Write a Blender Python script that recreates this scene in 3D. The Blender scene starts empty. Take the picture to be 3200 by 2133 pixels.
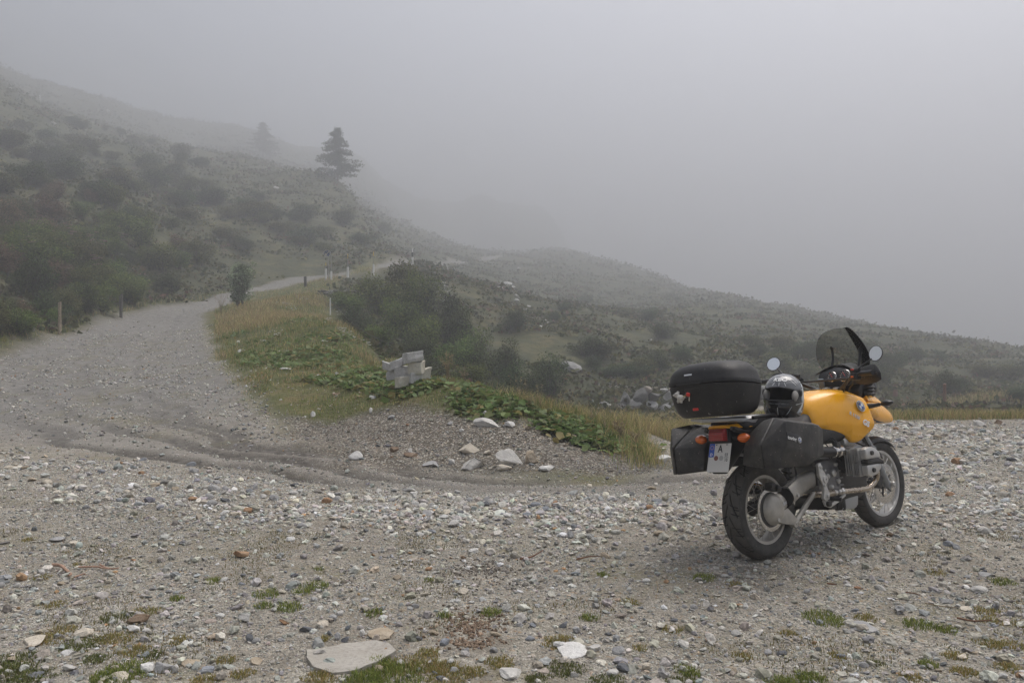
import bpy, bmesh, math, random
import numpy as np
from mathutils import Vector, Matrix, Euler

# ------------------------------------------------------------------ camera, sky, sun, exposure
scene = bpy.context.scene
COL = scene.collection
HC, HY, FPX = 1.45, 1050.0, 2583.0          # eye height, horizon row, focal length in photo pixels
cam_d = bpy.data.cameras.new("camera")
cam_d.sensor_width = 22.3
cam_d.lens = 22.3 * FPX / 3200.0
cam_d.shift_y = (HY - 1066.5) / 3200.0
cam_d.clip_start = 0.05
cam_d.clip_end = 3000
cam = bpy.data.objects.new("camera", cam_d)
cam.location = (0, 0, HC)
cam.rotation_euler = (math.radians(90), 0, 0)
COL.objects.link(cam)
scene.camera = cam

SUN_EL, SUN_AZ = math.radians(66), math.radians(46)   # high, bright side of the cloud is to the right, beyond the bike
world = bpy.data.worlds.new("World")
scene.world = world
world.use_nodes = True
wn = world.node_tree
wn.nodes.clear()
w_out = wn.nodes.new("ShaderNodeOutputWorld")
w_bg = wn.nodes.new("ShaderNodeBackground")
w_sky = wn.nodes.new("ShaderNodeTexSky")
w_sky.sky_type = 'NISHITA'
w_sky.sun_disc = False
w_sky.sun_elevation = SUN_EL
w_sky.sun_rotation = SUN_AZ
w_sky.dust_density = 6.0
w_sky.air_density = 1.0
w_sky.ozone_density = 1.0
w_hs = wn.nodes.new("ShaderNodeHueSaturation")
w_hs.inputs['Saturation'].default_value = 0.62
wn.links.new(w_sky.outputs[0], w_hs.inputs['Color'])
wn.links.new(w_hs.outputs[0], w_bg.inputs[0])
w_bg.inputs[1].default_value = 0.13
wn.links.new(w_bg.outputs[0], w_out.inputs[0])

sun_d = bpy.data.lights.new("sun", 'SUN')
sun_d.energy = 1.5
sun_d.angle = math.radians(40)
sun_d.color = (1.0, 0.975, 0.94)
sun = bpy.data.objects.new("sun", sun_d)
sun.rotation_euler = (math.radians(90) - SUN_EL, 0, -SUN_AZ + math.pi)
COL.objects.link(sun)

scene.view_settings.view_transform = 'Standard'
scene.view_settings.look = 'None'
scene.view_settings.gamma = 1.0
scene.view_settings.use_curve_mapping = False
scene.view_settings.exposure = 0.55
scene.render.engine = 'CYCLES'
cy = scene.cycles
cy.use_denoising = True
cy.denoiser = 'OPENIMAGEDENOISE'
cy.max_bounces = 8
cy.diffuse_bounces = 3
cy.glossy_bounces = 3
cy.transmission_bounces = 4
cy.volume_bounces = 4
cy.transparent_max_bounces = 12
cy.caustics_reflective = False
cy.caustics_refractive = False
cy.sample_clamp_indirect = 6.0

rng = np.random.default_rng(11)
random.seed(5)

# ------------------------------------------------------------------ helpers: names, tags, meshes
def tag(o, label=None, cat=None, group=None, kind=None):
    if label: o['label'] = label
    if cat: o['category'] = cat
    if group: o['group'] = group
    if kind: o['kind'] = kind
    return o

def link(name, me, parent=None, mat=None, loc=None):
    o = bpy.data.objects.new(name, me)
    COL.objects.link(o)
    if parent is not None: o.parent = parent
    if mat is not None:
        me.materials.append(mat)
    if loc is not None: o.location = loc
    return o

def empty(name, loc=(0, 0, 0), rot=(0, 0, 0)):
    o = bpy.data.objects.new(name, None)
    o.empty_display_size = 0.2
    o.location = loc
    o.rotation_euler = rot
    COL.objects.link(o)
    return o

def copy_tree(o, parent=None):
    c = o.copy()
    COL.objects.link(c)
    if parent is not None: c.parent = parent
    for ch in list(o.children):
        copy_tree(ch, c)
    return c

def np_mesh(name, V, F, smooth=False, col=None):
    """V (n,3), F (m,k) numpy -> mesh; col (m,3) per-face tint stored as attribute 'tint'"""
    V = np.asarray(V, np.float32); F = np.asarray(F, np.int32)
    me = bpy.data.meshes.new(name)
    m, k = F.shape
    me.vertices.add(len(V)); me.vertices.foreach_set('co', V.ravel())
    me.loops.add(m * k); me.loops.foreach_set('vertex_index', F.ravel())
    me.polygons.add(m)
    me.polygons.foreach_set('loop_start', np.arange(0, m * k, k, dtype=np.int32))
    me.polygons.foreach_set('use_smooth', np.full(m, smooth, dtype=bool))
    if col is not None:
        a = me.color_attributes.new('tint', 'FLOAT_COLOR', 'CORNER')
        c = np.ones((m, k, 4), np.float32); c[:, :, :3] = np.asarray(col, np.float32)[:, None, :]
        a.data.foreach_set('color', c.ravel())
    me.update(calc_edges=True)
    return me

# ------------------------------------------------------------------ numpy noise
_perm = np.random.default_rng(3).random((256, 256)).astype(np.float64)
def vnoise(x, y):
    xi = np.floor(x).astype(np.int64); yi = np.floor(y).astype(np.int64)
    u = x - xi; v = y - yi
    u = u * u * (3 - 2 * u); v = v * v * (3 - 2 * v)
    a = _perm[xi & 255, yi & 255]; b = _perm[(xi + 1) & 255, yi & 255]
    c = _perm[xi & 255, (yi + 1) & 255]; d = _perm[(xi + 1) & 255, (yi + 1) & 255]
    return (a * (1 - u) + b * u) * (1 - v) + (c * (1 - u) + d * u) * v
def fbm(x, y, s, o=4):
    t = 0; amp = 1; tot = 0
    for i in range(o):
        t = t + amp * (vnoise(x / s + 17.3 * i, y / s - 9.1 * i) - .5); tot += amp
        amp *= .5; s *= .5
    return t / tot * 2
def smooth(a, b, x):
    t = np.clip((x - a) / (b - a), 0, 1)
    return t * t * (3 - 2 * t)

# ------------------------------------------------------------------ node helpers
def new_mat(name):
    m = bpy.data.materials.new(name)
    m.use_nodes = True
    nt = m.node_tree
    b = nt.nodes['Principled BSDF']
    return m, nt, b
def N(nt, t, **kw):
    n = nt.nodes.new(t)
    for k, v in kw.items():
        if k.startswith('i_'):
            n.inputs[k[2:].replace('_', ' ')].default_value = v
        else:
            setattr(n, k, v)
    return n
def ramp(nt, src, stops):
    r = N(nt, 'ShaderNodeValToRGB')
    e = r.color_ramp.elements
    while len(e) < len(stops): e.new(0.5)
    for i, (p, c) in enumerate(stops):
        e[i].position = p
        e[i].color = (*c, 1) if isinstance(c, tuple) else (c, c, c, 1)
    nt.links.new(src, r.inputs[0])
    return r
def mixc(nt, fac, a, b, mode='MIX'):
    m = N(nt, 'ShaderNodeMix', data_type='RGBA', blend_type=mode)
    for sock, v in ((m.inputs[0], fac), (m.inputs[6], a), (m.inputs[7], b)):
        if hasattr(v, 'is_output'): nt.links.new(v, sock)
        elif isinstance(v, tuple): sock.default_value = (*v, 1)
        else: sock.default_value = v
    return m.outputs[2]
def math_n(nt, op, a, b=None, clamp=False):
    m = N(nt, 'ShaderNodeMath', operation=op, use_clamp=clamp)
    for i, v in enumerate((a, b)):
        if v is None: continue
        if hasattr(v, 'is_output'): nt.links.new(v, m.inputs[i])
        else: m.inputs[i].default_value = v
    return m.outputs[0]

_ORD = 'first second third fourth fifth sixth seventh eighth ninth tenth eleventh twelfth thirteenth fourteenth fifteenth sixteenth seventeenth eighteenth nineteenth twentieth twenty-first twenty-second twenty-third twenty-fourth twenty-fifth'.split()
def tell_apart(objs):
    """things that would share a label are told apart by their order across the picture"""
    by = {}
    for o in objs: by.setdefault(o['label'], []).append(o)
    for lab, os_ in by.items():
        if len(os_) < 2: continue
        os_.sort(key=lambda o: o.location.x / o.location.y)
        for i, o in enumerate(os_):
            
            head, sep, tail = lab.partition(' in ') if ' cobble in ' in lab else (lab, '', '')
            o['label'] = f'{_ORD[min(i, 24)]} {head} from the left in {tail}' if sep else f'{_ORD[min(i, 24)]} from the left, {lab}'
# ------------------------------------------------------------------ terrain
def far(d):
    return d if d <= 70 else (70 + (d - 70) * 11.0 if d <= 100 else 400 + (d - 100) * .8)
def P(px, py, d):
    """photo pixel + distance (metres along the view axis) -> point of the place; the hills beyond the hairpin stretch away"""
    d = far(d)
    return np.array([(px - 1600.0) / FPX * d, d, HC - (py - HY) / FPX * d])
def PT(px, py, d):
    d = d if d < 100 else 100 + (d - 100) * 1.3
    return np.array([(px - 1600.0) / FPX * d, d, HC - (py - HY) / FPX * d])
def flat(px, py):
    """point of the level yard seen at that pixel"""
    d = HC * FPX / (py - HY)
    return np.array([(px - 1600.0) / FPX * d, d])

_cp = []
for d in (-40, -15, -5, 0, 2.5, 4, 5.5, 7):
    for x in (-60, -25, -10, -5, -2, 1, 4, 7, 12, 30, 60):
        if d < 0 or abs(x) < 14: _cp.append((x, d, 0.0))
for x in (2.0, 4, 6, 8, 10): 
    for d in (8.5, 10, 11.5, 13): _cp.append((x, d, 0.03 if x > 5 else 0.0))
for px, py, d in [
    # road and left verge
    (0, 1450, 9.2), (300, 1440, 9.4), (700, 1440, 9.4), (1100, 1450, 9.2), (0, 1330, 12.6), (300, 1330, 12.6), (600, 1330, 12.4),
    (0, 1250, 15.6), (300, 1250, 15.6), (600, 1250, 14.8), (0, 1180, 19), (250, 1150, 20), (500, 1120, 22.5), (430, 1050, 29), (600, 1060, 28),
    (0, 1118, 23), (187, 1048, 29), (377, 993, 39), (560, 952, 48), (660, 938, 52), (600, 985, 40), (690, 960, 46), (790, 910, 58), (800, 893, 63), (900, 880, 64),
    (1010, 866, 65.5), (1100, 857, 66.5), (1170, 842, 68.5), (1290, 826, 72.5), (1000, 858, 68), (1140, 838, 70),
    # mound between road and gully
    (660, 1005, 37), (700, 1120, 22), (800, 1250, 14.2), (900, 1150, 18), (900, 1050, 25), (800, 980, 36), (900, 930, 44), (950, 900, 58), (1000, 1000, 30), (1000, 1100, 20.5), (950, 1330, 12.2),
    (1150, 1150, 16.5), (1150, 1250, 13), (1150, 1350, 11.2), (1400, 1250, 11.9), (1400, 1180, 13.2), (1400, 1350, 10.6), (1400, 1440, 9.6), (1250, 1120, 16.8), (1100, 1030, 26), (1000, 925, 46),
    (1650, 1350, 10.5), (1650, 1265, 11.6), (1650, 1448, 9.4), (1850, 1400, 10.3), (1850, 1325, 11.4), (1960, 1385, 10.6), (2070, 1465, 9.0),
    # past the mound
    (1650, 1330, 15), (1400, 1290, 17), (1250, 1230, 20), (1150, 1120, 27), (1850, 1375, 14), (1040, 1010, 36), (1010, 960, 47),
    (2000, 1372, 14), (2100, 1385, 12.5), (2000, 1345, 18), (2150, 1345, 17), (2200, 1365, 14),
    # edge of the yard, right
    (2300, 1310, 14.6), (2600, 1304, 14.9), (2900, 1300, 15.1), (3200, 1302, 15.1), (3500, 1302, 15), (2300, 1345, 21), (2600, 1345, 22), (2900, 1345, 22), (3300, 1345, 22), (2900, 1310, 29), (3300, 1305, 29),
    # lower road and what rises beyond it
    (2000, 1314, 33), (2120, 1310, 34), (2400, 1300, 35), (2800, 1290, 36), (3200, 1287, 37), (3600, 1287, 38), (1900, 1315, 31), (1800, 1310, 28.5), (2000, 1305, 36.5), (2120, 1302, 37.5), (2800, 1278, 40.5), (3200, 1276, 41),
    (1900, 1225, 39), (2100, 1225, 40), (2300, 1225, 41), (1700, 1240, 36), (1550, 1200, 35), (1400, 1140, 35), (1300, 1080, 38), (1200, 1000, 42), (1150, 940, 50),
    (1300, 900, 58), (1500, 900, 66), (1500, 1000, 54), (1500, 1100, 43), (1700, 1000, 60), (1700, 1100, 48), (1700, 900, 77), (1400, 818, 77.5), (1600, 797, 88), (1760, 800, 99),
    (1900, 1150, 46), (1900, 1050, 55), (1900, 950, 76), (1900, 862, 97), (2050, 905, 95), (2200, 960, 91), (2200, 1080, 57), (2500, 1015, 91), (2500, 1120, 56), (2800, 1068, 87), (2800, 1170, 52), (3200, 1135, 83), (3200, 1210, 51), (3600, 1200, 80),
    # behind the ridge it drops
    (1760, 900, 150), (1900, 980, 140), (2200, 1080, 135), (2500, 1120, 130), (2800, 1150, 130), (3200, 1200, 130), (3600, 1240, 130), (2000, 1200, 250), (3000, 1350, 250), (4500, 1300, 200), (4500, 1250, 60), (4500, 1350, 25)]:
    _cp.append(tuple(P(px, py, d)))
for px, py, d in [   # left hill, true distances
    (-100, 1050, 24), (0, 1000, 27.5), (200, 960, 36), (100, 900, 37), (400, 900, 47), (0, 800, 45), (250, 800, 50), (-200, 900, 32), (600, 880, 56), (500, 800, 60),
    (0, 600, 62), (300, 600, 72), (600, 700, 80), (0, 420, 112), (300, 420, 140), (0, 250, 235), (200, 250, 285), (450, 350, 300), (600, 580, 108), (600, 450, 265), (830, 500, 178), (1060, 570, 135), (1060, 650, 113), (1000, 750, 92),
    (900, 700, 98), (800, 600, 115), (800, 700, 92), (800, 800, 76), (1200, 650, 320), (1180, 750, 130), (1300, 780, 155), (0, 100, 320), (250, 130, 380), (450, 250, 380), (600, 300, 430), (300, 0, 450), (0, -100, 430), (1300, 700, 380), (1500, 775, 440),
    (900, 420, 400), (1100, 400, 430), (1450, 730, 450), (1200, 560, 430), (1500, 600, 480), (1700, 650, 500), (800, 200, 450), (-400, -300, 300), (-300, -100, 300), (-300, 300, 100), (-300, 700, 50)]:
    _cp.append(tuple(PT(px, py, d)))
for a in range(0, 360, 24):      # far anchors outside the picture
    X, Y = 420 * math.cos(math.radians(a)), 420 * math.sin(math.radians(a))
    if Y < 150: _cp.append((X, Y, 60.0 if (X < -250 and Y > -50) else (-25.0 if X > 200 and Y > -50 else 0.0)))
_cp = np.array(_cp)
def _warp(x, y):
    r = np.sqrt(x * x + y * y) + 1e-9
    s = np.log1p(r / 8.0) * 8.0 / r          # far points crowd together so the surface stays gentle out there
    return x * s, y * s
_wx, _wy = _warp(_cp[:, 0], _cp[:, 1])
def _phi(r): return np.sqrt(r * r + 0.04)
_A = _phi(np.hypot(_wx[:, None] - _wx[None], _wy[:, None] - _wy[None]))
_n = len(_cp)
_S = np.zeros((_n + 1, _n + 1)); _S[:_n, :_n] = _A + np.eye(_n) * -0.02; _S[:_n, _n] = 1; _S[_n, :_n] = 1
_w = np.linalg.solve(_S, np.append(_cp[:, 2], 0))
def base_z(x, y):
    x = np.asarray(x, float); y = np.asarray(y, float)
    sh = x.shape; x = x.ravel(); y = y.ravel()
    wx, wy = _warp(x, y)
    out = np.empty_like(wx)
    for i in range(0, len(wx), 20000):
        s = slice(i, i + 20000)
        out[s] = _phi(np.hypot(wx[s, None] - _wx[None], wy[s, None] - _wy[None])) @ _w[:-1] + _w[-1]
    return out.reshape(sh)

# lines on the ground, in place coordinates
def polyl(pts): return np.array([(p[0], p[1]) for p in pts], float)
def dist_line(x, y, L):
    best = np.full(np.shape(x), 1e9)
    for (ax, ay), (bx, by) in zip(L[:-1], L[1:]):
        dx, dy = bx - ax, by - ay
        t = np.clip(((x - ax) * dx + (y - ay) * dy) / (dx * dx + dy * dy + 1e-12), 0, 1)
        best = np.minimum(best, np.hypot(x - ax - t * dx, y - ay - t * dy))
    return best
def in_poly(x, y, poly):
    c = np.zeros(np.shape(x), bool)
    n = len(poly)
    for i in range(n):
        x1, y1 = poly[i]; x2, y2 = poly[(i + 1) % n]
        if y1 == y2: continue
        k = ((y1 > y) != (y2 > y)) & (x < (x2 - x1) * (y - y1) / (y2 - y1) + x1)
        c ^= k
    return c
def soft_poly(x, y, poly, w):
    """1 inside, 0 outside, w metres of blend"""
    pl = np.array(list(poly) + [poly[0]])
    d = dist_line(x, y, pl)
    s = np.where(in_poly(x, y, poly), d, -d)
    return smooth(-w, w, s)

# the upper gravel road: left and right edges as they run up the hill, then the hairpin and the traverse beyond
_rl = [P(-500, 1230, 15.5), P(0, 1118, 23), P(187, 1048, 29), P(377, 993, 39), P(560, 952, 48), P(680, 925, 55), P(800, 893, 63), P(900, 878, 67), P(1005, 860, 68), P(1140, 838, 70), P(1290, 822, 73.5), P(1400, 814, 78), P(1600, 792, 89), P(1700, 790, 98)]
_rr = [P(1700, 797, 96), P(1600, 800, 87), P(1400, 822, 76.5), P(1290, 829, 71.8), P(1170, 846, 67.5), P(1030, 868, 65.5), P(940, 885, 62), P(800, 912, 57), P(690, 960, 46), P(640, 1000, 38.5), P(665, 1080, 26), P(720, 1180, 18), P(900, 1330, 12.3), P(1100, 1400, 10.5), P(1440, 1452, 9.3), P(1900, 1490, 8.6), P(2300, 1520, 8)]
ROAD = polyl(_rl) .tolist() + polyl(_rr).tolist() + [tuple(flat(2300, 1560)), tuple(flat(1700, 1555)), tuple(flat(1100, 1500)), tuple(flat(600, 1450)), tuple(flat(200, 1390)), tuple(flat(-500, 1330))]
MOUND = polyl(list(reversed(_rr[4:16]))[::-1]).tolist() + [tuple(P(2090, 1470, 8.9)[:2]), tuple(P(2020, 1400, 11)[:2]), tuple(P(1850, 1330, 12.2)[:2]), tuple(P(1650, 1265, 12.6)[:2]), tuple(P(1400, 1180, 14.5)[:2]), tuple(P(1250, 1110, 19)[:2]), tuple(P(1100, 1020, 30)[:2]), tuple(P(1000, 925, 52)[:2]), tuple(P(1180, 848, 72)[:2])]
YARD = [(-60, -60), (60, -60), (60, 13.5), tuple(P(3200, 1318, 14.1)[:2]), tuple(P(2900, 1322, 13.9)[:2]), tuple(P(2600, 1326, 13.6)[:2]), tuple(P(2250, 1350, 12.9)[:2]), tuple(P(2130, 1372, 12.6)[:2]), tuple(P(2000, 1382, 12.6)[:2]), tuple(P(1990, 1420, 11.0)[:2])] + [tuple(P(2090, 1470, 8.9)[:2])] + [tuple(p[:2]) for p in reversed(_rr[9:16])] + [tuple(P(0, 1118, 23)[:2]), (-22, 18), (-60, 16)]
LOWER = polyl([P(1700, 1318, 26), P(1900, 1322, 29.5), P(2000, 1318, 32), P(2120, 1313, 33), P(2400, 1304, 34), P(2800, 1293, 35), P(3200, 1290, 36), P(4200, 1290, 38), P(4200, 1277, 41), P(3200, 1278, 40.5), P(2800, 1280, 39.5), P(2400, 1290, 38.5), P(2120, 1303, 36.5), P(2000, 1307, 35), P(1850, 1305, 31), P(1700, 1305, 27)]).tolist()
# wheel tracks (dark churned earth) that swing from the road round in front of the mound
TRACKS = [polyl([P(480, 1010, 36), P(380, 1060, 28), P(260, 1130, 21), (P(215, 1165, 19.5)), P(260, 1225, 16.5), flat(480, 1330), flat(760, 1400), flat(1100, 1442), flat(1500, 1478), flat(2000, 1498), flat(2500, 1510)]),
          polyl([P(150, 1110, 23), P(80, 1160, 19), P(60, 1210, 17), P(180, 1290, 14), flat(420, 1370), flat(760, 1432), flat(1150, 1478), flat(1600, 1512), flat(2100, 1535)])]
DIRT = polyl([flat(-400, 1330), flat(0, 1345), flat(300, 1385), flat(700, 1425), flat(1100, 1462), flat(1500, 1492), flat(2000, 1512), flat(2400, 1520)])
COARSE = [polyl([flat(-500, 1470), flat(0, 1480), flat(350, 1520), flat(700, 1565), flat(1100, 1590), flat(1500, 1590), flat(2000, 1600), flat(2300, 1600)]),
          polyl([flat(2700, 1350), flat(2950, 1370), flat(3300, 1420)]),
          polyl([flat(2750, 1560), flat(2950, 1500), flat(3300, 1470)])]

TRACKS.append(polyl([P(560, 985, 42), P(470, 1060, 27), P(400, 1150, 20), P(420, 1230, 16), flat(620, 1345), flat(900, 1405)]))
TRACKS.append(polyl([P(20, 1130, 21.5), P(-40, 1200, 17), P(0, 1290, 14), flat(260, 1400), flat(640, 1462), flat(1100, 1505)]))
def masks(x, y):
    m = {}
    wob = fbm(x, y, 1.7, 3)
    wx, wy = x + fbm(x, y, 1.1, 3) * .35, y + fbm(x + 40, y - 11, 1.1, 3) * .35
    r = np.hypot(x, y)
    m['road'] = soft_poly(wx, wy, ROAD, .5)
    m['yard'] = soft_poly(wx, wy, YARD, .25)
    m['mound'] = soft_poly(wx, wy, MOUND, .4)
    m['lower'] = soft_poly(x, y, LOWER, .4)
    trk = np.minimum.reduce([dist_line(wx, wy, t) for t in TRACKS])
    m['track'] = (1 - smooth(.05, .24, trk + wob * .16)) * smooth(7.5, 9.0, r)
    dd = dist_line(wx, wy, DIRT)
    m['dirt'] = 1 - smooth(.35, 1.0, dd + wob * .35)
    c0 = dist_line(wx, wy, COARSE[0]); c1 = np.minimum(dist_line(wx, wy, COARSE[1]), dist_line(wx, wy, COARSE[2]))
    m['coarse'] = np.maximum((1 - smooth(.35, 1.15, c0 + wob * .4)) * (1 - .75 * smooth(1.2, 2.6, x)), 1 - smooth(.7, 1.9, c1 + wob * .5))
    # earthy face of the mound (no plants): below the leafy crest, towards the road
    soil = soft_poly(wx, wy, [flat(1000, 1462), flat(1300, 1452), flat(1650, 1462), flat(2090, 1475), P(2000, 1420, 10.4)[:2], P(1850, 1375, 10.6)[:2], P(1700, 1330, 10.8)[:2], P(1560, 1290, 11.2)[:2], P(1440, 1275, 11.4)[:2], P(1300, 1280, 11.9)[:2], P(1100, 1285, 12.3)[:2], P(900, 1310, 12.8)[:2]], .3)
    m['soil'] = soil
    gr = np.clip(m['mound'] * 1.0 - soil, 0, 1)
    m['grass'] = gr
    return m

def height(x, y, micro=True):
    z = base_z(x, y)
    r = np.hypot(x, y)
    m = masks(x, y)
    hill = np.clip(1 - m['yard'] - m['mound'] - m['road'] - m['lower'], 0, 1) * smooth(16, 45, r)
    z = z + hill * (fbm(x, y, 9, 4) * (.5 + .006 * r) + fbm(x, y, 28, 3) * 1.0 * smooth(40, 90, r) + .25 * np.abs(fbm(x, y, 3.0, 3)))
    z = z + m['mound'] * fbm(x, y, 1.6, 4) * .10
    flatm = np.clip(m['yard'] + m['road'], 0, 1)
    z = z + flatm * (fbm(x, y, 2.2, 3) * .030 + fbm(x, y, .45, 3) * .010)
    z = z - m['track'] * .045 + m['coarse'] * .02
    z = np.where(z > 90, 90 + 40 * (1 - np.exp(-(z - 90).clip(0) / 40)), z)      # the tops lie back inside the cloud
    # keep the ground level right under the motorcycle wheels
    for bx, by in ((1.62, 5.43), (2.81, 6.36)):
        k = np.exp(-((x - bx) ** 2 + (y - by) ** 2) / .20)
        z = z * (1 - k)
    return z
# ------------------------------------------------------------------ the ground sheet (one surface, cut where its kinds meet)
def build_ground():
    # fine towards the view, coarse behind the camera
    ang = np.concatenate([np.radians(np.linspace(-180, -42, 24, endpoint=False)), np.radians(np.linspace(-42, 42, 520)), np.radians(np.linspace(42, 180, 24, endpoint=False)[1:])])
    rad = np.concatenate([[0.4, 1.2, 2.0], np.geomspace(2.6, 16, 250), np.geomspace(16.08, 60, 170)[0:], np.geomspace(61, 790, 125)])
    A, R = np.meshgrid(ang, rad)
    X, Y = np.sin(A) * R, np.cos(A) * R
    Z = height(X, Y)
    na, nr = len(ang), len(rad)
    V = np.stack([X, Y, Z], -1).reshape(-1, 3)
    idx = np.arange(na * nr).reshape(nr, na)
    nxt = np.roll(idx, -1, axis=1)
    F = np.stack([idx[:-1], nxt[:-1], nxt[1:], idx[1:]], -1)[:, :, ::-1].reshape(-1, 4)
    ctr = len(V)
    V = np.vstack([V, [[0, 0, 0]]])
    mk = masks(V[:, 0], V[:, 1])
    r = np.hypot(V[:, 0], V[:, 1])
    cen = V[F].mean(1)
    fm = masks(cen[:, 0], cen[:, 1])
    lab = np.full(len(F), 3)                         # hillside
    lab[fm['mound'] > .5] = 2
    lab[fm['yard'] > .5] = 0
    lab[(fm['road'] > .5) & (np.hypot(cen[:, 0], cen[:, 1]) > 13)] = 1
    lab[fm['lower'] > .5] = 4
    names = ['gravel_ground', 'gravel_road', 'grassy_bank', 'hillside', 'lower_road']
    labels = ['wide stony gravel turnout in front of the bank', 'grey gravel road climbing round the hillside', 'grassy bank between the road and the gully',
              'foggy alpine hillside with heath and scattered rocks', 'narrow gravel road below the boulder wall']
    objs = {}
    for i, nm in enumerate(names):
        f = F[lab == i]
        if i == 0:
            inner = idx[0]
            tri = np.stack([np.full(na, ctr), np.roll(inner, -1), inner], -1)
        used = np.unique(f) if i else np.unique(np.append(f, ctr))
        remap = np.full(len(V), -1); remap[used] = np.arange(len(used))
        me = np_mesh(nm, V[used], remap[f], smooth=True)
        for key in ('road', 'yard', 'mound', 'lower', 'track', 'dirt', 'coarse', 'soil', 'grass'):
            at = me.attributes.new(key, 'FLOAT', 'POINT')
            at.data.foreach_set('value', mk[key][used].astype(np.float32))
        o = link(nm, me, mat=M_GROUND)
        tag(o, labels[i], None, None, 'structure')
        objs[nm] = o
    return objs

def ground_material():
    m, nt, b = new_mat('stony ground')
    L = nt.links
    geo = N(nt, 'ShaderNodeNewGeometry')
    pos = geo.outputs['Position']
    at = {k: N(nt, 'ShaderNodeAttribute', attribute_name=k).outputs['Fac'] for k in ('road', 'yard', 'mound', 'lower', 'track', 'dirt', 'coarse', 'soil', 'grass')}
    def noise(scale, detail=4, rough=.55):
        n = N(nt, 'ShaderNodeTexNoise'); L.new(pos, n.inputs['Vector'])
        n.inputs['Scale'].default_value = scale; n.inputs['Detail'].default_value = detail; n.inputs['Roughness'].default_value = rough
        return n.outputs['Fac']
    def vor(scale, feat='F1', rnd=1.0):
        v = N(nt, 'ShaderNodeTexVoronoi', feature=feat); L.new(pos, v.inputs['Vector'])
        v.inputs['Scale'].default_value = scale; v.inputs['Randomness'].default_value = rnd
        return v
    big, mid, fine = noise(.8, 5), noise(5, 5), noise(60, 3)
    # gravel: two sizes of grit with their own tints on grey-brown earth
    g1, g2 = vor(55), vor(130)
    sep1 = N(nt, 'ShaderNodeSeparateColor'); L.new(g1.outputs['Color'], sep1.inputs[0])
    sep2 = N(nt, 'ShaderNodeSeparateColor'); L.new(g2.outputs['Color'], sep2.inputs[0])
    grit1 = ramp(nt, sep1.outputs[0], [(0, (0.138, 0.136, 0.124)), (.35, (0.276, 0.258, 0.222)), (.6, (0.400, 0.374, 0.317)), (.85, (0.524, 0.496, 0.431)), (1, (0.345, 0.237, 0.140))]).outputs[0]
    grit2 = ramp(nt, sep2.outputs[1], [(0, (0.166, 0.157, 0.133)), (.5, (0.324, 0.299, 0.254)), (.9, (0.483, 0.455, 0.394)), (1, (0.607, 0.584, 0.521))]).outputs[0]
    gritmix = mixc(nt, ramp(nt, sep1.outputs[2], [(.45, 0.0), (.5, 1.0)]).outputs[0], grit2, grit1)
    earth = mixc(nt, mid, (0.159, 0.139, 0.108), (0.276, 0.244, 0.190))
    k = math_n(nt, 'MULTIPLY', ramp(nt, mid, [(.36, 0.35), (.62, 1.0)]).outputs[0], ramp(nt, big, [(.34, .45), (.6, 1.0)]).outputs[0])
    grav = mixc(nt, k, earth, gritmix)
    # bare rolled dirt on the wheel line, dark churned tracks
    dirtc = mixc(nt, noise(14, 6), (.190, .178, .158), (.315, .298, .268))
    grav = mixc(nt, math_n(nt, 'MULTIPLY', at['dirt'], .55), grav, dirtc)
    grav = mixc(nt, math_n(nt, 'MULTIPLY', at['track'], ramp(nt, noise(9, 5), [(.3, .45), (.6, 1.0)]).outputs[0]), grav, (.070, .062, .053))
    roadc = mixc(nt, ramp(nt, mid, [(.35, 0.0), (.65, 1.0)]).outputs[0], (.125, .122, .115), (.225, .22, .208))
    roadc = mixc(nt, .22, roadc, gritmix)
    cd = N(nt, 'ShaderNodeVectorMath', operation='LENGTH'); L.new(pos, cd.inputs[0])
    farfac = math_n(nt, 'MULTIPLY', at['road'], ramp(nt, math_n(nt, 'DIVIDE', cd.outputs['Value'], 40.0), [(.26, 0.0), (.42, 1.0)]).outputs[0])
    grav = mixc(nt, farfac, grav, roadc)
    # earthy face
    soilc = mixc(nt, noise(7, 6), (0.076, 0.064, 0.049), (0.162, 0.142, 0.112))
    soilc = mixc(nt, ramp(nt, sep1.outputs[1], [(.70, 0.0), (.74, 1.0)]).outputs[0], soilc, grit1)
    # heath and grass: olive, straw, brown
    hz = noise(.33, 6, .62); hz2 = noise(1.6, 6, .65)
    heath = ramp(nt, hz, [(.28, (0.039, 0.043, 0.024)), (.42, (0.062, 0.068, 0.032)), (.52, (0.098, 0.099, 0.043)), (.62, (0.150, 0.135, 0.060)), (.74, (0.163, 0.125, 0.069))]).outputs[0]
    heath = mixc(nt, ramp(nt, hz2, [(.35, 0.0), (.6, .75)]).outputs[0], heath, (0.052, 0.059, 0.031))
    heath = mixc(nt, ramp(nt, noise(3.3, 5, .7), [(.66, 0.0), (.72, .5)]).outputs[0], heath, (0.247, 0.236, 0.203))
    bank = ramp(nt, noise(1.4, 6, .6), [(.3, (0.072, 0.080, 0.029)), (.5, (0.111, 0.115, 0.040)), (.62, (0.176, 0.148, 0.063)), (.75, (0.156, 0.122, 0.072))]).outputs[0]
    hm = N(nt, 'ShaderNodeMath', operation='ADD', use_clamp=True)
    gy = math_n(nt, 'MAXIMUM', at['yard'], math_n(nt, 'MAXIMUM', at['road'], at['lower']))
    col = mixc(nt, gy, heath, grav)
    col = mixc(nt, math_n(nt, 'MULTIPLY', at['grass'], ramp(nt, noise(2.6, 5), [(.3, .6), (.5, 1.0)]).outputs[0]), col, bank)
    col = mixc(nt, at['soil'], col, soilc)
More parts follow.
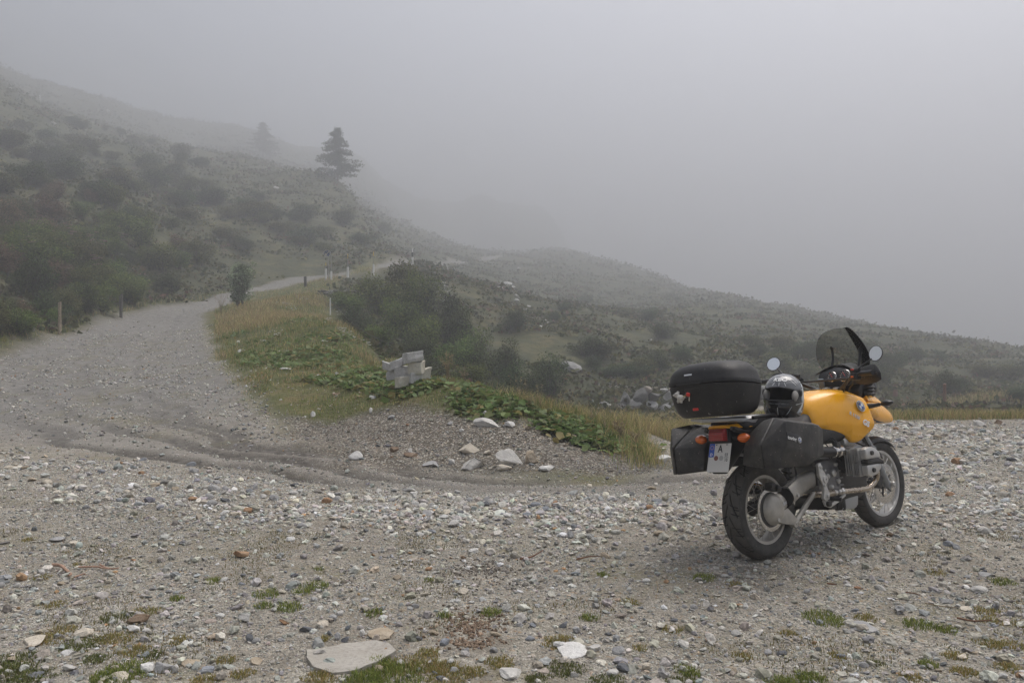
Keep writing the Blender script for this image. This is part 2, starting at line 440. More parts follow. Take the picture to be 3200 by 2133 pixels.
    # thin moss and dry grass on the yard
    moss = math_n(nt, 'MULTIPLY', ramp(nt, noise(1.1, 6, .6), [(.50, 0.0), (.64, .75)]).outputs[0], math_n(nt, 'MULTIPLY', at['yard'], math_n(nt, 'SUBTRACT', 1.0, math_n(nt, 'MAXIMUM', at['dirt'], at['coarse'], True), True)))
    col = mixc(nt, math_n(nt, 'MULTIPLY', moss, ramp(nt, noise(26, 4), [(.4, 0.0), (.6, .8)]).outputs[0]), col, (.17, .155, .065))
    L.new(col, b.inputs['Base Color'])
    b.inputs['Roughness'].default_value = .93
    b.inputs['Specular IOR Level'].default_value = .25
    # relief
    h1 = math_n(nt, 'MULTIPLY', ramp(nt, g1.outputs['Distance'], [(.0, 1.0), (.6, 0.0)]).outputs[0], 1.0)
    hsum = math_n(nt, 'ADD', math_n(nt, 'MULTIPLY', h1, .010), math_n(nt, 'MULTIPLY', fine, .006))
    hsum = math_n(nt, 'ADD', hsum, math_n(nt, 'MULTIPLY', ramp(nt, g2.outputs['Distance'], [(.0, 1.0), (.6, 0.0)]).outputs[0], .004))
    hsum = math_n(nt, 'ADD', hsum, math_n(nt, 'MULTIPLY', noise(20, 4), .012))
    hsum = math_n(nt, 'ADD', hsum, math_n(nt, 'MULTIPLY', math_n(nt, 'MULTIPLY', noise(2.2, 5, .65), math_n(nt, 'SUBTRACT', 1.0, gy, True)), .30))
    bp = N(nt, 'ShaderNodeBump'); bp.inputs['Strength'].default_value = .8; bp.inputs['Distance'].default_value = 1.0
    L.new(hsum, bp.inputs['Height']); L.new(bp.outputs[0], b.inputs['Normal'])
    return m
M_GROUND = ground_material()
GROUND = build_ground()
# ------------------------------------------------------------------ stones
def ico(sub):
    bm = bmesh.new(); bmesh.ops.create_icosphere(bm, subdivisions=sub, radius=1.0)
    V = np.array([v.co[:] for v in bm.verts]); F = np.array([[v.index for v in f.verts] for f in bm.faces]); bm.free()
    return V, F
ICO1, ICO2, ICO3 = ico(1), ico(2), ico(3)
OCT = (np.array([(1, 0, 0), (-1, 0, 0), (0, 1, 0), (0, -1, 0), (0, 0, 1), (0, 0, -1)], float), np.array([(0, 2, 4), (2, 1, 4), (1, 3, 4), (3, 0, 4), (2, 0, 5), (1, 2, 5), (3, 1, 5), (0, 3, 5)]))
STONE_TONES = np.array([(.335, .322, .305), (.425, .41, .38), (.265, .262, .258), (.37, .345, .30), (.30, .275, .235), (.52, .51, .48), (.20, .205, .215), (.24, .225, .20), (.13, .135, .145), (.30, .19, .11), (.285, .31, .30), (.36, .30, .235)])
STONE_P = np.array([.25, .15, .19, .12, .12, .035, .05, .05, .015, .012, .03, .015]); STONE_P /= STONE_P.sum()
def stone_tints(n):
    t = 1.45 * STONE_TONES[rng.choice(len(STONE_TONES), n, p=STONE_P)]
    return np.clip(t * rng.normal(.82, .15, (n, 1)).clip(.45, 1.3) * rng.normal(1, .03, (n, 3)) * np.array([.985, .985, .945]), .02, .62)
def stones(base, pos, size, tint, flatness=(.32, .75), jit=.16, tilt=.3):
    """many stones as one mesh: pos (n,3) on the ground, size = half length"""
    Vb, Fb = base; n = len(pos); k = len(Vb)
    V = np.repeat(Vb[None], n, 0)
    # a few random flattened sides make them angular
    for _ in range(3):
        nrm = rng.normal(size=(n, 3)); nrm /= np.linalg.norm(nrm, axis=1, keepdims=True)
        off = rng.uniform(.45, .9, n)
        d = np.einsum('nkc,nc->nk', V, nrm) - off[:, None]
        V = V - np.clip(d, 0, None)[:, :, None] * nrm[:, None, :]
    V = V * (1 + rng.normal(0, jit, (n, k, 1)))
    sc = np.stack([np.ones(n), rng.uniform(.55, 1.0, n), rng.uniform(*flatness, n)], -1) * size[:, None]
    V = V * sc[:, None, :]
    def rot(V, a, i, j):
        c, s = np.cos(a)[:, None], np.sin(a)[:, None]
        p, q = V[:, :, i].copy(), V[:, :, j].copy()
        V[:, :, i] = p * c - q * s; V[:, :, j] = p * s + q * c
    rot(V, rng.normal(0, tilt, n), 0, 2); rot(V, rng.normal(0, tilt, n), 1, 2); rot(V, rng.uniform(0, 6.28, n), 0, 1)
    V[:, :, 2] += (sc[:, 2] * rng.uniform(.15, .65, n))[:, None]
    V = V + pos[:, None, :]
    F = Fb[None] + (np.arange(n) * k)[:, None, None]
    C = np.repeat(tint, len(Fb), 0)
    return V.reshape(-1, 3), F.reshape(-1, 3), C
def fan(n, r0, r1, a=.66):
    """n points spread evenly over the ground seen between r0 and r1 metres"""
    d = np.sqrt(rng.uniform(r0 ** 2, r1 ** 2, n)); x = rng.uniform(-1, 1, n) * (a * d + 1.1)
    return x, d
def stone_material(name='stones'):
    m, nt, b = new_mat(name)
    at = N(nt, 'ShaderNodeAttribute', attribute_name='tint')
    geo = N(nt, 'ShaderNodeNewGeometry')
    n1 = N(nt, 'ShaderNodeTexNoise'); n1.inputs['Scale'].default_value = 70; n1.inputs['Detail'].default_value = 5; n1.inputs['Roughness'].default_value = .65
    nt.links.new(geo.outputs['Position'], n1.inputs['Vector'])
    r = ramp(nt, n1.outputs['Fac'], [(.3, .68), (.7, 1.25)])
    nt.links.new(mixc(nt, 1.0, at.outputs['Color'], r.outputs[0], 'MULTIPLY'), b.inputs['Base Color'])
    b.inputs['Roughness'].default_value = .85
    b.inputs['Specular IOR Level'].default_value = .3
    bp = N(nt, 'ShaderNodeBump'); bp.inputs['Strength'].default_value = .5; bp.inputs['Distance'].default_value = .004
    nt.links.new(n1.outputs['Fac'], bp.inputs['Height']); nt.links.new(bp.outputs[0], b.inputs['Normal'])
    return m
M_STONE = stone_material()

def rock_material(name, colour, accent, scale=9.0, band=False):
    m, nt, b = new_mat(name)
    tc = N(nt, 'ShaderNodeTexCoord')
    n1 = N(nt, 'ShaderNodeTexNoise'); n1.inputs['Scale'].default_value = scale; n1.inputs['Detail'].default_value = 8; n1.inputs['Roughness'].default_value = .68
    nt.links.new(tc.outputs['Object'], n1.inputs['Vector'])
    n2 = N(nt, 'ShaderNodeTexNoise'); n2.inputs['Scale'].default_value = scale * 9; n2.inputs['Detail'].default_value = 4
    nt.links.new(tc.outputs['Object'], n2.inputs['Vector'])
    c = mixc(nt, ramp(nt, n1.outputs['Fac'], [(.36, 0.0), (.66, 1.0)]).outputs[0], colour, accent)
    c = mixc(nt, ramp(nt, n2.outputs['Fac'], [(.5, 0.0), (.75, .45)]).outputs[0], c, tuple(.45 * v for v in colour))
    if band:
        w = N(nt, 'ShaderNodeTexWave'); w.inputs['Scale'].default_value = 6; w.inputs['Distortion'].default_value = 7; w.bands_direction = 'Z'
        nt.links.new(tc.outputs['Object'], w.inputs['Vector'])
        c = mixc(nt, math_n(nt, 'MULTIPLY', w.outputs['Fac'], .35), c, accent)
    nt.links.new(c, b.inputs['Base Color'])
    b.inputs['Roughness'].default_value = .9; b.inputs['Specular IOR Level'].default_value = .25
    bp = N(nt, 'ShaderNodeBump'); bp.inputs['Strength'].default_value = .6; bp.inputs['Distance'].default_value = .02
    nt.links.new(math_n(nt, 'ADD', n1.outputs['Fac'], math_n(nt, 'MULTIPLY', n2.outputs['Fac'], .3)), bp.inputs['Height']); nt.links.new(bp.outputs[0], b.inputs['Normal'])
    return m
RM = {
    'pale': rock_material('pale schist', (0.432, 0.420, 0.396), (0.600, 0.582, 0.540), band=True),
    'white': rock_material('white quartz rock', (0.600, 0.588, 0.558), (0.744, 0.732, 0.696)),
    'grey': rock_material('grey gneiss', (0.282, 0.282, 0.282), (0.408, 0.402, 0.390), band=True),
    'dark': rock_material('dark slate', (0.120, 0.126, 0.138), (0.204, 0.210, 0.216)),
    'cream': rock_material('cream stone', (0.516, 0.462, 0.372), (0.636, 0.576, 0.480)),
    'tan': rock_material('tan stone', (0.360, 0.294, 0.210), (0.468, 0.402, 0.312)),
    'rust': rock_material('rusty stone', (0.360, 0.198, 0.102), (0.432, 0.312, 0.204)),
    'brown': rock_material('brown stone', (0.150, 0.098, 0.062), (0.252, 0.192, 0.138)),
    'blue': rock_material('blue grey stone', (0.240, 0.258, 0.288), (0.360, 0.372, 0.384)),
}

def rock_mesh(name, sx, sy, sz, seed, angular=.55, base=ICO3, rough=.10, block=0.0, cuts=9):
    r = np.random.default_rng(seed)
    V, F = base[0].copy(), base[1]
    if block:
        V = V / (np.abs(V) ** 5).sum(1, keepdims=True) ** (1 / 5) * (1 - .0) if block >= 1 else V / ((np.abs(V) ** 3).sum(1, keepdims=True) ** (1 / 3))
    for _ in range(cuts):
        n = r.normal(size=3); n /= np.linalg.norm(n)
        d = V @ n - r.uniform(angular, .95)
        V = V - np.clip(d, 0, None)[:, None] * n
    nz = fbm(V[:, 0] * 2 + seed * 7.1, V[:, 1] * 2 + V[:, 2] * 3.3 + seed, 1.3, 3)
    V = V * (1 + rough * nz[:, None] + r.normal(0, .018, (len(V), 1)))
    V = V * np.array([sx, sy, sz])
    return np_mesh(name, V, F, smooth=False)

# ---- loose gravel: everything too small or too many to count, one object per kind of patch
def gravel():
    Vs, Fs, Cs = [], [], []; off = 0
    def add(res):
        nonlocal off
        V, F, C = res; Vs.append(V); Fs.append(F + off); Cs.append(C); off += len(V)
    # (count, r0, r1, half size range, base chance, chance on coarse, base mesh)
    for n, r0, r1, s0, s1, pb, pc, base in (
            (230000, 2.9, 8.6, .0045, .0085, .60, .35, OCT),
            (76000, 2.9, 9.5, .008, .0145, .42, .85, OCT),
            (24000, 2.9, 7.0, .013, .025, .26, .90, ICO1),
            (60000, 7.0, 16.0, .012, .024, .34, .92, OCT),
            (2600, 2.9, 6.0, .025, .040, .22, .95, ICO2),
            (19000, 6.0, 21.0, .020, .042, .24, .80, ICO1),
            (34000, 13.0, 32.0, .018, .044, .42, .6, OCT),
            (9000, 28.0, 62.0, .03, .06, .30, .5, OCT)):
        x, y = fan(n, r0, r1)
        m = masks(x, y)
        open_ = np.clip(m['yard'] + m['road'] + m['soil'], 0, 1)
        p = (pb + (pc - pb) * m['coarse']) * open_
        patch = fbm(x, y, .9, 3)
        p *= np.clip(1 + 1.1 * patch, .15, 2)
        p *= 1 - .35 * m['dirt'] * (1 - m['soil'])
        p *= 1 - .75 * m['track']
        if s0 > .012: p = np.where(m['road'] * (np.hypot(x, y) > 11) > .5, p * (1.0 + 1.3 * (fbm(x, y, 1.2, 2) > .1)), p)
        p += m['grass'] * .035 * (s1 > .02)
        # clear of the wheels
        for bx, by in ((1.62, 5.43), (2.81, 6.36)): p *= np.hypot(x - bx, y - by) > .13
        k = rng.random(n) < p
        x, y = x[k], y[k]
        z = height(x, y)
        s = (s0 + (s1 - s0) * rng.power(1.0, len(x)) ** 1.6) * (1 + (.4 * m['coarse'][k] if s0 > .012 else 0))
        add(stones(base, np.stack([x, y, z], -1), s, np.clip(stone_tints(len(x)) * ((1 + .26 * m['coarse'][k]) * (1 - .28 * m['soil'][k]) * (1 + .10 * (y > 12.5)))[:, None], .02, .75)))
    V, F, C = np.vstack(Vs), np.vstack(Fs), np.vstack(Cs)
    print('gravel tris', len(F))
    o = link('gravel', np_mesh('gravel', V, F, False, C), mat=M_STONE)
    tag(o, 'loose grey and beige gravel strewn over the turnout and road', None, None, 'stuff')
gravel()

# ---- rocks one can point at: photo column, row of the foot, width and height in photo pixels, tone, label
ROCKS = [
    (753, 1745, 52, 26, 'rust', 'rusty orange flat stone lying beyond the pinkish root'),
    (778, 1614, 40, 22, 'rust', 'bright rust coloured cobble inside the coarse pebble band'),
    (671, 1548, 42, 34, 'grey', 'grey rounded cobble standing highest in the coarse pebble band'),
    (224, 1710, 42, 20, 'cream', 'beige rounded cobble among grey gravel above the pinkish root'),
    (180, 1697, 58, 18, 'grey', 'flat grey stone just behind the beige cobble on the gravel'),
    (430, 1946, 78, 32, 'brown', 'dark brown elongated rock lying across moss'),
    (414, 1975, 44, 24, 'white', 'white angular stone just in front of the dark brown elongated rock'),
    (455, 1976, 30, 16, 'pale', 'small pale stone touching the white angular stone'),
    (260, 1990, 66, 27, 'cream', 'cream triangular stone on the mossy ground'),
    (105, 2024, 92, 24, 'cream', 'long pinkish cream slab lying at the mossy edge'),
    (213, 2047, 58, 22, 'white', 'white flat block beside the long pinkish cream slab'),
    (778, 2008, 34, 28, 'dark', 'dark pyramid shaped stone on bare gravel'),
    (963, 1976, 56, 22, 'dark', 'dark green grey wedge shaped stone pointing sideways'),
    (804, 2076, 48, 20, 'tan', 'tan elongated pebble lying near the big flagstone'),
    (505, 2110, 80, 32, 'grey', 'mid grey boulder in the row of stones beside bright green moss'),
    (458, 2108, 50, 36, 'white', 'white stone at the near end of the row beside bright green moss'),
    (549, 2104, 28, 28, 'pale', 'small upright pale stone at the far end of the row by the moss'),
    (600, 2084, 62, 16, 'tan', 'flat tan stone behind the upright pale stone'),
    (640, 2108, 55, 20, 'blue', 'blue grey flat stone right of the stone row'),
    (217, 2108, 52, 20, 'pale', 'pale oval stone on mossy gravel near the picture corner'),
    (112, 2124, 58, 18, 'dark', 'dark grey flat stone nearest the lower picture corner'),
    (370, 2132, 60, 18, 'cream', 'cream flat stone at the foot of the bright green moss'),
    (767, 1944, 56, 30, 'pale', 'pale ragged stone next to yellow green moss'),
    (603, 1876, 27, 24, 'pale', 'pale rounded pebble standing alone on fine gravel'),
    (845, 1838, 26, 18, 'pale', 'pale pebble above the green grass patch'),
    (1201, 2003, 106, 14, 'tan', 'long thin tan slab behind the big flagstone'),
    (1132, 1992, 32, 30, 'white', 'cube like white stone behind the big flagstone'),
    (1005, 1962, 44, 24, 'cream', 'cream angular stone beside the dark green grey wedge'),
    (1062, 1926, 27, 22, 'pale', 'small round pale stone topping the cream angular stone group'),
    (1041, 1938, 34, 20, 'grey', 'grey stone between the cream angular stone and a round pale one'),
    (1078, 2012, 37, 22, 'dark', 'dark stone leaning behind the left part of the big flagstone'),
    (1056, 2004, 26, 30, 'grey', 'upright grey stone behind the big flagstone'),
    (1448, 1864, 44, 20, 'cream', 'cream block beside the churned dark clods'),
    (1476, 1730, 40, 18, 'white', 'white stone at the far edge of the churned dark earth'),
    (1450, 1746, 24, 14, 'brown', 'small dark round pebble sitting on churned earth'),
    (1782, 2062, 112, 34, 'white', 'wide broken white slab set in the ground'),
    (1748, 2030, 42, 26, 'white', 'white angular stone at the rim of the broken white slab'),
    (1600, 2128, 92, 20, 'pale', 'pale flat slab at the bottom edge of the picture'),
    (1912, 2115, 50, 24, 'pale', 'oval pale stone before the dark block'),
    (1950, 2104, 48, 30, 'dark', 'dark block right of the broken white slab'),
    (1864, 2042, 52, 22, 'pale', 'pale flat stone right beside the broken white slab'),
    (1933, 2046, 44, 30, 'grey', 'grey rounded stone behind the dark block'),
    (2024, 2096, 36, 26, 'cream', 'cream curved stone near dry stalks'),
    (1762, 1966, 42, 24, 'dark', 'dark grey stone lying between two green tufts'),
    (1673, 1958, 24, 24, 'cream', 'small upright cream stone right of the reddish clods'),
    (1390, 2028, 34, 22, 'blue', 'blue grey stone left of the reddish clods'),
    (1950, 1741, 32, 22, 'white', 'white round stone behind the rear wheel side'),
    (1892, 1746, 40, 20, 'tan', 'tan stone touching the thin red twig'),
    (2021, 1722, 26, 18, 'grey', 'grey stone on the gravel left of the motorcycle rear wheel'),
    (2809, 1726, 35, 24, 'pale', 'pale rounded stone in front of the motorcycle front wheel'),
    (2961, 1712, 44, 20, 'blue', 'blue grey flat stone right of the motorcycle'),
    (2859, 1656, 34, 15, 'pale', 'pale flat stone just right of the front tyre'),
    (2780, 1682, 30, 16, 'brown', 'dark brown stone near the front tyre'),
    (3073, 1793, 30, 20, 'dark', 'black angular stone on gravel at the right'),
    (3086, 1806, 46, 14, 'grey', 'grey flat stone in front of the black angular stone'),
    (3060, 1846, 56, 22, 'pale', 'pale broad stone with a smaller neighbour at the right'),
    (3020, 1838, 30, 14, 'white', 'small white neighbour of the pale broad stone'),
    (2691, 1966, 84, 18, 'grey', 'flat grey slab sunk into gravel near green tufts'),
    (2660, 1945, 36, 16, 'cream', 'cream pebble behind the sunken grey slab'),
    (3060, 1330, 38, 26, 'pale', 'pale boulder on the grassy rim of the yard'),
    (3119, 1322, 24, 18, 'brown', 'brown stone on the grassy rim beside the pale boulder'),
    (3017, 1904, 40, 13, 'cream', 'cream flat chip beside a dry straw'),
    (3139, 1556, 34, 14, 'tan', 'tan flat stone on the far gravel at the right'),
    (3046, 2130, 30, 24, 'cream', 'cream stone by the yellow moss at the lower right'),
    (2540, 1742, 26, 16, 'blue', 'blue grey pebble under the motorcycle'),
    (2400, 2035, 34, 14, 'grey', 'grey flat pebble on fine gravel before the rear wheel'),
    (1592, 1456, 118, 56, 'pale', 'largest pale boulder at the foot of the earthy bank'),
    (1660, 1452, 62, 44, 'tan', 'brownish block leaning on the largest pale boulder'),
    (1576, 1464, 54, 23, 'cream', 'low cream stone in front of the largest pale boulder'),
    (1476, 1462, 100, 36, 'pale', 'tilted flat slab left of the largest pale boulder'),
    (1466, 1414, 78, 36, 'cream', 'layered cream block on the earthy bank above the tilted slab'),
    (1524, 1420, 32, 20, 'cream', 'cream stone between layered block and largest boulder'),
    (1352, 1456, 68, 22, 'grey', 'low grey brown slab half buried in the wheel track'),
    (1408, 1448, 36, 20, 'pale', 'pale stone between the half buried slab and the tilted slab'),
    (1112, 1424, 48, 32, 'white', 'white pyramid stone at the left foot of the earthy bank'),
    (1234, 1410, 32, 20, 'brown', 'brownish cobble left of a pale upright stone'),
    (1281, 1413, 24, 26, 'pale', 'pale upright stone on the bank foot'),
    (1286, 1427, 52, 14, 'brown', 'flat brown stone below the pale upright stone'),
    (1518, 1294, 40, 28, 'pale', 'pale rounded rock at the lower rim of the leafy plants'),
    (1568, 1294, 20, 18, 'white', 'white stone beside the rock under the leafy plants'),
    (1523, 1336, 96, 36, 'pale', 'pale bedrock poking out of the earthy bank'),
    (1595, 1334, 38, 20, 'white', 'white jagged stone right of the bedrock'),
    (1408, 1322, 26, 13, 'grey', 'rounded grey stone on the bank left of the bedrock'),
    (1222, 1309, 34, 15, 'grey', 'dull grey stone at the lower grass edge of the bank'),
    (1158, 1288, 18, 20, 'white', 'small white stone at the lower grass edge of the bank'),
    (978, 1300, 24, 20, 'white', 'white block at the gravel edge of the bank'),
    (1648, 1340, 34, 18, 'tan', 'tan flake on the bank below the leafy plants'),
    (1792, 1366, 22, 22, 'tan', 'tan flat stone near the right end of the leafy plants'),
    (2072, 1442, 54, 28, 'white', 'white slab leaning at the right tip of the bank'),
    (1712, 1476, 60, 20, 'white', 'crumbling white rock at the right foot of the bank'),
    (1280, 1540, 40, 18, 'pale', 'pale brown flat stone on the bare wheel line'),
    (1844, 1519, 30, 13, 'cream', 'cream stone on the bare wheel line near the motorcycle'),
    (745, 1068, 22, 10, 'white', 'white stone in the verge grass beside the road bend'),
    (757, 1105, 36, 14, 'white', 'broad white stone in the verge grass nearer the yard'),
    (824, 1068, 18, 12, 'white', 'white stone next to the white flowers on the bank'),
    (1052, 1172, 16, 14, 'white', 'single white stone in the middle of the leafy plants'),
    (995, 1180, 40, 18, 'white', 'white rock showing through the leafy plants'),
    (895, 1165, 46, 8, 'white', 'long white slab lying in the bank grass'),
    (1165, 1245, 30, 16, 'white', 'white stone in bright green grass of the bank'),
    (1050, 1225, 36, 9, 'brown', 'flat brown stone in the bank grass'),
    (1440, 1345, 20, 12, 'white', 'small white stone left of the bedrock'),
    (105, 1042, 16, 34, 'grey', 'leaning grey stone at the roadside below the shrubs'),
    (2310, 1355, 30, 14, 'pale', 'pale stone hidden behind the motorcycle luggage'),
]
def ground_hit(px, py):
    """walk along the sight line through a photo pixel until it meets the ground"""
    ds = np.concatenate([np.linspace(2.6, 16, 400), np.linspace(16, 60, 400)])
    xs = (px - 1600) / FPX * ds; zs = HC - (py - HY) / FPX * ds
    g = base_z(xs, ds)
    k = np.argmax(zs <= g)
    return (xs[k], ds[k]) if zs[k] <= g[k] else None
_seen = 0
for i, (px, py, w, h, tone, label) in enumerate(ROCKS):
    if 'hidden' in label: continue
    hit = ground_hit(px, py)
    if hit is None: continue
    x, y = hit
    s = y / FPX
    hw, hh = w * s * .5, h * s * .5
    low = h / w < .35
    seen_tilt = (HC / y)
    dep = hw * (.75 if not low else 1.0)
    if low: hh = max(h * s * .5 - .30 * hw * seen_tilt, .012)
    me = rock_mesh('rock', hw, dep, hh * 1.15, i + 1, angular=.30 + .22 * ((i * 37) % 10) / 10, base=ICO3 if w > 45 else ICO2, block=.5 if i % 3 == 0 else 0)
    yy = y + dep * .75
    z = float(height(np.array([x * yy / y]), np.array([yy]))[0])
    o = link('rock', me, mat=RM[tone], loc=(x * yy / y, yy, z + hh * .55))
    o.rotation_euler = (random.uniform(-.12, .12), random.uniform(-.15, .15), random.uniform(-.4, .4) if w > 40 else random.uniform(0, 6.28))
    tag(o, label, 'rock')

# the big flagstone at the bottom of the picture: a flat slab, its outline as seen
def flagstone():
    pts = [flat(955, 2037), flat(1000, 2030), (flat(1050, 2022)), flat(1080, 2012), flat(1165, 2007), flat(1210, 2018), flat(1237, 2040), flat(1205, 2058), flat(1170, 2078), flat(1120, 2098), flat(1040, 2105), flat(980, 2088), flat(958, 2062)]
    c = np.mean(pts, 0)
    bm = bmesh.new()
    vs = [bm.verts.new((p[0] - c[0], p[1] - c[1], 0)) for p in pts]
    f = bm.faces.new(vs); f.normal_update()
    if f.normal.z < 0: f.normal_flip()
    g = bmesh.ops.extrude_face_region(bm, geom=[f])
    for v in [e for e in g['geom'] if isinstance(e, bmesh.types.BMVert)]: v.co.z += .045
    bmesh.ops.recalc_face_normals(bm, faces=bm.faces)
    bmesh.ops.subdivide_edges(bm, edges=bm.edges, cuts=3, use_grid_fill=True)
    bmesh.ops.triangulate(bm, faces=bm.faces)
    for v in bm.verts:
        n = fbm(np.array([v.co.x + 3]), np.array([v.co.y]), .12, 3)[0]
        v.co.z += n * .012; v.co.x += n * .008
    me = bpy.data.meshes.new('flagstone'); bm.to_mesh(me); bm.free()
    o = link('flagstone', me, mat=rock_material('flagstone face', (.36, .335, .29), (.44, .415, .37), 5), loc=(c[0], c[1], -.033))
    tag(o, 'big flat pale flagstone sunk in the gravel in front', 'rock')
flagstone()

# ---- countable cobbles of the pebble band and yard: shared meshes, one object each
COBBLE_KINDS = [('pale grey', RM['pale']), ('mid grey', RM['grey']), ('cream', RM['cream']), ('white', RM['white']), ('blue grey', RM['blue']), ('dark slate', RM['dark']), ('rust brown', RM['rust']), ('tan', RM['tan'])]
COB = {}
for ki, (kn, km) in enumerate(COBBLE_KINDS):
    for v in range(3):
        me = rock_mesh('cobble', 1, random.uniform(.62, .9), random.uniform(.36, .62), 300 + ki * 5 + v, angular=.5, base=ICO2, rough=.06)
        me.materials.append(km); COB[(ki, v)] = me
ZONES = [('in the coarse pebble band across the turnout', COARSE[0], 1.0, 120), ('on the gravel right of the motorcycle', COARSE[2], 1.4, 45), ('on the far stony rim of the turnout', COARSE[1], 1.2, 25)]
def cobbles():
    todo = []; todo_lab = []
    for zn, line, wd, n in ZONES:
        k = 0
        while k < n:
            t = rng.integers(0, len(line) - 1); a, b = line[t], line[t + 1]
            p = a + (b - a) * rng.random() + rng.normal(0, wd * .45, 2)
            if abs(p[0]) > .64 * p[1] or p[1] < 3: continue
            todo.append((p, zn, rng.uniform(.035, .062) * (1 if p[1] < 9 else 1.4))); k += 1
    k = 0
    while k < 105:
        x, y = fan(1, 3.45, 5.2, .6); p = np.array([x[0], y[0]])
        todo.append((p, 'on the thin mossy gravel of the foreground', rng.uniform(.018, .036))); k += 1
    used = []
    for p, zn, s in todo:
        if any(np.hypot(*(p - np.array(q))) < .15 for q in ((1.62, 5.43), (2.81, 6.36))): continue
        if any(np.hypot(*(p - q)) < r + s for q, r in used): continue
        used.append((p, s))
        ki = int(rng.choice(8, p=[.26, .2, .12, .12, .1, .08, .04, .08]))
        z = float(height(p[:1], p[1:])[0])
        o = link('cobble', COB[(ki, int(rng.integers(3)))], loc=(p[0], p[1], z + s * .22))
        o.scale = (s, s, s); o.rotation_euler = (rng.normal(0, .15), rng.normal(0, .15), rng.uniform(0, 6.28))
        kn = COBBLE_KINDS[ki][0]
        half = 'near half' if p[1] < (4.1 if 'foreground' in zn else (6.9 if 'band' in zn else (8.5 if 'right' in zn else 12))) else 'far half'
        fg = 'foreground' in zn
        big = s * (1 if p[1] < 9 or fg else .71)
        sz = 'small' if big < (.024 if fg else .043) else ('large' if big > (.031 if fg else .054) else 'medium')
        place = 'mossy foreground gravel' if fg else ('pebble band' if 'band' in zn else ('gravel right of motorcycle' if 'right' in zn else 'far stony rim'))
        tag(o, f'{sz} {kn} cobble in {half} of {place}', 'stone', f'{sz} {kn} cobbles of the {place}')
        todo_lab.append(o)
    tell_apart(todo_lab)
cobbles()
# ------------------------------------------------------------------ shape helpers for built things
def bm_obj(name, bm, mat, parent=None, smooth=True, angle=None, loc=None):
    bmesh.ops.recalc_face_normals(bm, faces=bm.faces)
    me = bpy.data.meshes.new(name)
    for f in bm.faces: f.smooth = smooth
    bm.to_mesh(me); bm.free()
    if smooth and angle is not None:
        me.set_sharp_from_angle(angle=math.radians(angle))
    return link(name, me, parent, mat, loc)
def catmull(pts, n=6):
    p = [np.array(q, float) for q in pts]
    p = [2 * p[0] - p[1]] + p + [2 * p[-1] - p[-2]]
    out = []
    for i in range(1, len(p) - 2):
        for t in np.linspace(0, 1, n, endpoint=False):
            out.append(.5 * (2 * p[i] + (p[i + 1] - p[i - 1]) * t + (2 * p[i - 1] - 5 * p[i] + 4 * p[i + 1] - p[i + 2]) * t * t + (-p[i - 1] + 3 * p[i] - 3 * p[i + 1] + p[i + 2]) * t ** 3))
    out.append(p[-2]); return out
def add_rings(bm, rings, cap=True, closed=False):
    vs = [[bm.verts.new(tuple(q)) for q in r] for r in rings]
    k = len(vs[0]); pairs = list(zip(vs[:-1], vs[1:])) + ([(vs[-1], vs[0])] if closed else [])
    for a, b in pairs:
        for i in range(k):
            bm.faces.new((a[i], a[(i + 1) % k], b[(i + 1) % k], b[i]))
    if cap and not closed:
        bm.faces.new(vs[0][::-1]); bm.faces.new(vs[-1])
    return vs
def add_tube(bm, pts, r, seg=10, n=6, straight=False, cap=True):
    P_ = [np.array(q, float) for q in pts] if straight else catmull(pts, n)
    m = len(P_)
    rr = np.interp(np.linspace(0, 1, m), np.linspace(0, 1, len(r)), r) if hasattr(r, '__len__') else [r] * m
    t0 = P_[1] - P_[0]; t0 /= np.linalg.norm(t0)
    up = np.array([0, 0, 1.0]) if abs(t0[2]) < .9 else np.array([1.0, 0, 0])
    rings = []
    for i in range(m):
        t = P_[min(i + 1, m - 1)] - P_[max(i - 1, 0)]; t /= np.linalg.norm(t)
        u = up - t * (up @ t); u /= np.linalg.norm(u); up = u
        v = np.cross(t, u)
        rings.append([P_[i] + rr[i] * (math.cos(a) * u + math.sin(a) * v) for a in np.linspace(0, 2 * math.pi, seg, endpoint=False)])
    return add_rings(bm, rings, cap)
def tube(name, pts, r, mat, parent, seg=10, n=6, straight=False):
    bm = bmesh.new(); add_tube(bm, pts, r, seg, n, straight)
    return bm_obj(name, bm, mat, parent, True, 50)
def add_lathe(bm, prof, c, axis='y', seg=32, closed=False):
    """prof: (radius, height along axis)"""
    rings = []
    for a in np.linspace(0, 2 * math.pi, seg, endpoint=False):
        ca, sa = math.cos(a), math.sin(a)
        if axis == 'y': rings.append([(c[0] + r * ca, c[1] + h, c[2] + r * sa) for r, h in prof])
        elif axis == 'x': rings.append([(c[0] + h, c[1] + r * ca, c[2] + r * sa) for r, h in prof])
        else: rings.append([(c[0] + r * ca, c[1] + r * sa, c[2] + h) for r, h in prof])
    vs = [[bm.verts.new(q) for q in r] for r in rings]
    k = len(prof)
    for i in range(seg):
        a, b = vs[i], vs[(i + 1) % seg]
        for j in range(k if closed else k - 1):
            bm.faces.new((a[j], a[(j + 1) % k], b[(j + 1) % k], b[j]))
    if not closed:
        if prof[0][0] > 1e-6: bm.faces.new([v[0] for v in vs])
        if prof[-1][0] > 1e-6: bm.faces.new([v[-1] for v in vs][::-1])
def lathe(name, prof, c, mat, parent, axis='y', seg=32, closed=False, angle=40):
    bm = bmesh.new(); add_lathe(bm, prof, c, axis, seg, closed)
    bmesh.ops.remove_doubles(bm, verts=bm.verts, dist=1e-5)
    return bm_obj(name, bm, mat, parent, True, angle)
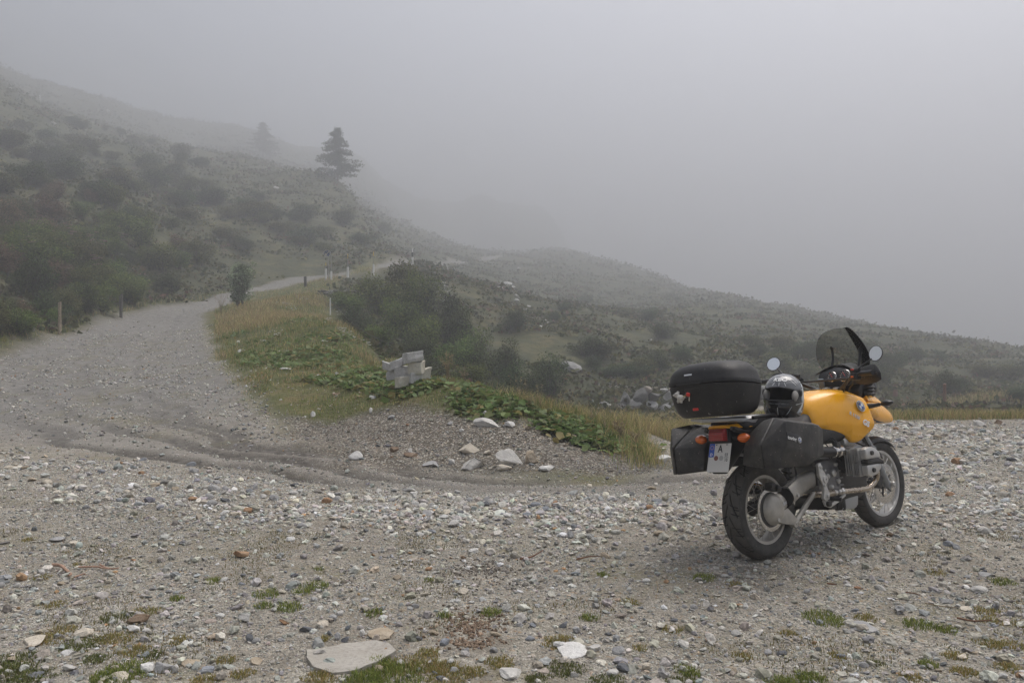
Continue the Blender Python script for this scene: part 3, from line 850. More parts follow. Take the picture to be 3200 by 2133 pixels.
def add_box(bm, c, s, rot=None, bevel=0, seg=2):
    g = bmesh.ops.create_cube(bm, size=1)
    M = Matrix.Translation(c) @ (rot.to_matrix().to_4x4() if rot else Matrix()) @ Matrix.Diagonal((*s, 1))
    bmesh.ops.transform(bm, matrix=M, verts=g['verts'])
    if bevel:
        es = list({e for v in g['verts'] for e in v.link_edges})
        bmesh.ops.bevel(bm, geom=es, offset=bevel, segments=seg, profile=.6, affect='EDGES')
def box(name, c, s, mat, parent, rot=None, bevel=.004, seg=2):
    bm = bmesh.new(); add_box(bm, c, s, rot, bevel, seg)
    return bm_obj(name, bm, mat, parent, True, 35)
def hull(name, pts, mat, parent, bevel=.01, seg=3, sub=0, post=None):
    bm = bmesh.new()
    for p in pts: bm.verts.new(tuple(p))
    r = bmesh.ops.convex_hull(bm, input=bm.verts)
    bmesh.ops.delete(bm, geom=[v for v in bm.verts if not v.link_faces], context='VERTS')
    bmesh.ops.dissolve_limit(bm, angle_limit=math.radians(4), verts=bm.verts, edges=bm.edges)
    if bevel: bmesh.ops.bevel(bm, geom=list(bm.edges), offset=bevel, segments=seg, profile=.55, affect='EDGES', clamp_overlap=True)
    if post: post(bm)
    return bm_obj(name, bm, mat, parent, True, 32)
def extr(name, outline, y0, y1, mat, parent, bevel=.003, plane='xz'):
    """outline in the x-z plane pushed from y0 to y1"""
    bm = bmesh.new()
    vs = [bm.verts.new((p[0], y0, p[1])) for p in outline]
    f = bm.faces.new(vs)
    g = bmesh.ops.extrude_face_region(bm, geom=[f])
    bmesh.ops.translate(bm, vec=(0, y1 - y0, 0), verts=[e for e in g['geom'] if isinstance(e, bmesh.types.BMVert)])
    bmesh.ops.recalc_face_normals(bm, faces=bm.faces)
    if bevel: bmesh.ops.bevel(bm, geom=list(bm.edges), offset=bevel, segments=2, profile=.6, affect='EDGES', clamp_overlap=True)
    return bm_obj(name, bm, mat, parent, True, 35)
def sheet(name, grid, mat, parent, thick=.004, sub=0):
    """grid of points [i][j] -> a thin shell"""
    bm = bmesh.new()
    vs = [[bm.verts.new(tuple(q)) for q in r] for r in grid]
    for i in range(len(vs) - 1):
        for j in range(len(vs[0]) - 1):
            bm.faces.new((vs[i][j], vs[i][j + 1], vs[i + 1][j + 1], vs[i + 1][j]))
    o = bm_obj(name, bm, mat, parent, True)
    if sub:
        s = o.modifiers.new('smooth', 'SUBSURF'); s.levels = s.render_levels = sub
    t = o.modifiers.new('thickness', 'SOLIDIFY'); t.thickness = thick; t.offset = 0
    return o
def text_mesh(name, s, size, mat, parent, mtx, extrude=.0006, shear=0.0, bold=0.0, space=1.0):
    cu = bpy.data.curves.new(name, 'FONT')
    cu.body = s; cu.size = size; cu.align_x = 'CENTER'; cu.align_y = 'CENTER'; cu.extrude = extrude; cu.shear = shear; cu.offset = bold; cu.space_character = space
    cu.resolution_u = 3
    o = bpy.data.objects.new(name, cu); COL.objects.link(o)
    dg = bpy.context.evaluated_depsgraph_get()
    me = bpy.data.meshes.new_from_object(o.evaluated_get(dg))
    bpy.data.objects.remove(o); bpy.data.curves.remove(cu)
    me.name = name; me.materials.clear()
    o = link(name, me, parent, mat); o.matrix_local = mtx
    return o
def frame_m(origin, xdir, ydir):
    """matrix whose local x, y lie along the given directions"""
    x = Vector(xdir).normalized(); z = x.cross(Vector(ydir)).normalized(); y = z.cross(x)
    M = Matrix((x, y, z)).transposed().to_4x4(); M.translation = Vector(origin); return M

# ------------------------------------------------------------------ materials of the motorcycle
def plain(name, col, rough=.5, metal=0.0, spec=.5, coat=0.0, bump=0.0, bscale=300, var=0.0, vscale=20, dust=0.0, dustcol=(.30, .28, .24)):
    m, nt, b = new_mat(name)
    tc = N(nt, 'ShaderNodeTexCoord'); c = col
    if var:
        n = N(nt, 'ShaderNodeTexNoise'); n.inputs['Scale'].default_value = vscale; n.inputs['Detail'].default_value = 6; n.inputs['Roughness'].default_value = .65
        nt.links.new(tc.outputs['Object'], n.inputs['Vector'])
        c = mixc(nt, ramp(nt, n.outputs['Fac'], [(.32, 0.0), (.68, 1.0)]).outputs[0], tuple(v * (1 - var) for v in col), tuple(min(v * (1 + var), 1) for v in col))
        rr = ramp(nt, n.outputs['Fac'], [(.3, max(rough - .12, .03)), (.7, min(rough + .14, 1))])
        nt.links.new(rr.outputs[0], b.inputs['Roughness'])
    else: b.inputs['Roughness'].default_value = rough
    if dust:
        n = N(nt, 'ShaderNodeTexNoise'); n.inputs['Scale'].default_value = 11; n.inputs['Detail'].default_value = 8; n.inputs['Roughness'].default_value = .75
        nt.links.new(tc.outputs['Object'], n.inputs['Vector'])
        v = N(nt, 'ShaderNodeTexVoronoi'); v.inputs['Scale'].default_value = 48; nt.links.new(tc.outputs['Object'], v.inputs['Vector'])
        sp = math_n(nt, 'MULTIPLY', ramp(nt, v.outputs['Distance'], [(.12, 1.0), (.20, 0.0)]).outputs[0], ramp(nt, n.outputs['Fac'], [(.50, 0.0), (.62, 1.0)]).outputs[0])
        film = math_n(nt, 'MULTIPLY', ramp(nt, n.outputs['Fac'], [(.35, 0.0), (.75, .55)]).outputs[0], dust)
        c = mixc(nt, film, c, dustcol)
        c = mixc(nt, math_n(nt, 'MULTIPLY', sp, min(1.0, dust * 2.2)), c, tuple(1.35 * v for v in dustcol))
    if hasattr(c, 'is_output'): nt.links.new(c, b.inputs['Base Color'])
    else: b.inputs['Base Color'].default_value = (*c, 1)
    b.inputs['Metallic'].default_value = metal
    b.inputs['Specular IOR Level'].default_value = spec
    b.inputs['Coat Weight'].default_value = coat
    b.inputs['Coat Roughness'].default_value = .06
    if bump:
        n2 = N(nt, 'ShaderNodeTexNoise'); n2.inputs['Scale'].default_value = bscale; n2.inputs['Detail'].default_value = 2
        nt.links.new(tc.outputs['Object'], n2.inputs['Vector'])
        bp = N(nt, 'ShaderNodeBump'); bp.inputs['Strength'].default_value = bump; bp.inputs['Distance'].default_value = .001
        nt.links.new(n2.outputs['Fac'], bp.inputs['Height']); nt.links.new(bp.outputs[0], b.inputs['Normal'])
    return m
B_YEL = plain('yellow paint', (.95, .445, .014), .24, 0, .45, .4, var=.04, vscale=4)
B_PLA = plain('black textured plastic', (.015, .015, .0165), .55, 0, .35, bump=.35, bscale=420, var=.2, vscale=9, dust=.16)
B_CASE = plain('charcoal pannier plastic', (.017, .017, .0185), .5, 0, .35, bump=.3, bscale=380, var=.15, vscale=7, dust=.42)
def case_plastic():
    m = plain('scuffed case plastic', (.013, .013, .0145), .5, 0, .35, bump=.35, bscale=420, dust=.12)
    nt = m.node_tree; b = nt.nodes['Principled BSDF']; src = b.inputs['Base Color'].links[0].from_socket
    tc = N(nt, 'ShaderNodeTexCoord'); mp = N(nt, 'ShaderNodeMapping'); mp.inputs['Scale'].default_value = (70, 55, 7)
    nt.links.new(tc.outputs['Object'], mp.inputs['Vector'])
    n = N(nt, 'ShaderNodeTexNoise'); n.inputs['Scale'].default_value = 1.0; n.inputs['Detail'].default_value = 3; nt.links.new(mp.outputs[0], n.inputs['Vector'])
    n2 = N(nt, 'ShaderNodeTexNoise'); n2.inputs['Scale'].default_value = 7; nt.links.new(tc.outputs['Object'], n2.inputs['Vector'])
    sx = N(nt, 'ShaderNodeSeparateXYZ'); nt.links.new(tc.outputs['Object'], sx.inputs[0])
    low = ramp(nt, math_n(nt, 'SUBTRACT', 1.16, sx.outputs[2]), [(.02, .25), (.12, 1.0)]).outputs[0]
    k = math_n(nt, 'MULTIPLY', math_n(nt, 'MULTIPLY', ramp(nt, n.outputs['Fac'], [(.66, 0.0), (.70, 1.0)]).outputs[0], ramp(nt, n2.outputs['Fac'], [(.50, 0.0), (.56, .8)]).outputs[0]), low)
    nt.links.new(mixc(nt, k, src, (.30, .29, .27)), b.inputs['Base Color'])
    return m
B_TOP = case_plastic()
B_SEAT = plain('dark seat vinyl', (.020, .020, .022), .62, 0, .35, bump=.4, bscale=260, dust=.08)
B_RUB = plain('tyre rubber', (.042, .041, .040), .78, 0, .3, bump=.3, bscale=180, var=.3, vscale=14, dust=.8, dustcol=(.17, .16, .145))
def dusty_tread_groove_shade(m):
    # road dust on the worn tread face; shade inside the grooves is painted black
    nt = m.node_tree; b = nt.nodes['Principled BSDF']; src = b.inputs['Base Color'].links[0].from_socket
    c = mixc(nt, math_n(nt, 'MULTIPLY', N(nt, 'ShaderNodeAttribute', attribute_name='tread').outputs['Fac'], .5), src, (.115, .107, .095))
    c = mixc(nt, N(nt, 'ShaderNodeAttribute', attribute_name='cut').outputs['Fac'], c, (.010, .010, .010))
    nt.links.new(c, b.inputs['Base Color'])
dusty_tread_groove_shade(B_RUB)
B_SILV = plain('silver cast alloy', (.58, .575, .56), .42, .65, .5, var=.12, vscale=18, dust=.25, dustcol=(.24, .22, .19))
B_DIRTY = plain('dusty alloy', (.46, .44, .40), .52, .5, .4, var=.18, vscale=14, dust=.5, dustcol=(.26, .235, .195))
B_CHROME = plain('polished steel', (.66, .64, .61), .18, 1.0, .5, var=.08, vscale=10, dust=.12)
B_EXH = plain('heat tinted steel', (.52, .45, .37), .27, 1.0, .5, var=.2, vscale=9, dust=.18)
B_DARK = plain('dark engine metal', (.060, .060, .060), .55, .5, .4, var=.3, vscale=22, dust=.35, dustcol=(.17, .155, .13))
B_FORK = plain('grey fork paint', (.26, .275, .29), .38, .25, .5, dust=.15)
B_BLK = plain('black paint', (.012, .012, .013), .35, 0, .5)
B_WHITE = plain('white print', (.78, .78, .77), .5)
B_GREYP = plain('silver print', (.62, .63, .65), .4, .3)
B_BLUE = plain('blue enamel', (.02, .10, .42), .3)
B_EU = plain('blue plate field', (.03, .09, .42), .45)
B_PLATE = plain('white plate enamel', (.62, .61, .575), .4, dust=.2, dustcol=(.40, .37, .32))
B_REDSEAL = plain('brown red seal', (.20, .07, .045), .6)
B_SEAL = plain('grey seal', (.36, .36, .35), .6)
B_REDP = plain('red plastic', (.62, .03, .02), .35)
def lens_mat(name, col, dark):
    m, nt, b = new_mat(name)
    tc = N(nt, 'ShaderNodeTexCoord')
    w = N(nt, 'ShaderNodeTexWave'); w.inputs['Scale'].default_value = 28; w.bands_direction = 'Z'
    nt.links.new(tc.outputs['Object'], w.inputs['Vector'])
    nt.links.new(mixc(nt, w.outputs['Fac'], dark, col), b.inputs['Base Color'])
    b.inputs['Roughness'].default_value = .12; b.inputs['Coat Weight'].default_value = .8; b.inputs['Coat Roughness'].default_value = .05
    b.inputs['Subsurface Weight'].default_value = .15; b.inputs['Subsurface Radius'].default_value = (.02, .008, .003)
    bp = N(nt, 'ShaderNodeBump'); bp.inputs['Strength'].default_value = .25; bp.inputs['Distance'].default_value = .002
    nt.links.new(w.outputs['Fac'], bp.inputs['Height']); nt.links.new(bp.outputs[0], b.inputs['Normal'])
    return m
B_ORANGE = lens_mat('orange lens', (.85, .20, .015), (.62, .10, .008))
B_REDL = lens_mat('red lens', (.40, .012, .012), (.20, .006, .008))
def mirror_mat():
    m, nt, b = new_mat('mirror glass')
    b.inputs['Base Color'].default_value = (.93, .95, .95, 1); b.inputs['Metallic'].default_value = 1; b.inputs['Roughness'].default_value = .03
    return m
B_MIR = mirror_mat()
def tint_glass():
    m = bpy.data.materials.new('smoked screen'); m.use_nodes = True
    nt = m.node_tree; nt.nodes.clear()
    out = N(nt, 'ShaderNodeOutputMaterial'); t = N(nt, 'ShaderNodeBsdfTransparent'); g = N(nt, 'ShaderNodeBsdfGlossy'); mx = N(nt, 'ShaderNodeMixShader'); fr = N(nt, 'ShaderNodeFresnel')
    t.inputs[0].default_value = (.74, .74, .72, 1); g.inputs['Roughness'].default_value = .06; g.inputs[0].default_value = (.9, .9, .9, 1)
    fr.inputs[0].default_value = 1.25
    nt.links.new(fr.outputs[0], mx.inputs[0]); nt.links.new(t.outputs[0], mx.inputs[1]); nt.links.new(g.outputs[0], mx.inputs[2]); nt.links.new(mx.outputs[0], out.inputs[0])
    return m
B_GLASS = tint_glass()

# ------------------------------------------------------------------ the motorcycle, built upright about its rear contact point: x forward, y left, z up
BIKE = empty('motorcycle')
tag(BIKE, 'yellow touring motorcycle with black hard cases parked on the gravel', 'motorcycle')
HEAD_, LEAN_ = 0.6667, -0.1307
STEER = math.radians(-2.0); RAKE = math.radians(26)
_st = Matrix.Translation((1.62, 0, 0)) @ Matrix.Rotation(STEER, 4, Vector((-math.sin(RAKE), 0, math.cos(RAKE)))) @ Matrix.Translation((-1.62, 0, 0))
def steer(*objs):
    for o in objs: o.data.transform(_st)

def roundel(parent, M, r):
    """round badge: black ring, white and blue quarters, silver rim"""
    o = bmesh.new(); add_lathe(o, [(r, 0), (r, .003), (r * .93, .0045), (r * .90, .004), (0, .004)], (0, 0, 0), 'z', 28)
    ring = bm_obj('badge', o, B_BLK, parent, True, 30); ring.matrix_local = M
    rim = bmesh.new(); add_lathe(rim, [(r * 1.0, .0), (r * 1.06, .002), (r * 1.04, .0045), (r * .97, .005), (r * .95, .004)], (0, 0, 0), 'z', 28); b = bm_obj('badge_rim', rim, B_GREYP, ring, True)
    for q in range(4):
        bm = bmesh.new(); c = bm.verts.new((0, 0, .0062)); last = None
        vs = [bm.verts.new((r * .56 * math.cos(a), r * .56 * math.sin(a), .0062)) for a in np.linspace(q * math.pi / 2, (q + 1) * math.pi / 2, 9)]
        bm.faces.new([c] + vs)
        g = bmesh.ops.extrude_face_region(bm, geom=list(bm.faces)); bmesh.ops.translate(bm, vec=(0, 0, -.0018), verts=[e for e in g['geom'] if isinstance(e, bmesh.types.BMVert)])
        bm_obj('badge_quarter', bm, B_WHITE if q % 2 == 0 else B_BLUE, ring, False)
    for ch, a in (('B', 128), ('M', 90), ('W', 52)):
        a = math.radians(a); p = Vector((r * .76 * math.cos(a), r * .76 * math.sin(a), .0048))
        text_mesh('letter', ch, r * .42, B_WHITE, ring, frame_m(p, (math.sin(a), -math.cos(a), 0), (math.cos(a), math.sin(a), 0)), .0006, bold=.0004)
    return ring

# ---- wheels
def tyre_mesh(name, R, W, rb, mat, grooves, seg=720):
    """road tyre with cut grooves; R outer radius, W width, rb bead radius"""
    prof = []
    h = R - rb
    for y, r in ((-.37, 0), (-.43, .10), (-.485, .32), (-.50, .50), (-.485, .64), (-.455, .74)): prof.append((rb + r * h, y * W))
    for t in np.linspace(-1, 1, 61): prof.append((rb + h * (1 - .25 * abs(t) ** 2.3), t * .445 * W))
    for y, r in ((.455, .74), (.485, .64), (.50, .50), (.485, .32), (.43, .10), (.37, 0)): prof.append((rb + r * h, y * W))
    prof = np.array(prof); k = len(prof)
    th = np.linspace(0, 2 * math.pi, seg, endpoint=False)
    T, Yg = np.meshgrid(th, prof[:, 1], indexing='ij')
    Rg = np.repeat(prof[None, :, 0], seg, 0)
    s = T * R
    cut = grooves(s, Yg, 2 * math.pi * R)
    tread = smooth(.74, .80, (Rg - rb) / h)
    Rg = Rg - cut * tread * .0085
    V = np.stack([Rg * np.cos(T), Yg, Rg * np.sin(T)], -1).reshape(-1, 3)
    I = np.arange(seg * k).reshape(seg, k); J = np.roll(I, -1, 0)
    F = np.stack([I[:, :-1], I[:, 1:], J[:, 1:], J[:, :-1]], -1).reshape(-1, 4)
    me = np_mesh(name, V, F, True)
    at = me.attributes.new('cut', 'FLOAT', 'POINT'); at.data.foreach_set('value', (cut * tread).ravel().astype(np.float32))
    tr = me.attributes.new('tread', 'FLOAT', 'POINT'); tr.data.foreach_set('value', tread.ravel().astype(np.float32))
    return me
def groove_rear(s, y, C):
    n = 14; p = C / n; out = np.zeros_like(s)
    for side in (-1, 1):
        yy = y * side
        for off, y0, y1, slope, w in ((0.0, .004, .056, 3.1, .0034), (.46, .010, .060, .62, .0030), (.64, .032, .066, .5, .0026), (.84, .018, .064, .55, .0030)):
            sp = (s / p - off + (.5 if side > 0 else 0)) % 1.0 * p
            line = (yy - y0) * slope - .25 * (yy - y0) ** 2 / .05
            d = np.abs(sp - line - .01); d = np.minimum(d, p - d)
            d = d / math.sqrt(1 + slope * slope); w = w * 1.0
            out = np.maximum(out, (1 - smooth(w * .6, w * 1.3, d)) * (yy > y0) * (yy < y1))
    return out
def groove_front(s, y, C):
    n = 34; p = C / n; out = np.zeros_like(s)
    for side in (-1, 1):
        yy = y * side
        sp = (s / p + (.5 if side > 0 else 0)) % 1.0 * p
        d = np.abs(sp - (yy * .55 + .01)); d = np.minimum(d, p - d)
        out = np.maximum(out, (1 - smooth(.0028, .0052, d)) * (yy > .010) * (yy < .052))
    return np.maximum(out, (1 - smooth(.002, .004, np.abs(np.abs(y) - .006))) * .6)
def wheel(cx, cz, R, W, rr, groove, front):
    rw = W * .36
    c = (0, 0, 0)
    rim_p = [(rr - .012, -rw), (rr + .012, -rw - .002), (rr + .014, -rw + .004), (rr - .002, -rw + .014), (rr - .012, -rw * .45), (rr - .020, 0), (rr - .012, rw * .45), (rr - .002, rw - .014), (rr + .014, rw - .004), (rr + .012, rw + .002), (rr - .012, rw), (rr - .020, rw * .55), (rr - .029, 0), (rr - .020, -rw * .55)]
    w = lathe('front_wheel' if front else 'rear_wheel', rim_p, c, B_SILV if front else B_DIRTY, BIKE, 'y', 72, True)
    w.location = (cx, 0, cz)
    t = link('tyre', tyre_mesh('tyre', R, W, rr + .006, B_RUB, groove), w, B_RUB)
    hub_w = .055 if front else .065
    lathe('hub', [(.02, -hub_w), (.045, -hub_w + .002), (.047, -hub_w + .012), (.033, -hub_w + .02), (.030, 0), (.033, hub_w - .02), (.047, hub_w - .012), (.045, hub_w - .002), (.02, hub_w)], c, B_DARK, w, 'y', 28)
    # crossed spokes from the rim edge to the hub flange
    bm = bmesh.new(); a0 = 0
    add_tube(bm, [(.043, -hub_w + .008, 0), (rr - .004, -rw + .006, 0)], .0021, 5, straight=True)
    proto = None
    nsp = 20
    for k in range(nsp):
        for side in (-1, 1):
            a = 2 * math.pi * k / nsp + (.5 * 2 * math.pi / nsp if side > 0 else 0)
            da = math.radians(34) * (1 if k % 2 else -1)
            p0 = (.043 * math.cos(a + da * 1.6), side * (hub_w - .008), .043 * math.sin(a + da * 1.6))
            p1 = ((rr - .006) * math.cos(a), side * (rw - .006), (rr - .006) * math.sin(a))
            key = (k % 2, side)
            if key not in SPOKE.setdefault(front, {}):
                b2 = bmesh.new(); add_tube(b2, [(0, 0, 0), (1, 0, 0)], .0022, 5, straight=True)
                L = (Vector(p1) - Vector(p0)).length
                bmesh.ops.scale(b2, vec=(L, 1, 1), verts=b2.verts)
                me = bpy.data.meshes.new('spoke'); b2.to_mesh(me); b2.free(); me.materials.append(B_CHROME if front else B_DIRTY); SPOKE[front][key] = me
            o = link('spoke', SPOKE[front][key], w)
            d = (Vector(p1) - Vector(p0)).normalized()
            o.matrix_local = Matrix.Translation(p0) @ d.to_track_quat('X', 'Z').to_matrix().to_4x4()
    bm.free()
    return w
SPOKE = {}
def disc(name, r0, r1, y, mat, parent, th=.005, seg=150, holes=True):
    bm = bmesh.new(); rs = np.linspace(r0, r1, 8)
    g = [[bm.verts.new((r * math.cos(a), y, r * math.sin(a))) for r in rs] for a in np.linspace(0, 2 * math.pi, seg, endpoint=False)]
    for i in range(seg):
        for j in range(7):
            if holes and ((j == 2 and i % 5 == 0) or (j == 4 and i % 5 == 2) or (j == 5 and i % 5 == 4)): continue
            a, b = g[i], g[(i + 1) % seg]; bm.faces.new((a[j], a[j + 1], b[j + 1], b[j]))
    o = bm_obj(name, bm, mat, parent, False)
    s = o.modifiers.new('thickness', 'SOLIDIFY'); s.thickness = th; s.offset = 0
    return o
rw_ = wheel(0, .321, .321, .152, .216, groove_rear, False)
disc('brake_disc', .112, .138, -.088, B_CHROME, rw_, .005)
lathe('disc_carrier', [(.05, -.086), (.113, -.092), (.115, -.084), (.06, -.076)], (0, 0, 0), B_DARK, rw_, 'y', 40)
fw_ = wheel(0, .328, .328, .116, .241, groove_front, True)
disc('brake_disc', .098, .153, -.062, B_CHROME, fw_, .005)
disc('brake_disc', .098, .153, .062, B_CHROME, fw_, .005)
for k in range(5):
    a = k * 2 * math.pi / 5 + .3
    tube('disc_arm', [(.035 * math.cos(a), -.060, .035 * math.sin(a)), (.104 * math.cos(a + .25), -.0615, .104 * math.sin(a + .25))], .007, B_DARK, fw_, 6, straight=True)
fw_.matrix_local = _st @ Matrix.Translation((1.509, 0, .328))

# ---- shaft drive on the right of the rear wheel
fd = lathe('final_drive', [(.110, -.095), (.112, -.106), (.104, -.116), (.098, -.134), (.078, -.150), (.055, -.158), (.028, -.161), (0, -.161)], (0, 0, .321), B_DIRTY, BIKE, 'y', 44)
hull('drive_neck', [(.03, -.10, .40), (.03, -.155, .375), (.03, -.155, .29), (.03, -.10, .27), (.15, -.075, .40), (.15, -.15, .385), (.15, -.15, .335), (.15, -.075, .32), (-.04, -.11, .41), (.09, -.12, .415)], B_DIRTY, fd, .012)
extr('torque_lug', [(-.02, .245), (.04, .30), (.12, .315), (.235, .212), (.235, .192), (.215, .188), (.08, .215)], -.150, -.112, B_DIRTY, fd, .005)
text_mesh('lettering', 'BMW', .030, B_GREYP, fd, frame_m((.102, -.1545, .352), (.97, 0, .20), (-.2, 0, .97)), .0012, bold=.0008)
lathe('filler_plug', [(.013, -.160), (.013, -.154), (.008, -.152)], (-.005, 0, .255), B_SILV, fd, 'y', 8)
for a in range(7):
    t = math.radians(a * 51 + 15); lathe('bolt', [(0, -.116), (.006, -.116), (.007, -.112), (.007, -.108)], (.106 * math.cos(t), 0, .321 + .106 * math.sin(t)), B_SILV, fd, 'y', 8)
bo = bmesh.new()
rings = []
for i, t in enumerate(np.linspace(0, 1, 15)):
    c = np.array([.135 + .075 * t, -.110 + .004 * t, .360 + .028 * t]); rr = .052 + (.006 if i % 2 else -.004) + .006 * math.sin(t * 3.1)
    ax = np.array([.94, .02, .34]); u = np.array([0, 1, 0]); w = np.cross(ax, u)
    rings.append([c + rr * (math.cos(a) * u + math.sin(a) * w) for a in np.linspace(0, 2 * math.pi, 22, endpoint=False)])
add_rings(bo, rings); bm_obj('rubber_boot', bo, B_BLK, BIKE, True, 60)
bm = bmesh.new(); rings = []
for x, y, z, w, h in ((.20, -.108, .385, .050, .062), (.26, -.105, .405, .052, .066), (.36, -.100, .435, .048, .062), (.46, -.095, .455, .044, .056), (.56, -.09, .465, .05, .06)):
    rings.append([(x + .25 * h * math.sin(a) * -.5, y + w * math.copysign(abs(math.cos(a)) ** .7, math.cos(a)), z + h * math.copysign(abs(math.sin(a)) ** .7, math.sin(a))) for a in np.linspace(0, 2 * math.pi, 20, endpoint=False)])
add_rings(bm, rings); swing = bm_obj('swingarm', bm, B_DIRTY, BIKE, True, 50)
lathe('pivot_bolt', [(0, -.168), (.012, -.168), (.014, -.160), (.014, -.13)], (.262, 0, .385), B_SILV, swing, 'y', 12)
tr = bmesh.new()
add_tube(tr, [(.222, -.132, .200), (.30, -.130, .246), (.42, -.127, .318), (.50, -.125, .367)], [.022, .019, .018, .020], 12)
add_lathe(tr, [(.012, -.150), (.022, -.150), (.022, -.112), (.012, -.112)], (.222, 0, .200), 'y', 18)
bm_obj('torque_rod', tr, B_DIRTY, BIKE, True, 45)
cal = bmesh.new(); add_box(cal, (.03, -.095, .462), (.085, .052, .05), Euler((0, .3, 0)), .008); add_box(cal, (.055, -.125, .452), (.04, .03, .035), Euler((0, .3, 0)), .006); add_box(cal, (-.005, -.12, .478), (.03, .03, .028), None, .006)
bm_obj('rear_caliper', cal, B_DARK, BIKE, True, 35)
tube('brake_hose', [(.06, -.13, .455), (.12, -.145, .452), (.20, -.15, .49), (.235, -.15, .52), (.245, -.14, .58)], .006, B_BLK, BIKE, 6)
tube('left_swing_strut', [(.02, .10, .33), (.3, .11, .40), (.55, .10, .46)], .03, B_DARK, BIKE, 10)

for _o in (fd, swing): pass
for _o in [o for o in BIKE.children if o.name.split('.')[0] in ('final_drive', 'rubber_boot', 'swingarm', 'torque_rod')]: _o.location.y += .028; _o.location.x -= .006
fd.location.x += .030

# shock, frame
sp = bmesh.new()
add_tube(sp, [(.30 + .10 * t + .030 * math.sin(t * 44) * .9, -.02 + .034 * math.cos(t * 44), .47 + .26 * t) for t in np.linspace(0, 1, 110)], .007, 6, 1)
bm_obj('shock_spring', sp, B_BLK, BIKE)
tube('shock_absorber', [(.29, -.02, .44), (.41, -.02, .76)], .022, B_DARK, BIKE, 12, straight=True)
for s in (-1, 1):
    tube('subframe_tube', [(.50, s * .13, .56), (.30, s * .13, .68), (.0, s * .12, .80), (-.32, s * .11, .86)], .014, B_DARK, BIKE, 8)
    tube('seat_rail', [(.62, s * .12, .80), (.3, s * .12, .80), (-.33, s * .10, .87)], .013, B_DARK, BIKE, 8)

# ---- engine: gearbox, crankcase, two opposed cylinders
B_GEAR = plain('gearbox grey', (.235, .235, .24), .45, .45, .5, var=.22, vscale=16, dust=.3, dustcol=(.2, .185, .16))
gb = hull('gearbox', [(.52, y, z) for y in (-.14, .14) for z in (.36, .55)] + [(.75, y, z) for y in (-.16, .16) for z in (.34, .60)] + [(.56, -.15, .59), (.56, .15, .59)], B_GEAR, BIKE, .022)
for x, z, r in ((.585, .475, .018), (.665, .49, .026), (.62, .40, .016), (.71, .43, .018), (.70, .545, .016), (.55, .52, .012)):
    lathe('bolt', [(0, -.176), (r * .6, -.176), (r, -.168), (r, -.14)], (x, 0, z), B_SILV, gb, 'y', 14)
for z in (.40, .45, .50, .55): box('case_rib', (.735, -.163, z), (.07, .012, .010), B_GEAR, gb, None, .003)
hull('crankcase', [(.74, y, z) for y in (-.15, .15) for z in (.31, .62)] + [(1.12, y, z) for y in (-.15, .15) for z in (.33, .60)] + [(.80, -.12, .27), (1.05, -.12, .27), (.80, .12, .27), (1.05, .12, .27)], B_DARK, BIKE, .02)
lathe('front_cover', [(.13, 0), (.15, .02), (.14, .06), (.08, .08), (0, .08)], (1.10, 0, .46), B_DARK, BIKE, 'x', 30)
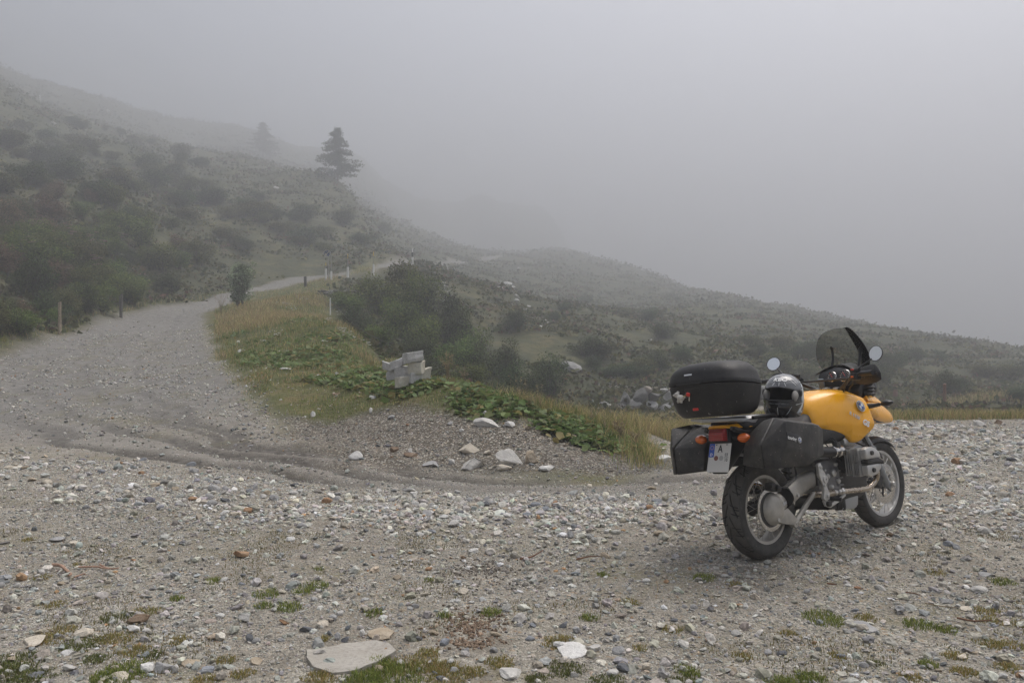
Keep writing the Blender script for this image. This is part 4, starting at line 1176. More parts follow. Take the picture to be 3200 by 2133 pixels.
def cylinder_side(s):
    # s = -1 right, +1 left ; the cylinder sticks straight out, fins stacked outwards
    cx, cz = (.80, .555) if s < 0 else (.86, .555)
    b = bmesh.new(); add_lathe(b, [(.075, s * .14), (.075, s * .26)], (cx, 0, cz), 'y', 28)
    cyl = bm_obj('cylinder', b, B_DARK, BIKE, True, 40)
    for k in range(4):
        y = s * (.236 + k * .017)
        b = bmesh.new(); add_box(b, (cx, y, cz), (.190, .0055, .175), None, .0, 1)
        bm_obj('cooling_fin', b, B_SILV, cyl, True, 40)
    # head with fins at its top and bottom, then the two-lobed cover
    hd = hull('cylinder_head', [(cx + dx, s * y, cz + dz) for y, k in ((.275, .80), (.335, .78)) for dx, dz in ((-.09 * k, -.085 * k), (.09 * k, -.085 * k), (.09 * k, .085 * k), (-.09 * k, .085 * k))], B_SILV, BIKE, .012)
    for k in range(5):
        for q in (-1, 1):
            b = bmesh.new(); add_box(b, (cx, s * (.285 + k * .0125), cz + q * .050), (.200, .0038, .088), None, .0, 1); bm_obj('cooling_fin', b, B_SILV, hd, True, 40)
    for q in (-1, 1):
        prof = [(cx - .085, cz + q * .018), (cx - .085, cz + q * .088), (cx - .03, cz + q * .100), (cx + .05, cz + q * .092), (cx + .115, cz + q * .055), (cx + .125, cz + q * .018)]
        if q < 0: prof = prof[::-1]
        lob = extr('valve_cover', [(p[0] * .5 + .5 * cx + (p[0] - cx) * .42, p[1]) for p in prof], s * .337, s * .385, B_SILV, hd, .014)
        lathe('cover_bolt', [(.004, s * .398), (.014, s * .398), (.016, s * .385), (.016, s * .36)], (cx - .01, 0, cz + q * .058), B_DARK, hd, 'y', 16)
    extr('plug_cover', [(cx - .08, cz - .012), (cx - .08, cz + .014), (cx + .06, cz + .020), (cx + .135, cz - .006), (cx + .135, cz - .03), (cx + .07, cz - .014)], s * .34, s * .392, B_PLA, hd, .005)
    # intake: rubber hose, throttle body, stub
    intake = tube('intake_hose', [(.40, s * .20, .655), (.50, s * .205, .648), (.60, s * .21, .640)], .036, B_BLK, BIKE, 18)
    lathe('hose_clamp', [(.037, -.006), (.040, -.006), (.040, .008), (.037, .008)], (.425, s * .20, .653), B_CHROME, intake, 'x', 22)
    th = lathe('throttle_body', [(.034, -.0), (.040, .005), (.040, .035), (.034, .04), (.034, .06), (.041, .065), (.041, .095), (.032, .10)], (.60, s * .212, .638), B_CHROME, BIKE, 'x', 24)
    box('throttle_linkage', (.645, s * .225, .685), (.05, .03, .035), B_DARK, th, Euler((0, .4, 0)), .005)
    tube('throttle_cable', [(.64, s * .225, .70), (.60, s * .22, .74), (.56, s * .20, .72), (.52, s * .18, .77)], .005, B_BLK, th, 6)
    tube('intake_stub', [(.70, s * .213, .634), (.76, s * .22, .625), (.80, s * .24, .61)], .033, B_DARK, BIKE, 16)
    lathe('air_silencer', [(.0, -.04), (.038, -.04), (.041, -.034), (.041, .10), (.036, .11), (0, .11)], (.80, s * .175, .695), B_SILV, BIKE, 'x', 24)
    # spark lead and oil pipe
    tube('ignition_lead', [(.95, s * .37, .565), (.99, s * .33, .60), (.96, s * .2, .67), (.9, s * .12, .72)], .006, B_BLK, hd, 6)
for s in (-1, 1): cylinder_side(s)
for k in range(5):
    z = random.uniform(.60, .74)
    tube('cable', [(.48 + k * .07, -.15, .70), (.53 + k * .07, -.20 + .01 * k, z), (.60 + k * .06, -.19, z - .05), (.66 + k * .07, -.16, .60)], .0045, B_BLK, BIKE, 6)
box('relay_box', (.66, -.15, .73), (.10, .05, .06), B_BLK, BIKE, None, .006)
box('fuse_box', (.54, -.16, .725), (.06, .05, .05), B_DARK, BIKE, None, .006)
lathe('oil_filter', [(0, -.02), (.038, -.02), (.040, .0), (.040, .07)], (.80, -.10, .24), B_BLK, BIKE, 'z', 20)

# ---- exhaust, footrests, skid plate
tube('exhaust_header', [(.92, -.27, .50), (1.05, -.25, .475), (1.17, -.20, .44), (1.20, -.17, .39), (1.14, -.155, .345), (1.05, -.15, .335), (.90, -.15, .342), (.72, -.15, .352)], .020, B_EXH, BIKE, 16, 8)
lathe('pipe_joint', [(.021, 0), (.027, .002), (.027, .03), (.023, .035), (.023, .09), (.027, .092), (.027, .12), (.021, .125)], (.645, -.15, .354), B_CHROME, BIKE, 'x', 20)
tube('collector_pipe', [(.66, -.15, .354), (.55, -.14, .360), (.50, -.10, .36)], .024, B_EXH, BIKE, 14)
tube('exhaust_header', [(.92, .27, .50), (1.05, .25, .475), (1.17, .20, .44), (1.19, .17, .38), (1.05, .14, .31), (.72, .12, .33)], .020, B_EXH, BIKE, 12, 6)
tube('silencer', [(.50, .13, .37), (.30, .17, .41), (.15, .19, .44), (.00, .20, .48)], [.028, .045, .060, .058], B_CHROME, BIKE, 18)
fp = [(.385, .575), (.415, .585), (.43, .54), (.475, .49), (.475, .455), (.455, .43), (.485, .375), (.475, .335), (.43, .325), (.405, .345), (.425, .40), (.41, .45), (.385, .50)]
fpl = extr('footrest_plate', fp, -.228, -.205, B_SILV, BIKE, .006)
for x, z, r in ((.408, .555, .013), (.448, .470, .026), (.448, .47, .014), (.455, .36, .013), (.43, .43, .010)):
    lathe('plate_boss', [(r * .45, -.236), (r, -.234), (r, -.225)], (x, 0, z), B_SILV if r != .014 else B_DARK, fpl, 'y', 16)
tube('rider_footrest', [(.50, -.22, .335), (.51, -.26, .33), (.515, -.29, .328)], .013, B_BLK, BIKE, 10)
extr('brake_lever', [(.455, .335), (.52, .300), (.60, .318), (.70, .345), (.70, .330), (.60, .298), (.50, .275), (.44, .29), (.42, .33)], -.215, -.200, B_SILV, BIKE, .004)
lathe('lever_pivot', [(.006, -.24), (.018, -.238), (.018, -.20)], (.46, 0, .305), B_DARK, BIKE, 'y', 14)
tube('master_cylinder', [(.40, -.20, .43), (.41, -.20, .56)], .015, B_DARK, BIKE, 10)
skid = hull('skid_plate', [(.77, -.135, .225), (.90, -.145, .212), (.95, -.15, .23), (.985, -.14, .295), (.98, -.12, .305), (.83, -.135, .298), (.77, .135, .225), (.90, .145, .212), (.985, .14, .295), (.98, .12, .305), (.83, .135, .298)], plain('matt alloy sheet', (.36, .36, .355), .5, .4, dust=.12), BIKE, .006)
hull('sump', [(.60, y, z) for y in (-.13, .13) for z in (.24, .33)] + [(.86, y, z) for y in (-.12, .12) for z in (.235, .33)], B_BLK, BIKE, .015)
for k in range(6): box('sump_rib', (.80 - k * .016, -.129, .27), (.006, .012, .07), B_DARK, BIKE, None, .002)
tube('centre_stand_leg', [(.60, .12, .25), (.42, .16, .20)], .014, B_DARK, BIKE, 8, straight=True)
tube('side_stand', [(.66, .15, .28), (.69, .24, .14), (.70, .33, -.022)], .013, B_DARK, BIKE, 10)
box('side_stand_foot', (.70, .335, -.022), (.07, .06, .008), B_DARK, BIKE, None, .002)

# ---- front suspension
def fork_leg(s):
    f = tube('fork_leg', [(1.155, s * .10, .90), (1.245, s * .10, .69)], .021, B_FORK, BIKE, 16, straight=True)
    lo = tube('fork_slider', [(1.240, s * .10, .70), (1.300, s * .10, .615), (1.468, s * .10, .345), (1.492, s * .10, .305)], [.026, .029, .027, .024], B_FORK, BIKE, 18)
    cl = bmesh.new(); add_box(cl, (1.296, s * .10, .622), (.075, .07, .02), Euler((0, .5, 0)), .006); bm_obj('fork_clamp', cl, B_FORK, f, True, 40).data.transform(_st)
    ca = bmesh.new(); add_box(ca, (1.388, s * .082, .36), (.06, .055, .10), Euler((0, .55, 0)), .012); add_box(ca, (1.36, s * .105, .40), (.03, .03, .05), Euler((0, .55, 0)), .006)
    c = bm_obj('front_caliper', ca, B_DARK, BIKE, True, 40)
    ax = lathe('axle_nut', [(.0, s * .15), (.016, s * .15), (.02, s * .142), (.02, s * .05)], (1.500, 0, .326), B_SILV, BIKE, 'y', 14)
    h = tube('brake_hose', [(1.375, s * .11, .42), (1.33, s * .14, .50), (1.28, s * .13, .58), (1.22, s * .12, .68), (1.16, s * .10, .80)], .005, B_BLK, BIKE, 6)
    steer(f, lo, c, ax, h)
for s in (-1, 1): fork_leg(s)
def mudguard():
    g = []
    for a in np.linspace(math.radians(46), math.radians(122), 16):
        R = .358 + .010 * max(0, 1.2 - a)
        g.append([(1.509 + (R - .040 * abs(t) ** 2.2) * math.cos(a), t * (.066 if a > .95 else .056), .328 + (R - .040 * abs(t) ** 2.2) * math.sin(a)) for t in np.linspace(-1, 1, 9)])
    o = sheet('front_mudguard', g, B_PLA, BIKE, .004); steer(o)
mudguard()
a_arm = hull('telelever_arm', [(.98, -.12, .60), (.98, .12, .60), (1.30, -.09, .64), (1.30, .09, .64), (1.33, 0, .66), (.98, -.12, .63), (.98, .12, .63), (1.30, -.09, .67), (1.30, .09, .67)], B_FORK, BIKE, .01)

# ---- fuel tank: sections from the seat to the nose, half profile mirrored
def tank():
    # each section: x, then (y, z) from the top centre line down to the bottom edge
    S = [
        (.500, [(0, .965), (.06, .958), (.10, .925), (.125, .87), (.13, .83), (.11, .80), (0, .79)]),
        (.545, [(0, 1.01), (.075, 1.005), (.13, .965), (.155, .89), (.16, .825), (.14, .793), (0, .785)]),
        (.610, [(0, 1.045), (.095, 1.040), (.155, 1.005), (.185, .92), (.188, .83), (.168, .782), (0, .77)]),
        (.700, [(0, 1.068), (.11, 1.064), (.178, 1.036), (.215, .935), (.222, .83), (.20, .768), (0, .76)]),
        (.785, [(0, 1.075), (.12, 1.070), (.192, 1.036), (.240, .93), (.248, .81), (.222, .735), (0, .75)]),
        (.815, [(0, 1.076), (.12, 1.070), (.196, 1.034), (.247, .93), (.260, .805), (.232, .682), (0, .74)]),
        (.880, [(0, 1.077), (.12, 1.069), (.207, 1.026), (.258, .93), (.276, .805), (.250, .672), (0, .74)]),
        (.960, [(0, 1.076), (.12, 1.066), (.226, 1.008), (.272, .92), (.291, .80), (.268, .715), (0, .76)]),
        (1.040, [(0, 1.066), (.12, 1.055), (.240, .985), (.280, .895), (.300, .800), (.288, .770), (0, .79)]),
        (1.080, [(0, 1.040), (.115, 1.030), (.225, .965), (.258, .885), (.275, .812), (.268, .790), (0, .81)]),
        (1.125, [(0, 1.010), (.10, 1.00), (.16, .950), (.185, .885), (.195, .83), (.19, .81), (0, .82)]),
    ]
    bm = bmesh.new(); rings = []
    for x, h in S:
        # the lower side sweeps back a little: the flank reads as a slanted edge
        right = [(x + .00 - .35 * max(0, .05 - abs(z - .84)) * 0, -y, z) for y, z in h]
        left = [(x, y, z) for y, z in h[1:-1]][::-1]
        rings.append(right + left)
    vs = add_rings(bm, rings, cap=True)
    o = bm_obj('fuel_tank', bm, B_YEL, BIKE, True)
    cl = o.data.attributes.new('crease_edge', 'FLOAT', 'EDGE')
    bm = bmesh.new(); bm.from_mesh(o.data)
    cr = bm.edges.layers.float.get('crease_edge') or bm.edges.layers.float.new('crease_edge')
    for e in bm.edges:
        a, b = e.verts
        for j, k in ((4, .45), (5, .75), (2, .25)):
            pass
        e[cr] = 0
    k = len(S[0][1]); n = 2 * k - 2
    bm.verts.ensure_lookup_table()
    for i in range(len(S) - 1):
        for j, c in ((4, .45), (5, .9), (2, .55 if i >= 3 else .1)):
            for jj in (j, n - j):
                e = bm.edges.get((bm.verts[i * n + jj], bm.verts[(i + 1) * n + jj]))
                if e: e[cr] = c
    for i, c in ((5, .6), (8, .55)):
        for j in (2, 3, 4):
            for q in (1, -1):
                e = bm.edges.get((bm.verts[i * n + (j if q > 0 else n - j)], bm.verts[i * n + (j + 1 if q > 0 else (n - j - 1))]))
                if e: e[cr] = c * (1 if j > 3 or i == 8 else 0)
    bm.to_mesh(o.data); bm.free()
    s = o.modifiers.new('smooth', 'SUBSURF'); s.levels = s.render_levels = 3
    return o
TANK = tank()
lathe('filler_cap', [(.0, .012), (.035, .012), (.042, .006), (.042, -.01)], (.82, 0, 1.072), B_BLK, TANK, 'z', 28)
roundel(TANK, frame_m((.935, -.268, .932), (.95, -.14, -.22), (.20, .28, .92)), .040)
text_mesh('lettering', 'R 1150', .037, B_GREYP, TANK, frame_m((.842, -.2665, .872), (.90, -.13, -.42), (.40, .16, .90)), .0012, .25, .0008, 1.05)
text_mesh('lettering', 'GS', .060, B_WHITE, TANK, frame_m((.940, -.2895, .812), (.90, -.12, -.42), (.40, .10, .90)), .0014, .25, .0022, .95)
# dark panel under the tank, beside the frame
hull('side_panel', [(.18, -.15, .83), (.45, -.195, .82), (.66, -.20, .785), (.77, -.225, .745), (.78, -.215, .715), (.70, -.195, .695), (.35, -.18, .695), (.18, -.14, .72), (.18, -.06, .83), (.78, -.08, .76), (.70, -.08, .70), (.18, -.06, .72)], B_PLA, BIKE, .012)
hull('side_panel', [(.18, .15, .83), (.45, .195, .82), (.66, .20, .785), (.77, .225, .745), (.78, .215, .715), (.70, .195, .695), (.35, .18, .695), (.18, .14, .72), (.18, .06, .83), (.78, .08, .76), (.70, .08, .70), (.18, .06, .72)], B_PLA, BIKE, .012)

# ---- seats
def seat(name, S):
    bm = bmesh.new(); rings = []
    for x, w, zt, zb in S:
        rings.append([(x, w * c, zb + (zt - zb) * t) for c, t in ((-1, 0), (-1.04, .45), (-.92, .86), (-.6, 1.0), (0, 1.02), (.6, 1.0), (.92, .86), (1.04, .45), (1, 0))])
    add_rings(bm, rings)
    o = bm_obj(name, bm, B_SEAT, BIKE, True)
    s = o.modifiers.new('smooth', 'SUBSURF'); s.levels = s.render_levels = 2
    return o
seat('rider_seat', [(.185, .15, .885, .80), (.20, .17, .895, .80), (.30, .175, .880, .80), (.40, .165, .878, .80), (.48, .145, .900, .80), (.54, .12, .935, .80), (.56, .10, .935, .81)])
seat('pillion_seat', [(-.26, .12, .925, .84), (-.24, .145, .935, .84), (-.05, .16, .945, .84), (.10, .16, .94, .83), (.17, .155, .93, .82), (.185, .145, .915, .82)])

# ---- tail: yellow tail piece, lamp, indicators, plate, rack
tail = hull('tail_fairing', [(-.335, -.085, .870), (-.335, .085, .870), (-.345, -.06, .892), (-.345, .06, .892), (-.20, -.155, .868), (-.20, .155, .868), (-.20, -.12, .90), (-.20, .12, .90), (-.05, -.15, .88), (-.05, .15, .88), (-.05, 0, .90)], B_YEL, BIKE, .008)
hull('rear_mudguard', [(-.31, -.075, .86), (-.31, .075, .86), (-.33, -.075, .80), (-.33, .075, .80), (-.372, -.055, .595), (-.372, .055, .595), (-.36, -.055, .585), (-.36, .055, .585), (-.25, -.085, .70), (-.25, .085, .70), (-.05, -.085, .84), (-.05, .085, .84)], B_BLK, BIKE, .008)
hull('inner_mudguard', [(-.30, -.08, .72), (-.30, .08, .72), (-.05, -.08, .80), (-.05, .08, .80), (.20, -.08, .78), (.20, .08, .78), (.28, -.08, .62), (.28, .08, .62), (.24, -.08, .62), (.24, .08, .62), (-.05, -.08, .705), (-.05, .08, .705)], B_BLK, BIKE, .008)
tl = hull('tail_light_housing', [(-.29, y * .07, z) for y in (-1, 1) for z in (.785, .875)] + [(-.335, y * .07, z) for y in (-1, 1) for z in (.785, .875)], B_BLK, BIKE, .006)
hull('tail_light_lens', [(-.330, y * .066, z) for y in (-1, 1) for z in (.79, .875)] + [(-.370, y * .055, z) for y in (-1, 1) for z in (.795, .845)] + [(-.352, y * .06, .870) for y in (-1, 1)], B_REDL, tl, .006)
for s in (-1, 1):
    st = tube('indicator_stalk', [(-.290, s * .07, .808), (-.290, s * .135, .808)], .013, B_BLK, BIKE, 10, straight=True)
    bm = bmesh.new(); bmesh.ops.create_uvsphere(bm, u_segments=20, v_segments=12, radius=1)
    bmesh.ops.scale(bm, vec=(.040, .042, .030), verts=bm.verts); bmesh.ops.translate(bm, vec=(-.305, s * .168, .806), verts=bm.verts)
    for v in bm.verts: v.co.x = max(v.co.x, -.382) if False else v.co.x
    bm_obj('indicator_lens', bm, B_ORANGE, st)
# licence plate, leaning back down the mudguard
PT = (Vector((-.338, 0, .785)) - Vector((-.405, 0, .60)))
pM = frame_m((-.370, -.012, .690), (0, -1, 0), PT.normalized())
pw, ph = .170, .186
bm = bmesh.new(); add_box(bm, (0, 0, 0), (pw, ph, .003), None, .0012, 1)
pl = bm_obj('licence_plate', bm, B_PLATE, BIKE, False); pl.matrix_local = pM
bm = bmesh.new(); add_box(bm, (-.062, .048, .0022), (.040, .088, .001)); bm_obj('country_band', bm, B_EU, pl, False)
text_mesh('lettering', 'D', .026, B_WHITE, pl, Matrix.Translation((-.062, .020, .0032)), .0003, bold=.0006)
for k in range(12):
    a = k * math.pi / 6
    bm = bmesh.new(); add_lathe(bm, [(.0022, 0), (.0022, .0006), (0, .0006)], (-.062 + .012 * math.cos(a), .066 + .012 * math.sin(a), .0027), 'z', 5); bm_obj('star', bm, B_YEL, pl, False)
text_mesh('lettering', 'A', .066, B_BLK, pl, Matrix.Translation((.004, .056, .0024)) @ Matrix.Diagonal((.8, 1, 1, 1)), .0005, bold=.0012)
text_mesh('lettering', '03', .030, B_BLK, pl, Matrix.Translation((.056, .018, .0024)) @ Matrix.Diagonal((.85, 1, 1, 1)), .0005)
bm = bmesh.new(); add_box(bm, (.056, .001, .0022), (.032, .0025, .001)); bm_obj('rule', bm, B_BLK, pl, False)
text_mesh('lettering', '10', .030, B_BLK, pl, Matrix.Translation((.056, -.016, .0024)) @ Matrix.Diagonal((.85, 1, 1, 1)), .0005)
for x, mt in ((-.022, B_REDSEAL), (.018, B_SEAL)):
    bm = bmesh.new(); add_lathe(bm, [(.016, 0), (.016, .0012), (.0, .0012)], (x, -.003, .0016), 'z', 20); bm_obj('seal', bm, mt, pl, False)
for x in (-.028, .052):
    bm = bmesh.new(); add_lathe(bm, [(.004, 0), (.004, .003), (0, .004)], (x, .084, .0015), 'z', 8); bm_obj('screw', bm, B_DARK, pl, False)
# aluminium luggage rack
rk = hull('luggage_rack', [(-.46, .11, .932), (-.46, .11, .944), (-.465, .02, .918), (-.465, .02, .944), (-.34, -.10, .912), (-.34, -.10, .938), (-.15, -.155, .890), (-.15, -.155, .918), (-.05, -.14, .94), (-.05, .14, .94), (-.18, .155, .94), (-.18, .155, .93), (-.42, .13, .945)], plain('brushed alloy', (.40, .40, .395), .38, .9, dust=.1), BIKE, .004)
tube('grab_rail', [(-.18, -.16, .925), (.02, -.185, .93), (.17, -.175, .91)], .012, B_PLA, BIKE, 8)
tube('grab_rail', [(-.18, .16, .925), (.02, .185, .93), (.17, .175, .91)], .012, B_PLA, BIKE, 8)

# ---- hard cases
def pannier(s):
    Y = lambda y: s * y
    body = hull('pannier', [(-.360, Y(.175), .640), (-.320, Y(.175), .765), (-.262, Y(.19), .838), (.14, Y(.18), .84), (.145, Y(.18), .64),
                         (-.405, Y(.365), .622), (-.415, Y(.365), .772), (-.205, Y(.33), .918), (.178, Y(.345), .862), (.160, Y(.345), .622), (-.215, Y(.25), .900), (.17, Y(.24), .884)], B_CASE, BIKE, .008)
    lid = hull('case_lid', [(-.410, Y(.370), .625), (-.420, Y(.372), .772), (-.203, Y(.337), .917), (.178, Y(.350), .860), (.160, Y(.350), .624),
                         (-.322, Y(.480), .762), (-.296, Y(.472), .898), (.05, Y(.472), .848), (.12, Y(.455), .815), (.125, Y(.440), .66), (.0, Y(.475), .655), (-.105, Y(.466), .612), (-.36, Y(.438), .618)], B_CASE, body, .007)
    return body, lid
pb, pld = pannier(-1)
bd = hull('badge_plate', [(-.352 + u * .150, -.4795, .838 - u * .036 + v * .044) for u, v in ((0, 0), (.95, 0), (1.0, .5), (.9, 1.02), (0, 1))] + [(-.352 + u * .150, -.470, .838 - u * .036 + v * .044) for u, v in ((0, 0), (.95, 0), (1.0, .5), (.9, 1.02), (0, 1))], B_BLK, pb, .002, 2)
bd.data.transform(Matrix.Translation((.045, -.0015, -.050)))
text_mesh('lettering', 'touring', .030, B_WHITE, pb, frame_m((-.262, -.4825, .789), (1, 0, -.24), (.24, 0, 1)), .0005, 0, .0006)
_r = roundel(pb, frame_m((-.189, -.4818, .772), (1, 0, -.24), (.24, 0, 1)), .017)
pb2, pld2 = pannier(1)
for o in (pb2, pld2):
    for v in o.data.vertices: v.co.y *= 1.0; v.co.z -= .012 if v.co.z > .70 else .042; v.co.x = v.co.x + .055 if v.co.x < -.2 else v.co.x

# top case: rounded box, lower tub and lid
def case_ring(z, k, x0=-.530, x1=-.120, w=.285, p=3.2, bow=.0):
    cx, hx, hy = (x0 + x1) / 2, (x1 - x0) / 2 * k, w * k
    r = []
    for a in np.linspace(0, 2 * math.pi, 56, endpoint=False):
        c, s = math.cos(a), math.sin(a); q = (abs(c) ** p + abs(s) ** p) ** (-1 / p)
        r.append((cx + hx * c * q, hy * s * q, z + bow * (hx * c * q) * 1.0))
    return r
bm = bmesh.new(); bow = -.095
add_rings(bm, [case_ring(.952, .70), case_ring(.960, .78), case_ring(.985, .865, bow=-.02), case_ring(1.03, .93, bow=-.045), case_ring(1.09, .975, bow=-.07), case_ring(1.138, 1.0, bow=bow), case_ring(1.142, .985, bow=bow)])
tc_ = bm_obj('top_case', bm, B_TOP, BIKE, True, 40)
bm = bmesh.new()
add_rings(bm, [case_ring(1.146, .985, bow=bow), case_ring(1.149, 1.008, bow=bow), case_ring(1.168, 1.010, bow=bow), case_ring(1.176, .990, bow=bow), case_ring(1.215, .955, bow=bow * .7), case_ring(1.250, .885, bow=-.03, p=3.0), case_ring(1.278, .77, bow=-.01, p=2.8), case_ring(1.294, .60, bow=.01, p=2.6), case_ring(1.301, .35, bow=.01, p=2.4), case_ring(1.304, .08, bow=.01, p=2.2)])
lid = bm_obj('case_lid', bm, B_TOP, tc_, True, 40)
# lock recess panel on the rear face with its red catch, raised rib on the lid, strip label
hull('lock_panel', [(-.533 + (0 if z > 1.0 else .035), y, z) for y in (-.045, .080) for z in (.985, 1.140)] + [(-.48, y, z) for y in (-.05, .085) for z in (.985, 1.125)], B_BLK, tc_, .006)
box('red_catch', (-.508, .020, 1.006), (.012, .042, .016), B_REDP, tc_, None, .003)
box('lid_lip', (-.532, .04, 1.166), (.014, .20, .010), B_PLA, lid, Euler((0, 0, 0)), .004)
hull('lid_rib', [(-.523, .13, 1.205), (-.523, -.06, 1.205), (-.505, .13, 1.245), (-.505, -.06, 1.245), (-.46, .115, 1.270), (-.46, -.045, 1.270), (-.45, .13, 1.205), (-.45, -.06, 1.205)], B_PLA, lid, .012)
box('name_strip', (-.520, .045, 1.226), (.004, .062, .011), B_GREYP, lid, Euler((0, .5, 0)), .001)

# ---- cockpit: instruments, screen, bars, mirrors, beak, headlights
hull('instrument_panel', [(1.09, -.12, 1.09), (1.09, .12, 1.09), (1.11, -.15, 1.19), (1.11, .15, 1.19), (1.28, -.12, 1.235), (1.28, .12, 1.235), (1.32, -.13, 1.10), (1.32, .13, 1.10), (1.16, 0, 1.245)], B_BLK, BIKE, .015)
for y, r in ((-.085, .047), (.02, .040)):
    cM = frame_m((.985 + .115, y, 1.160), (0, -1, 0), (.35, 0, .94))
    bm = bmesh.new(); add_lathe(bm, [(r, -.03), (r, .010), (r * .92, .013), (r * .88, .006), (0, .006)], (0, 0, 0), 'z', 28)
    g = bm_obj('gauge', bm, B_CHROME, BIKE, True, 40); g.matrix_local = cM
    bm = bmesh.new(); add_lathe(bm, [(r * .86, .007), (r * .86, .0085), (0, .0085)], (0, 0, 0), 'z', 28); bm_obj('dial', bm, plain('dial face', (.055, .058, .06), .25), g, False)
    for k in range(11):
        a = math.radians(225 - k * 27); bm = bmesh.new(); add_box(bm, (r * .7 * math.cos(a), r * .7 * math.sin(a), .0092), (.010, .0018, .0006), Euler((0, 0, a))); bm_obj('tick', bm, B_WHITE, g, False)
    bm = bmesh.new(); add_box(bm, (-.006, .012, .0098), (.003, .044, .0008), Euler((0, 0, .6))); bm_obj('needle', bm, B_REDP, g, False)
box('info_display', (1.085, .105, 1.12), (.02, .045, .075), plain('display glass', (.20, .23, .24), .12), BIKE, Euler((0, -.35, 0)), .003)
def screen():
    # rows from the base up; narrow below, widest two thirds up, rounded top
    rows = [(1.13, 1.385, .165, .07), (1.20, 1.365, .185, .085), (1.26, 1.348, .205, .092), (1.32, 1.332, .217, .098), (1.38, 1.318, .200, .104), (1.44, 1.306, .172, .108), (1.485, 1.298, .143, .105), (1.515, 1.290, .105, .08), (1.532, 1.284, .06, .035)]
    g = [[(x - dp * abs(t) ** 2.0, w * t, z) for t in np.linspace(-1, 1, 13)] for z, x, w, dp in rows]
    return sheet('windscreen', g, B_GLASS, BIKE, .004, 2)
WS = screen()
g = [[(1.15 + .14 * u - .05 * t * t, .155 * t, 1.190 + .058 * (1 - t * t) + .012 * u) for t in np.linspace(-1, 1, 11)] for u in np.linspace(0, 1, 4)]
sheet('screen_visor', g, B_BLK, BIKE, .004)
for y in (-.115, .105):
    tube('screen_bracket', [(1.25, y, 1.225), (1.285, y * 1.02, 1.30), (1.300, y * 1.05, 1.385)], .010, B_BLK, BIKE, 8)
    lathe('bracket_knob', [(0, -.012), (.014, -.012), (.014, .012), (0, .012)], (1.300, y * 1.05, 1.388), B_BLK, BIKE, 'x', 12)
hull('cockpit_fairing', [(1.18, -.14, 1.05), (1.18, .14, 1.05), (1.29, -.15, 1.19), (1.29, .15, 1.19), (1.41, -.12, 1.12), (1.41, .12, 1.12), (1.40, -.11, .98), (1.40, .11, .98), (1.20, -.11, .97), (1.20, .11, .97)], B_BLK, BIKE, .02)
hd = lathe('headlight', [(.085, 0), (.09, .03), (.086, .07), (.078, .078), (.0, .088)], (1.385, -.045, 1.06), B_BLK, BIKE, 'x', 28)
lathe('headlight_lens', [(.076, .080), (.060, .094), (0, .100)], (1.385, -.045, 1.06), plain('lamp glass', (.6, .62, .63), .08), hd, 'x', 28)
for k in range(4): lathe('bellows_fold', [(.034, 0), (.044, .012), (.034, .024)], (1.30, -.145, 1.00 + k * .026), B_BLK, BIKE, 'z', 18)
def beak():
    # yellow upper fender: two flanks rising to the cockpit, drawn to a rounded tip over the wheel
    rows = [(1.16, .20, .955, .89), (1.25, .185, .985, .86), (1.35, .165, 1.005, .825), (1.44, .140, .995, .80), (1.56, .115, .945, .785), (1.69, .090, .892, .780), (1.78, .060, .855, .780), (1.815, .03, .832, .785)]
    bm = bmesh.new(); rings = []
    for x, w, zt, zb in rows:
        top = zt; rings.append([(x, -w, zb), (x, -w, zb + (top - zb) * .55), (x, -w * .72, top - .006), (x, -w * .35, top - .03 * (x < 1.4)), (x, 0, top - .035 * (x < 1.4)), (x, w * .35, top - .03 * (x < 1.4)), (x, w * .72, top - .006), (x, w, zb + (top - zb) * .55), (x, w, zb), (x, w * .5, zb - .01), (x, -w * .5, zb - .01)])
    add_rings(bm, rings)
    o = bm_obj('beak_fender', bm, B_YEL, BIKE, True)
    s = o.modifiers.new('smooth', 'SUBSURF'); s.levels = s.render_levels = 2
    return o
BEAK = beak()
hull('beak_flank', [(1.25, -.145, 1.005), (1.40, -.085, 1.035), (1.445, -.05, 1.030), (1.24, -.165, .96), (1.60, -.085, .93), (1.36, -.15, .95), (1.25, -.11, .98), (1.45, -.02, .99)], B_YEL, BEAK, .010)
hull('beak_flank', [(1.25, .145, 1.005), (1.40, .085, 1.035), (1.445, .05, 1.030), (1.24, .165, .96), (1.60, .085, .93), (1.36, .15, .95), (1.25, .11, .98), (1.45, .02, .99)], B_YEL, BEAK, .010)
hull('beak_underside', [(1.20, -.15, .86), (1.20, .15, .86), (1.48, -.11, .788), (1.48, .11, .788), (1.76, -.05, .775), (1.76, .05, .775), (1.74, 0, .81), (1.24, 0, .92)], B_BLK, BEAK, .006)
for s in (-1, 1):
    st = tube('indicator_stalk', [(1.075, s * .24, .925), (1.09, s * .29, .928), (1.10, s * .325, .933)], [.020, .014, .013], B_BLK, BIKE, 10)
    bm = bmesh.new(); bmesh.ops.create_uvsphere(bm, u_segments=18, v_segments=12, radius=1)
    bmesh.ops.scale(bm, vec=(.040, .055, .022), verts=bm.verts); bmesh.ops.rotate(bm, cent=(0, 0, 0), matrix=Matrix.Rotation(s * .5, 3, 'Z') @ Matrix.Rotation(s * .1, 3, 'X'), verts=bm.verts); bmesh.ops.translate(bm, vec=(1.115, s * .368, .938), verts=bm.verts)
    bm_obj('indicator_body', bm, B_BLK, st)
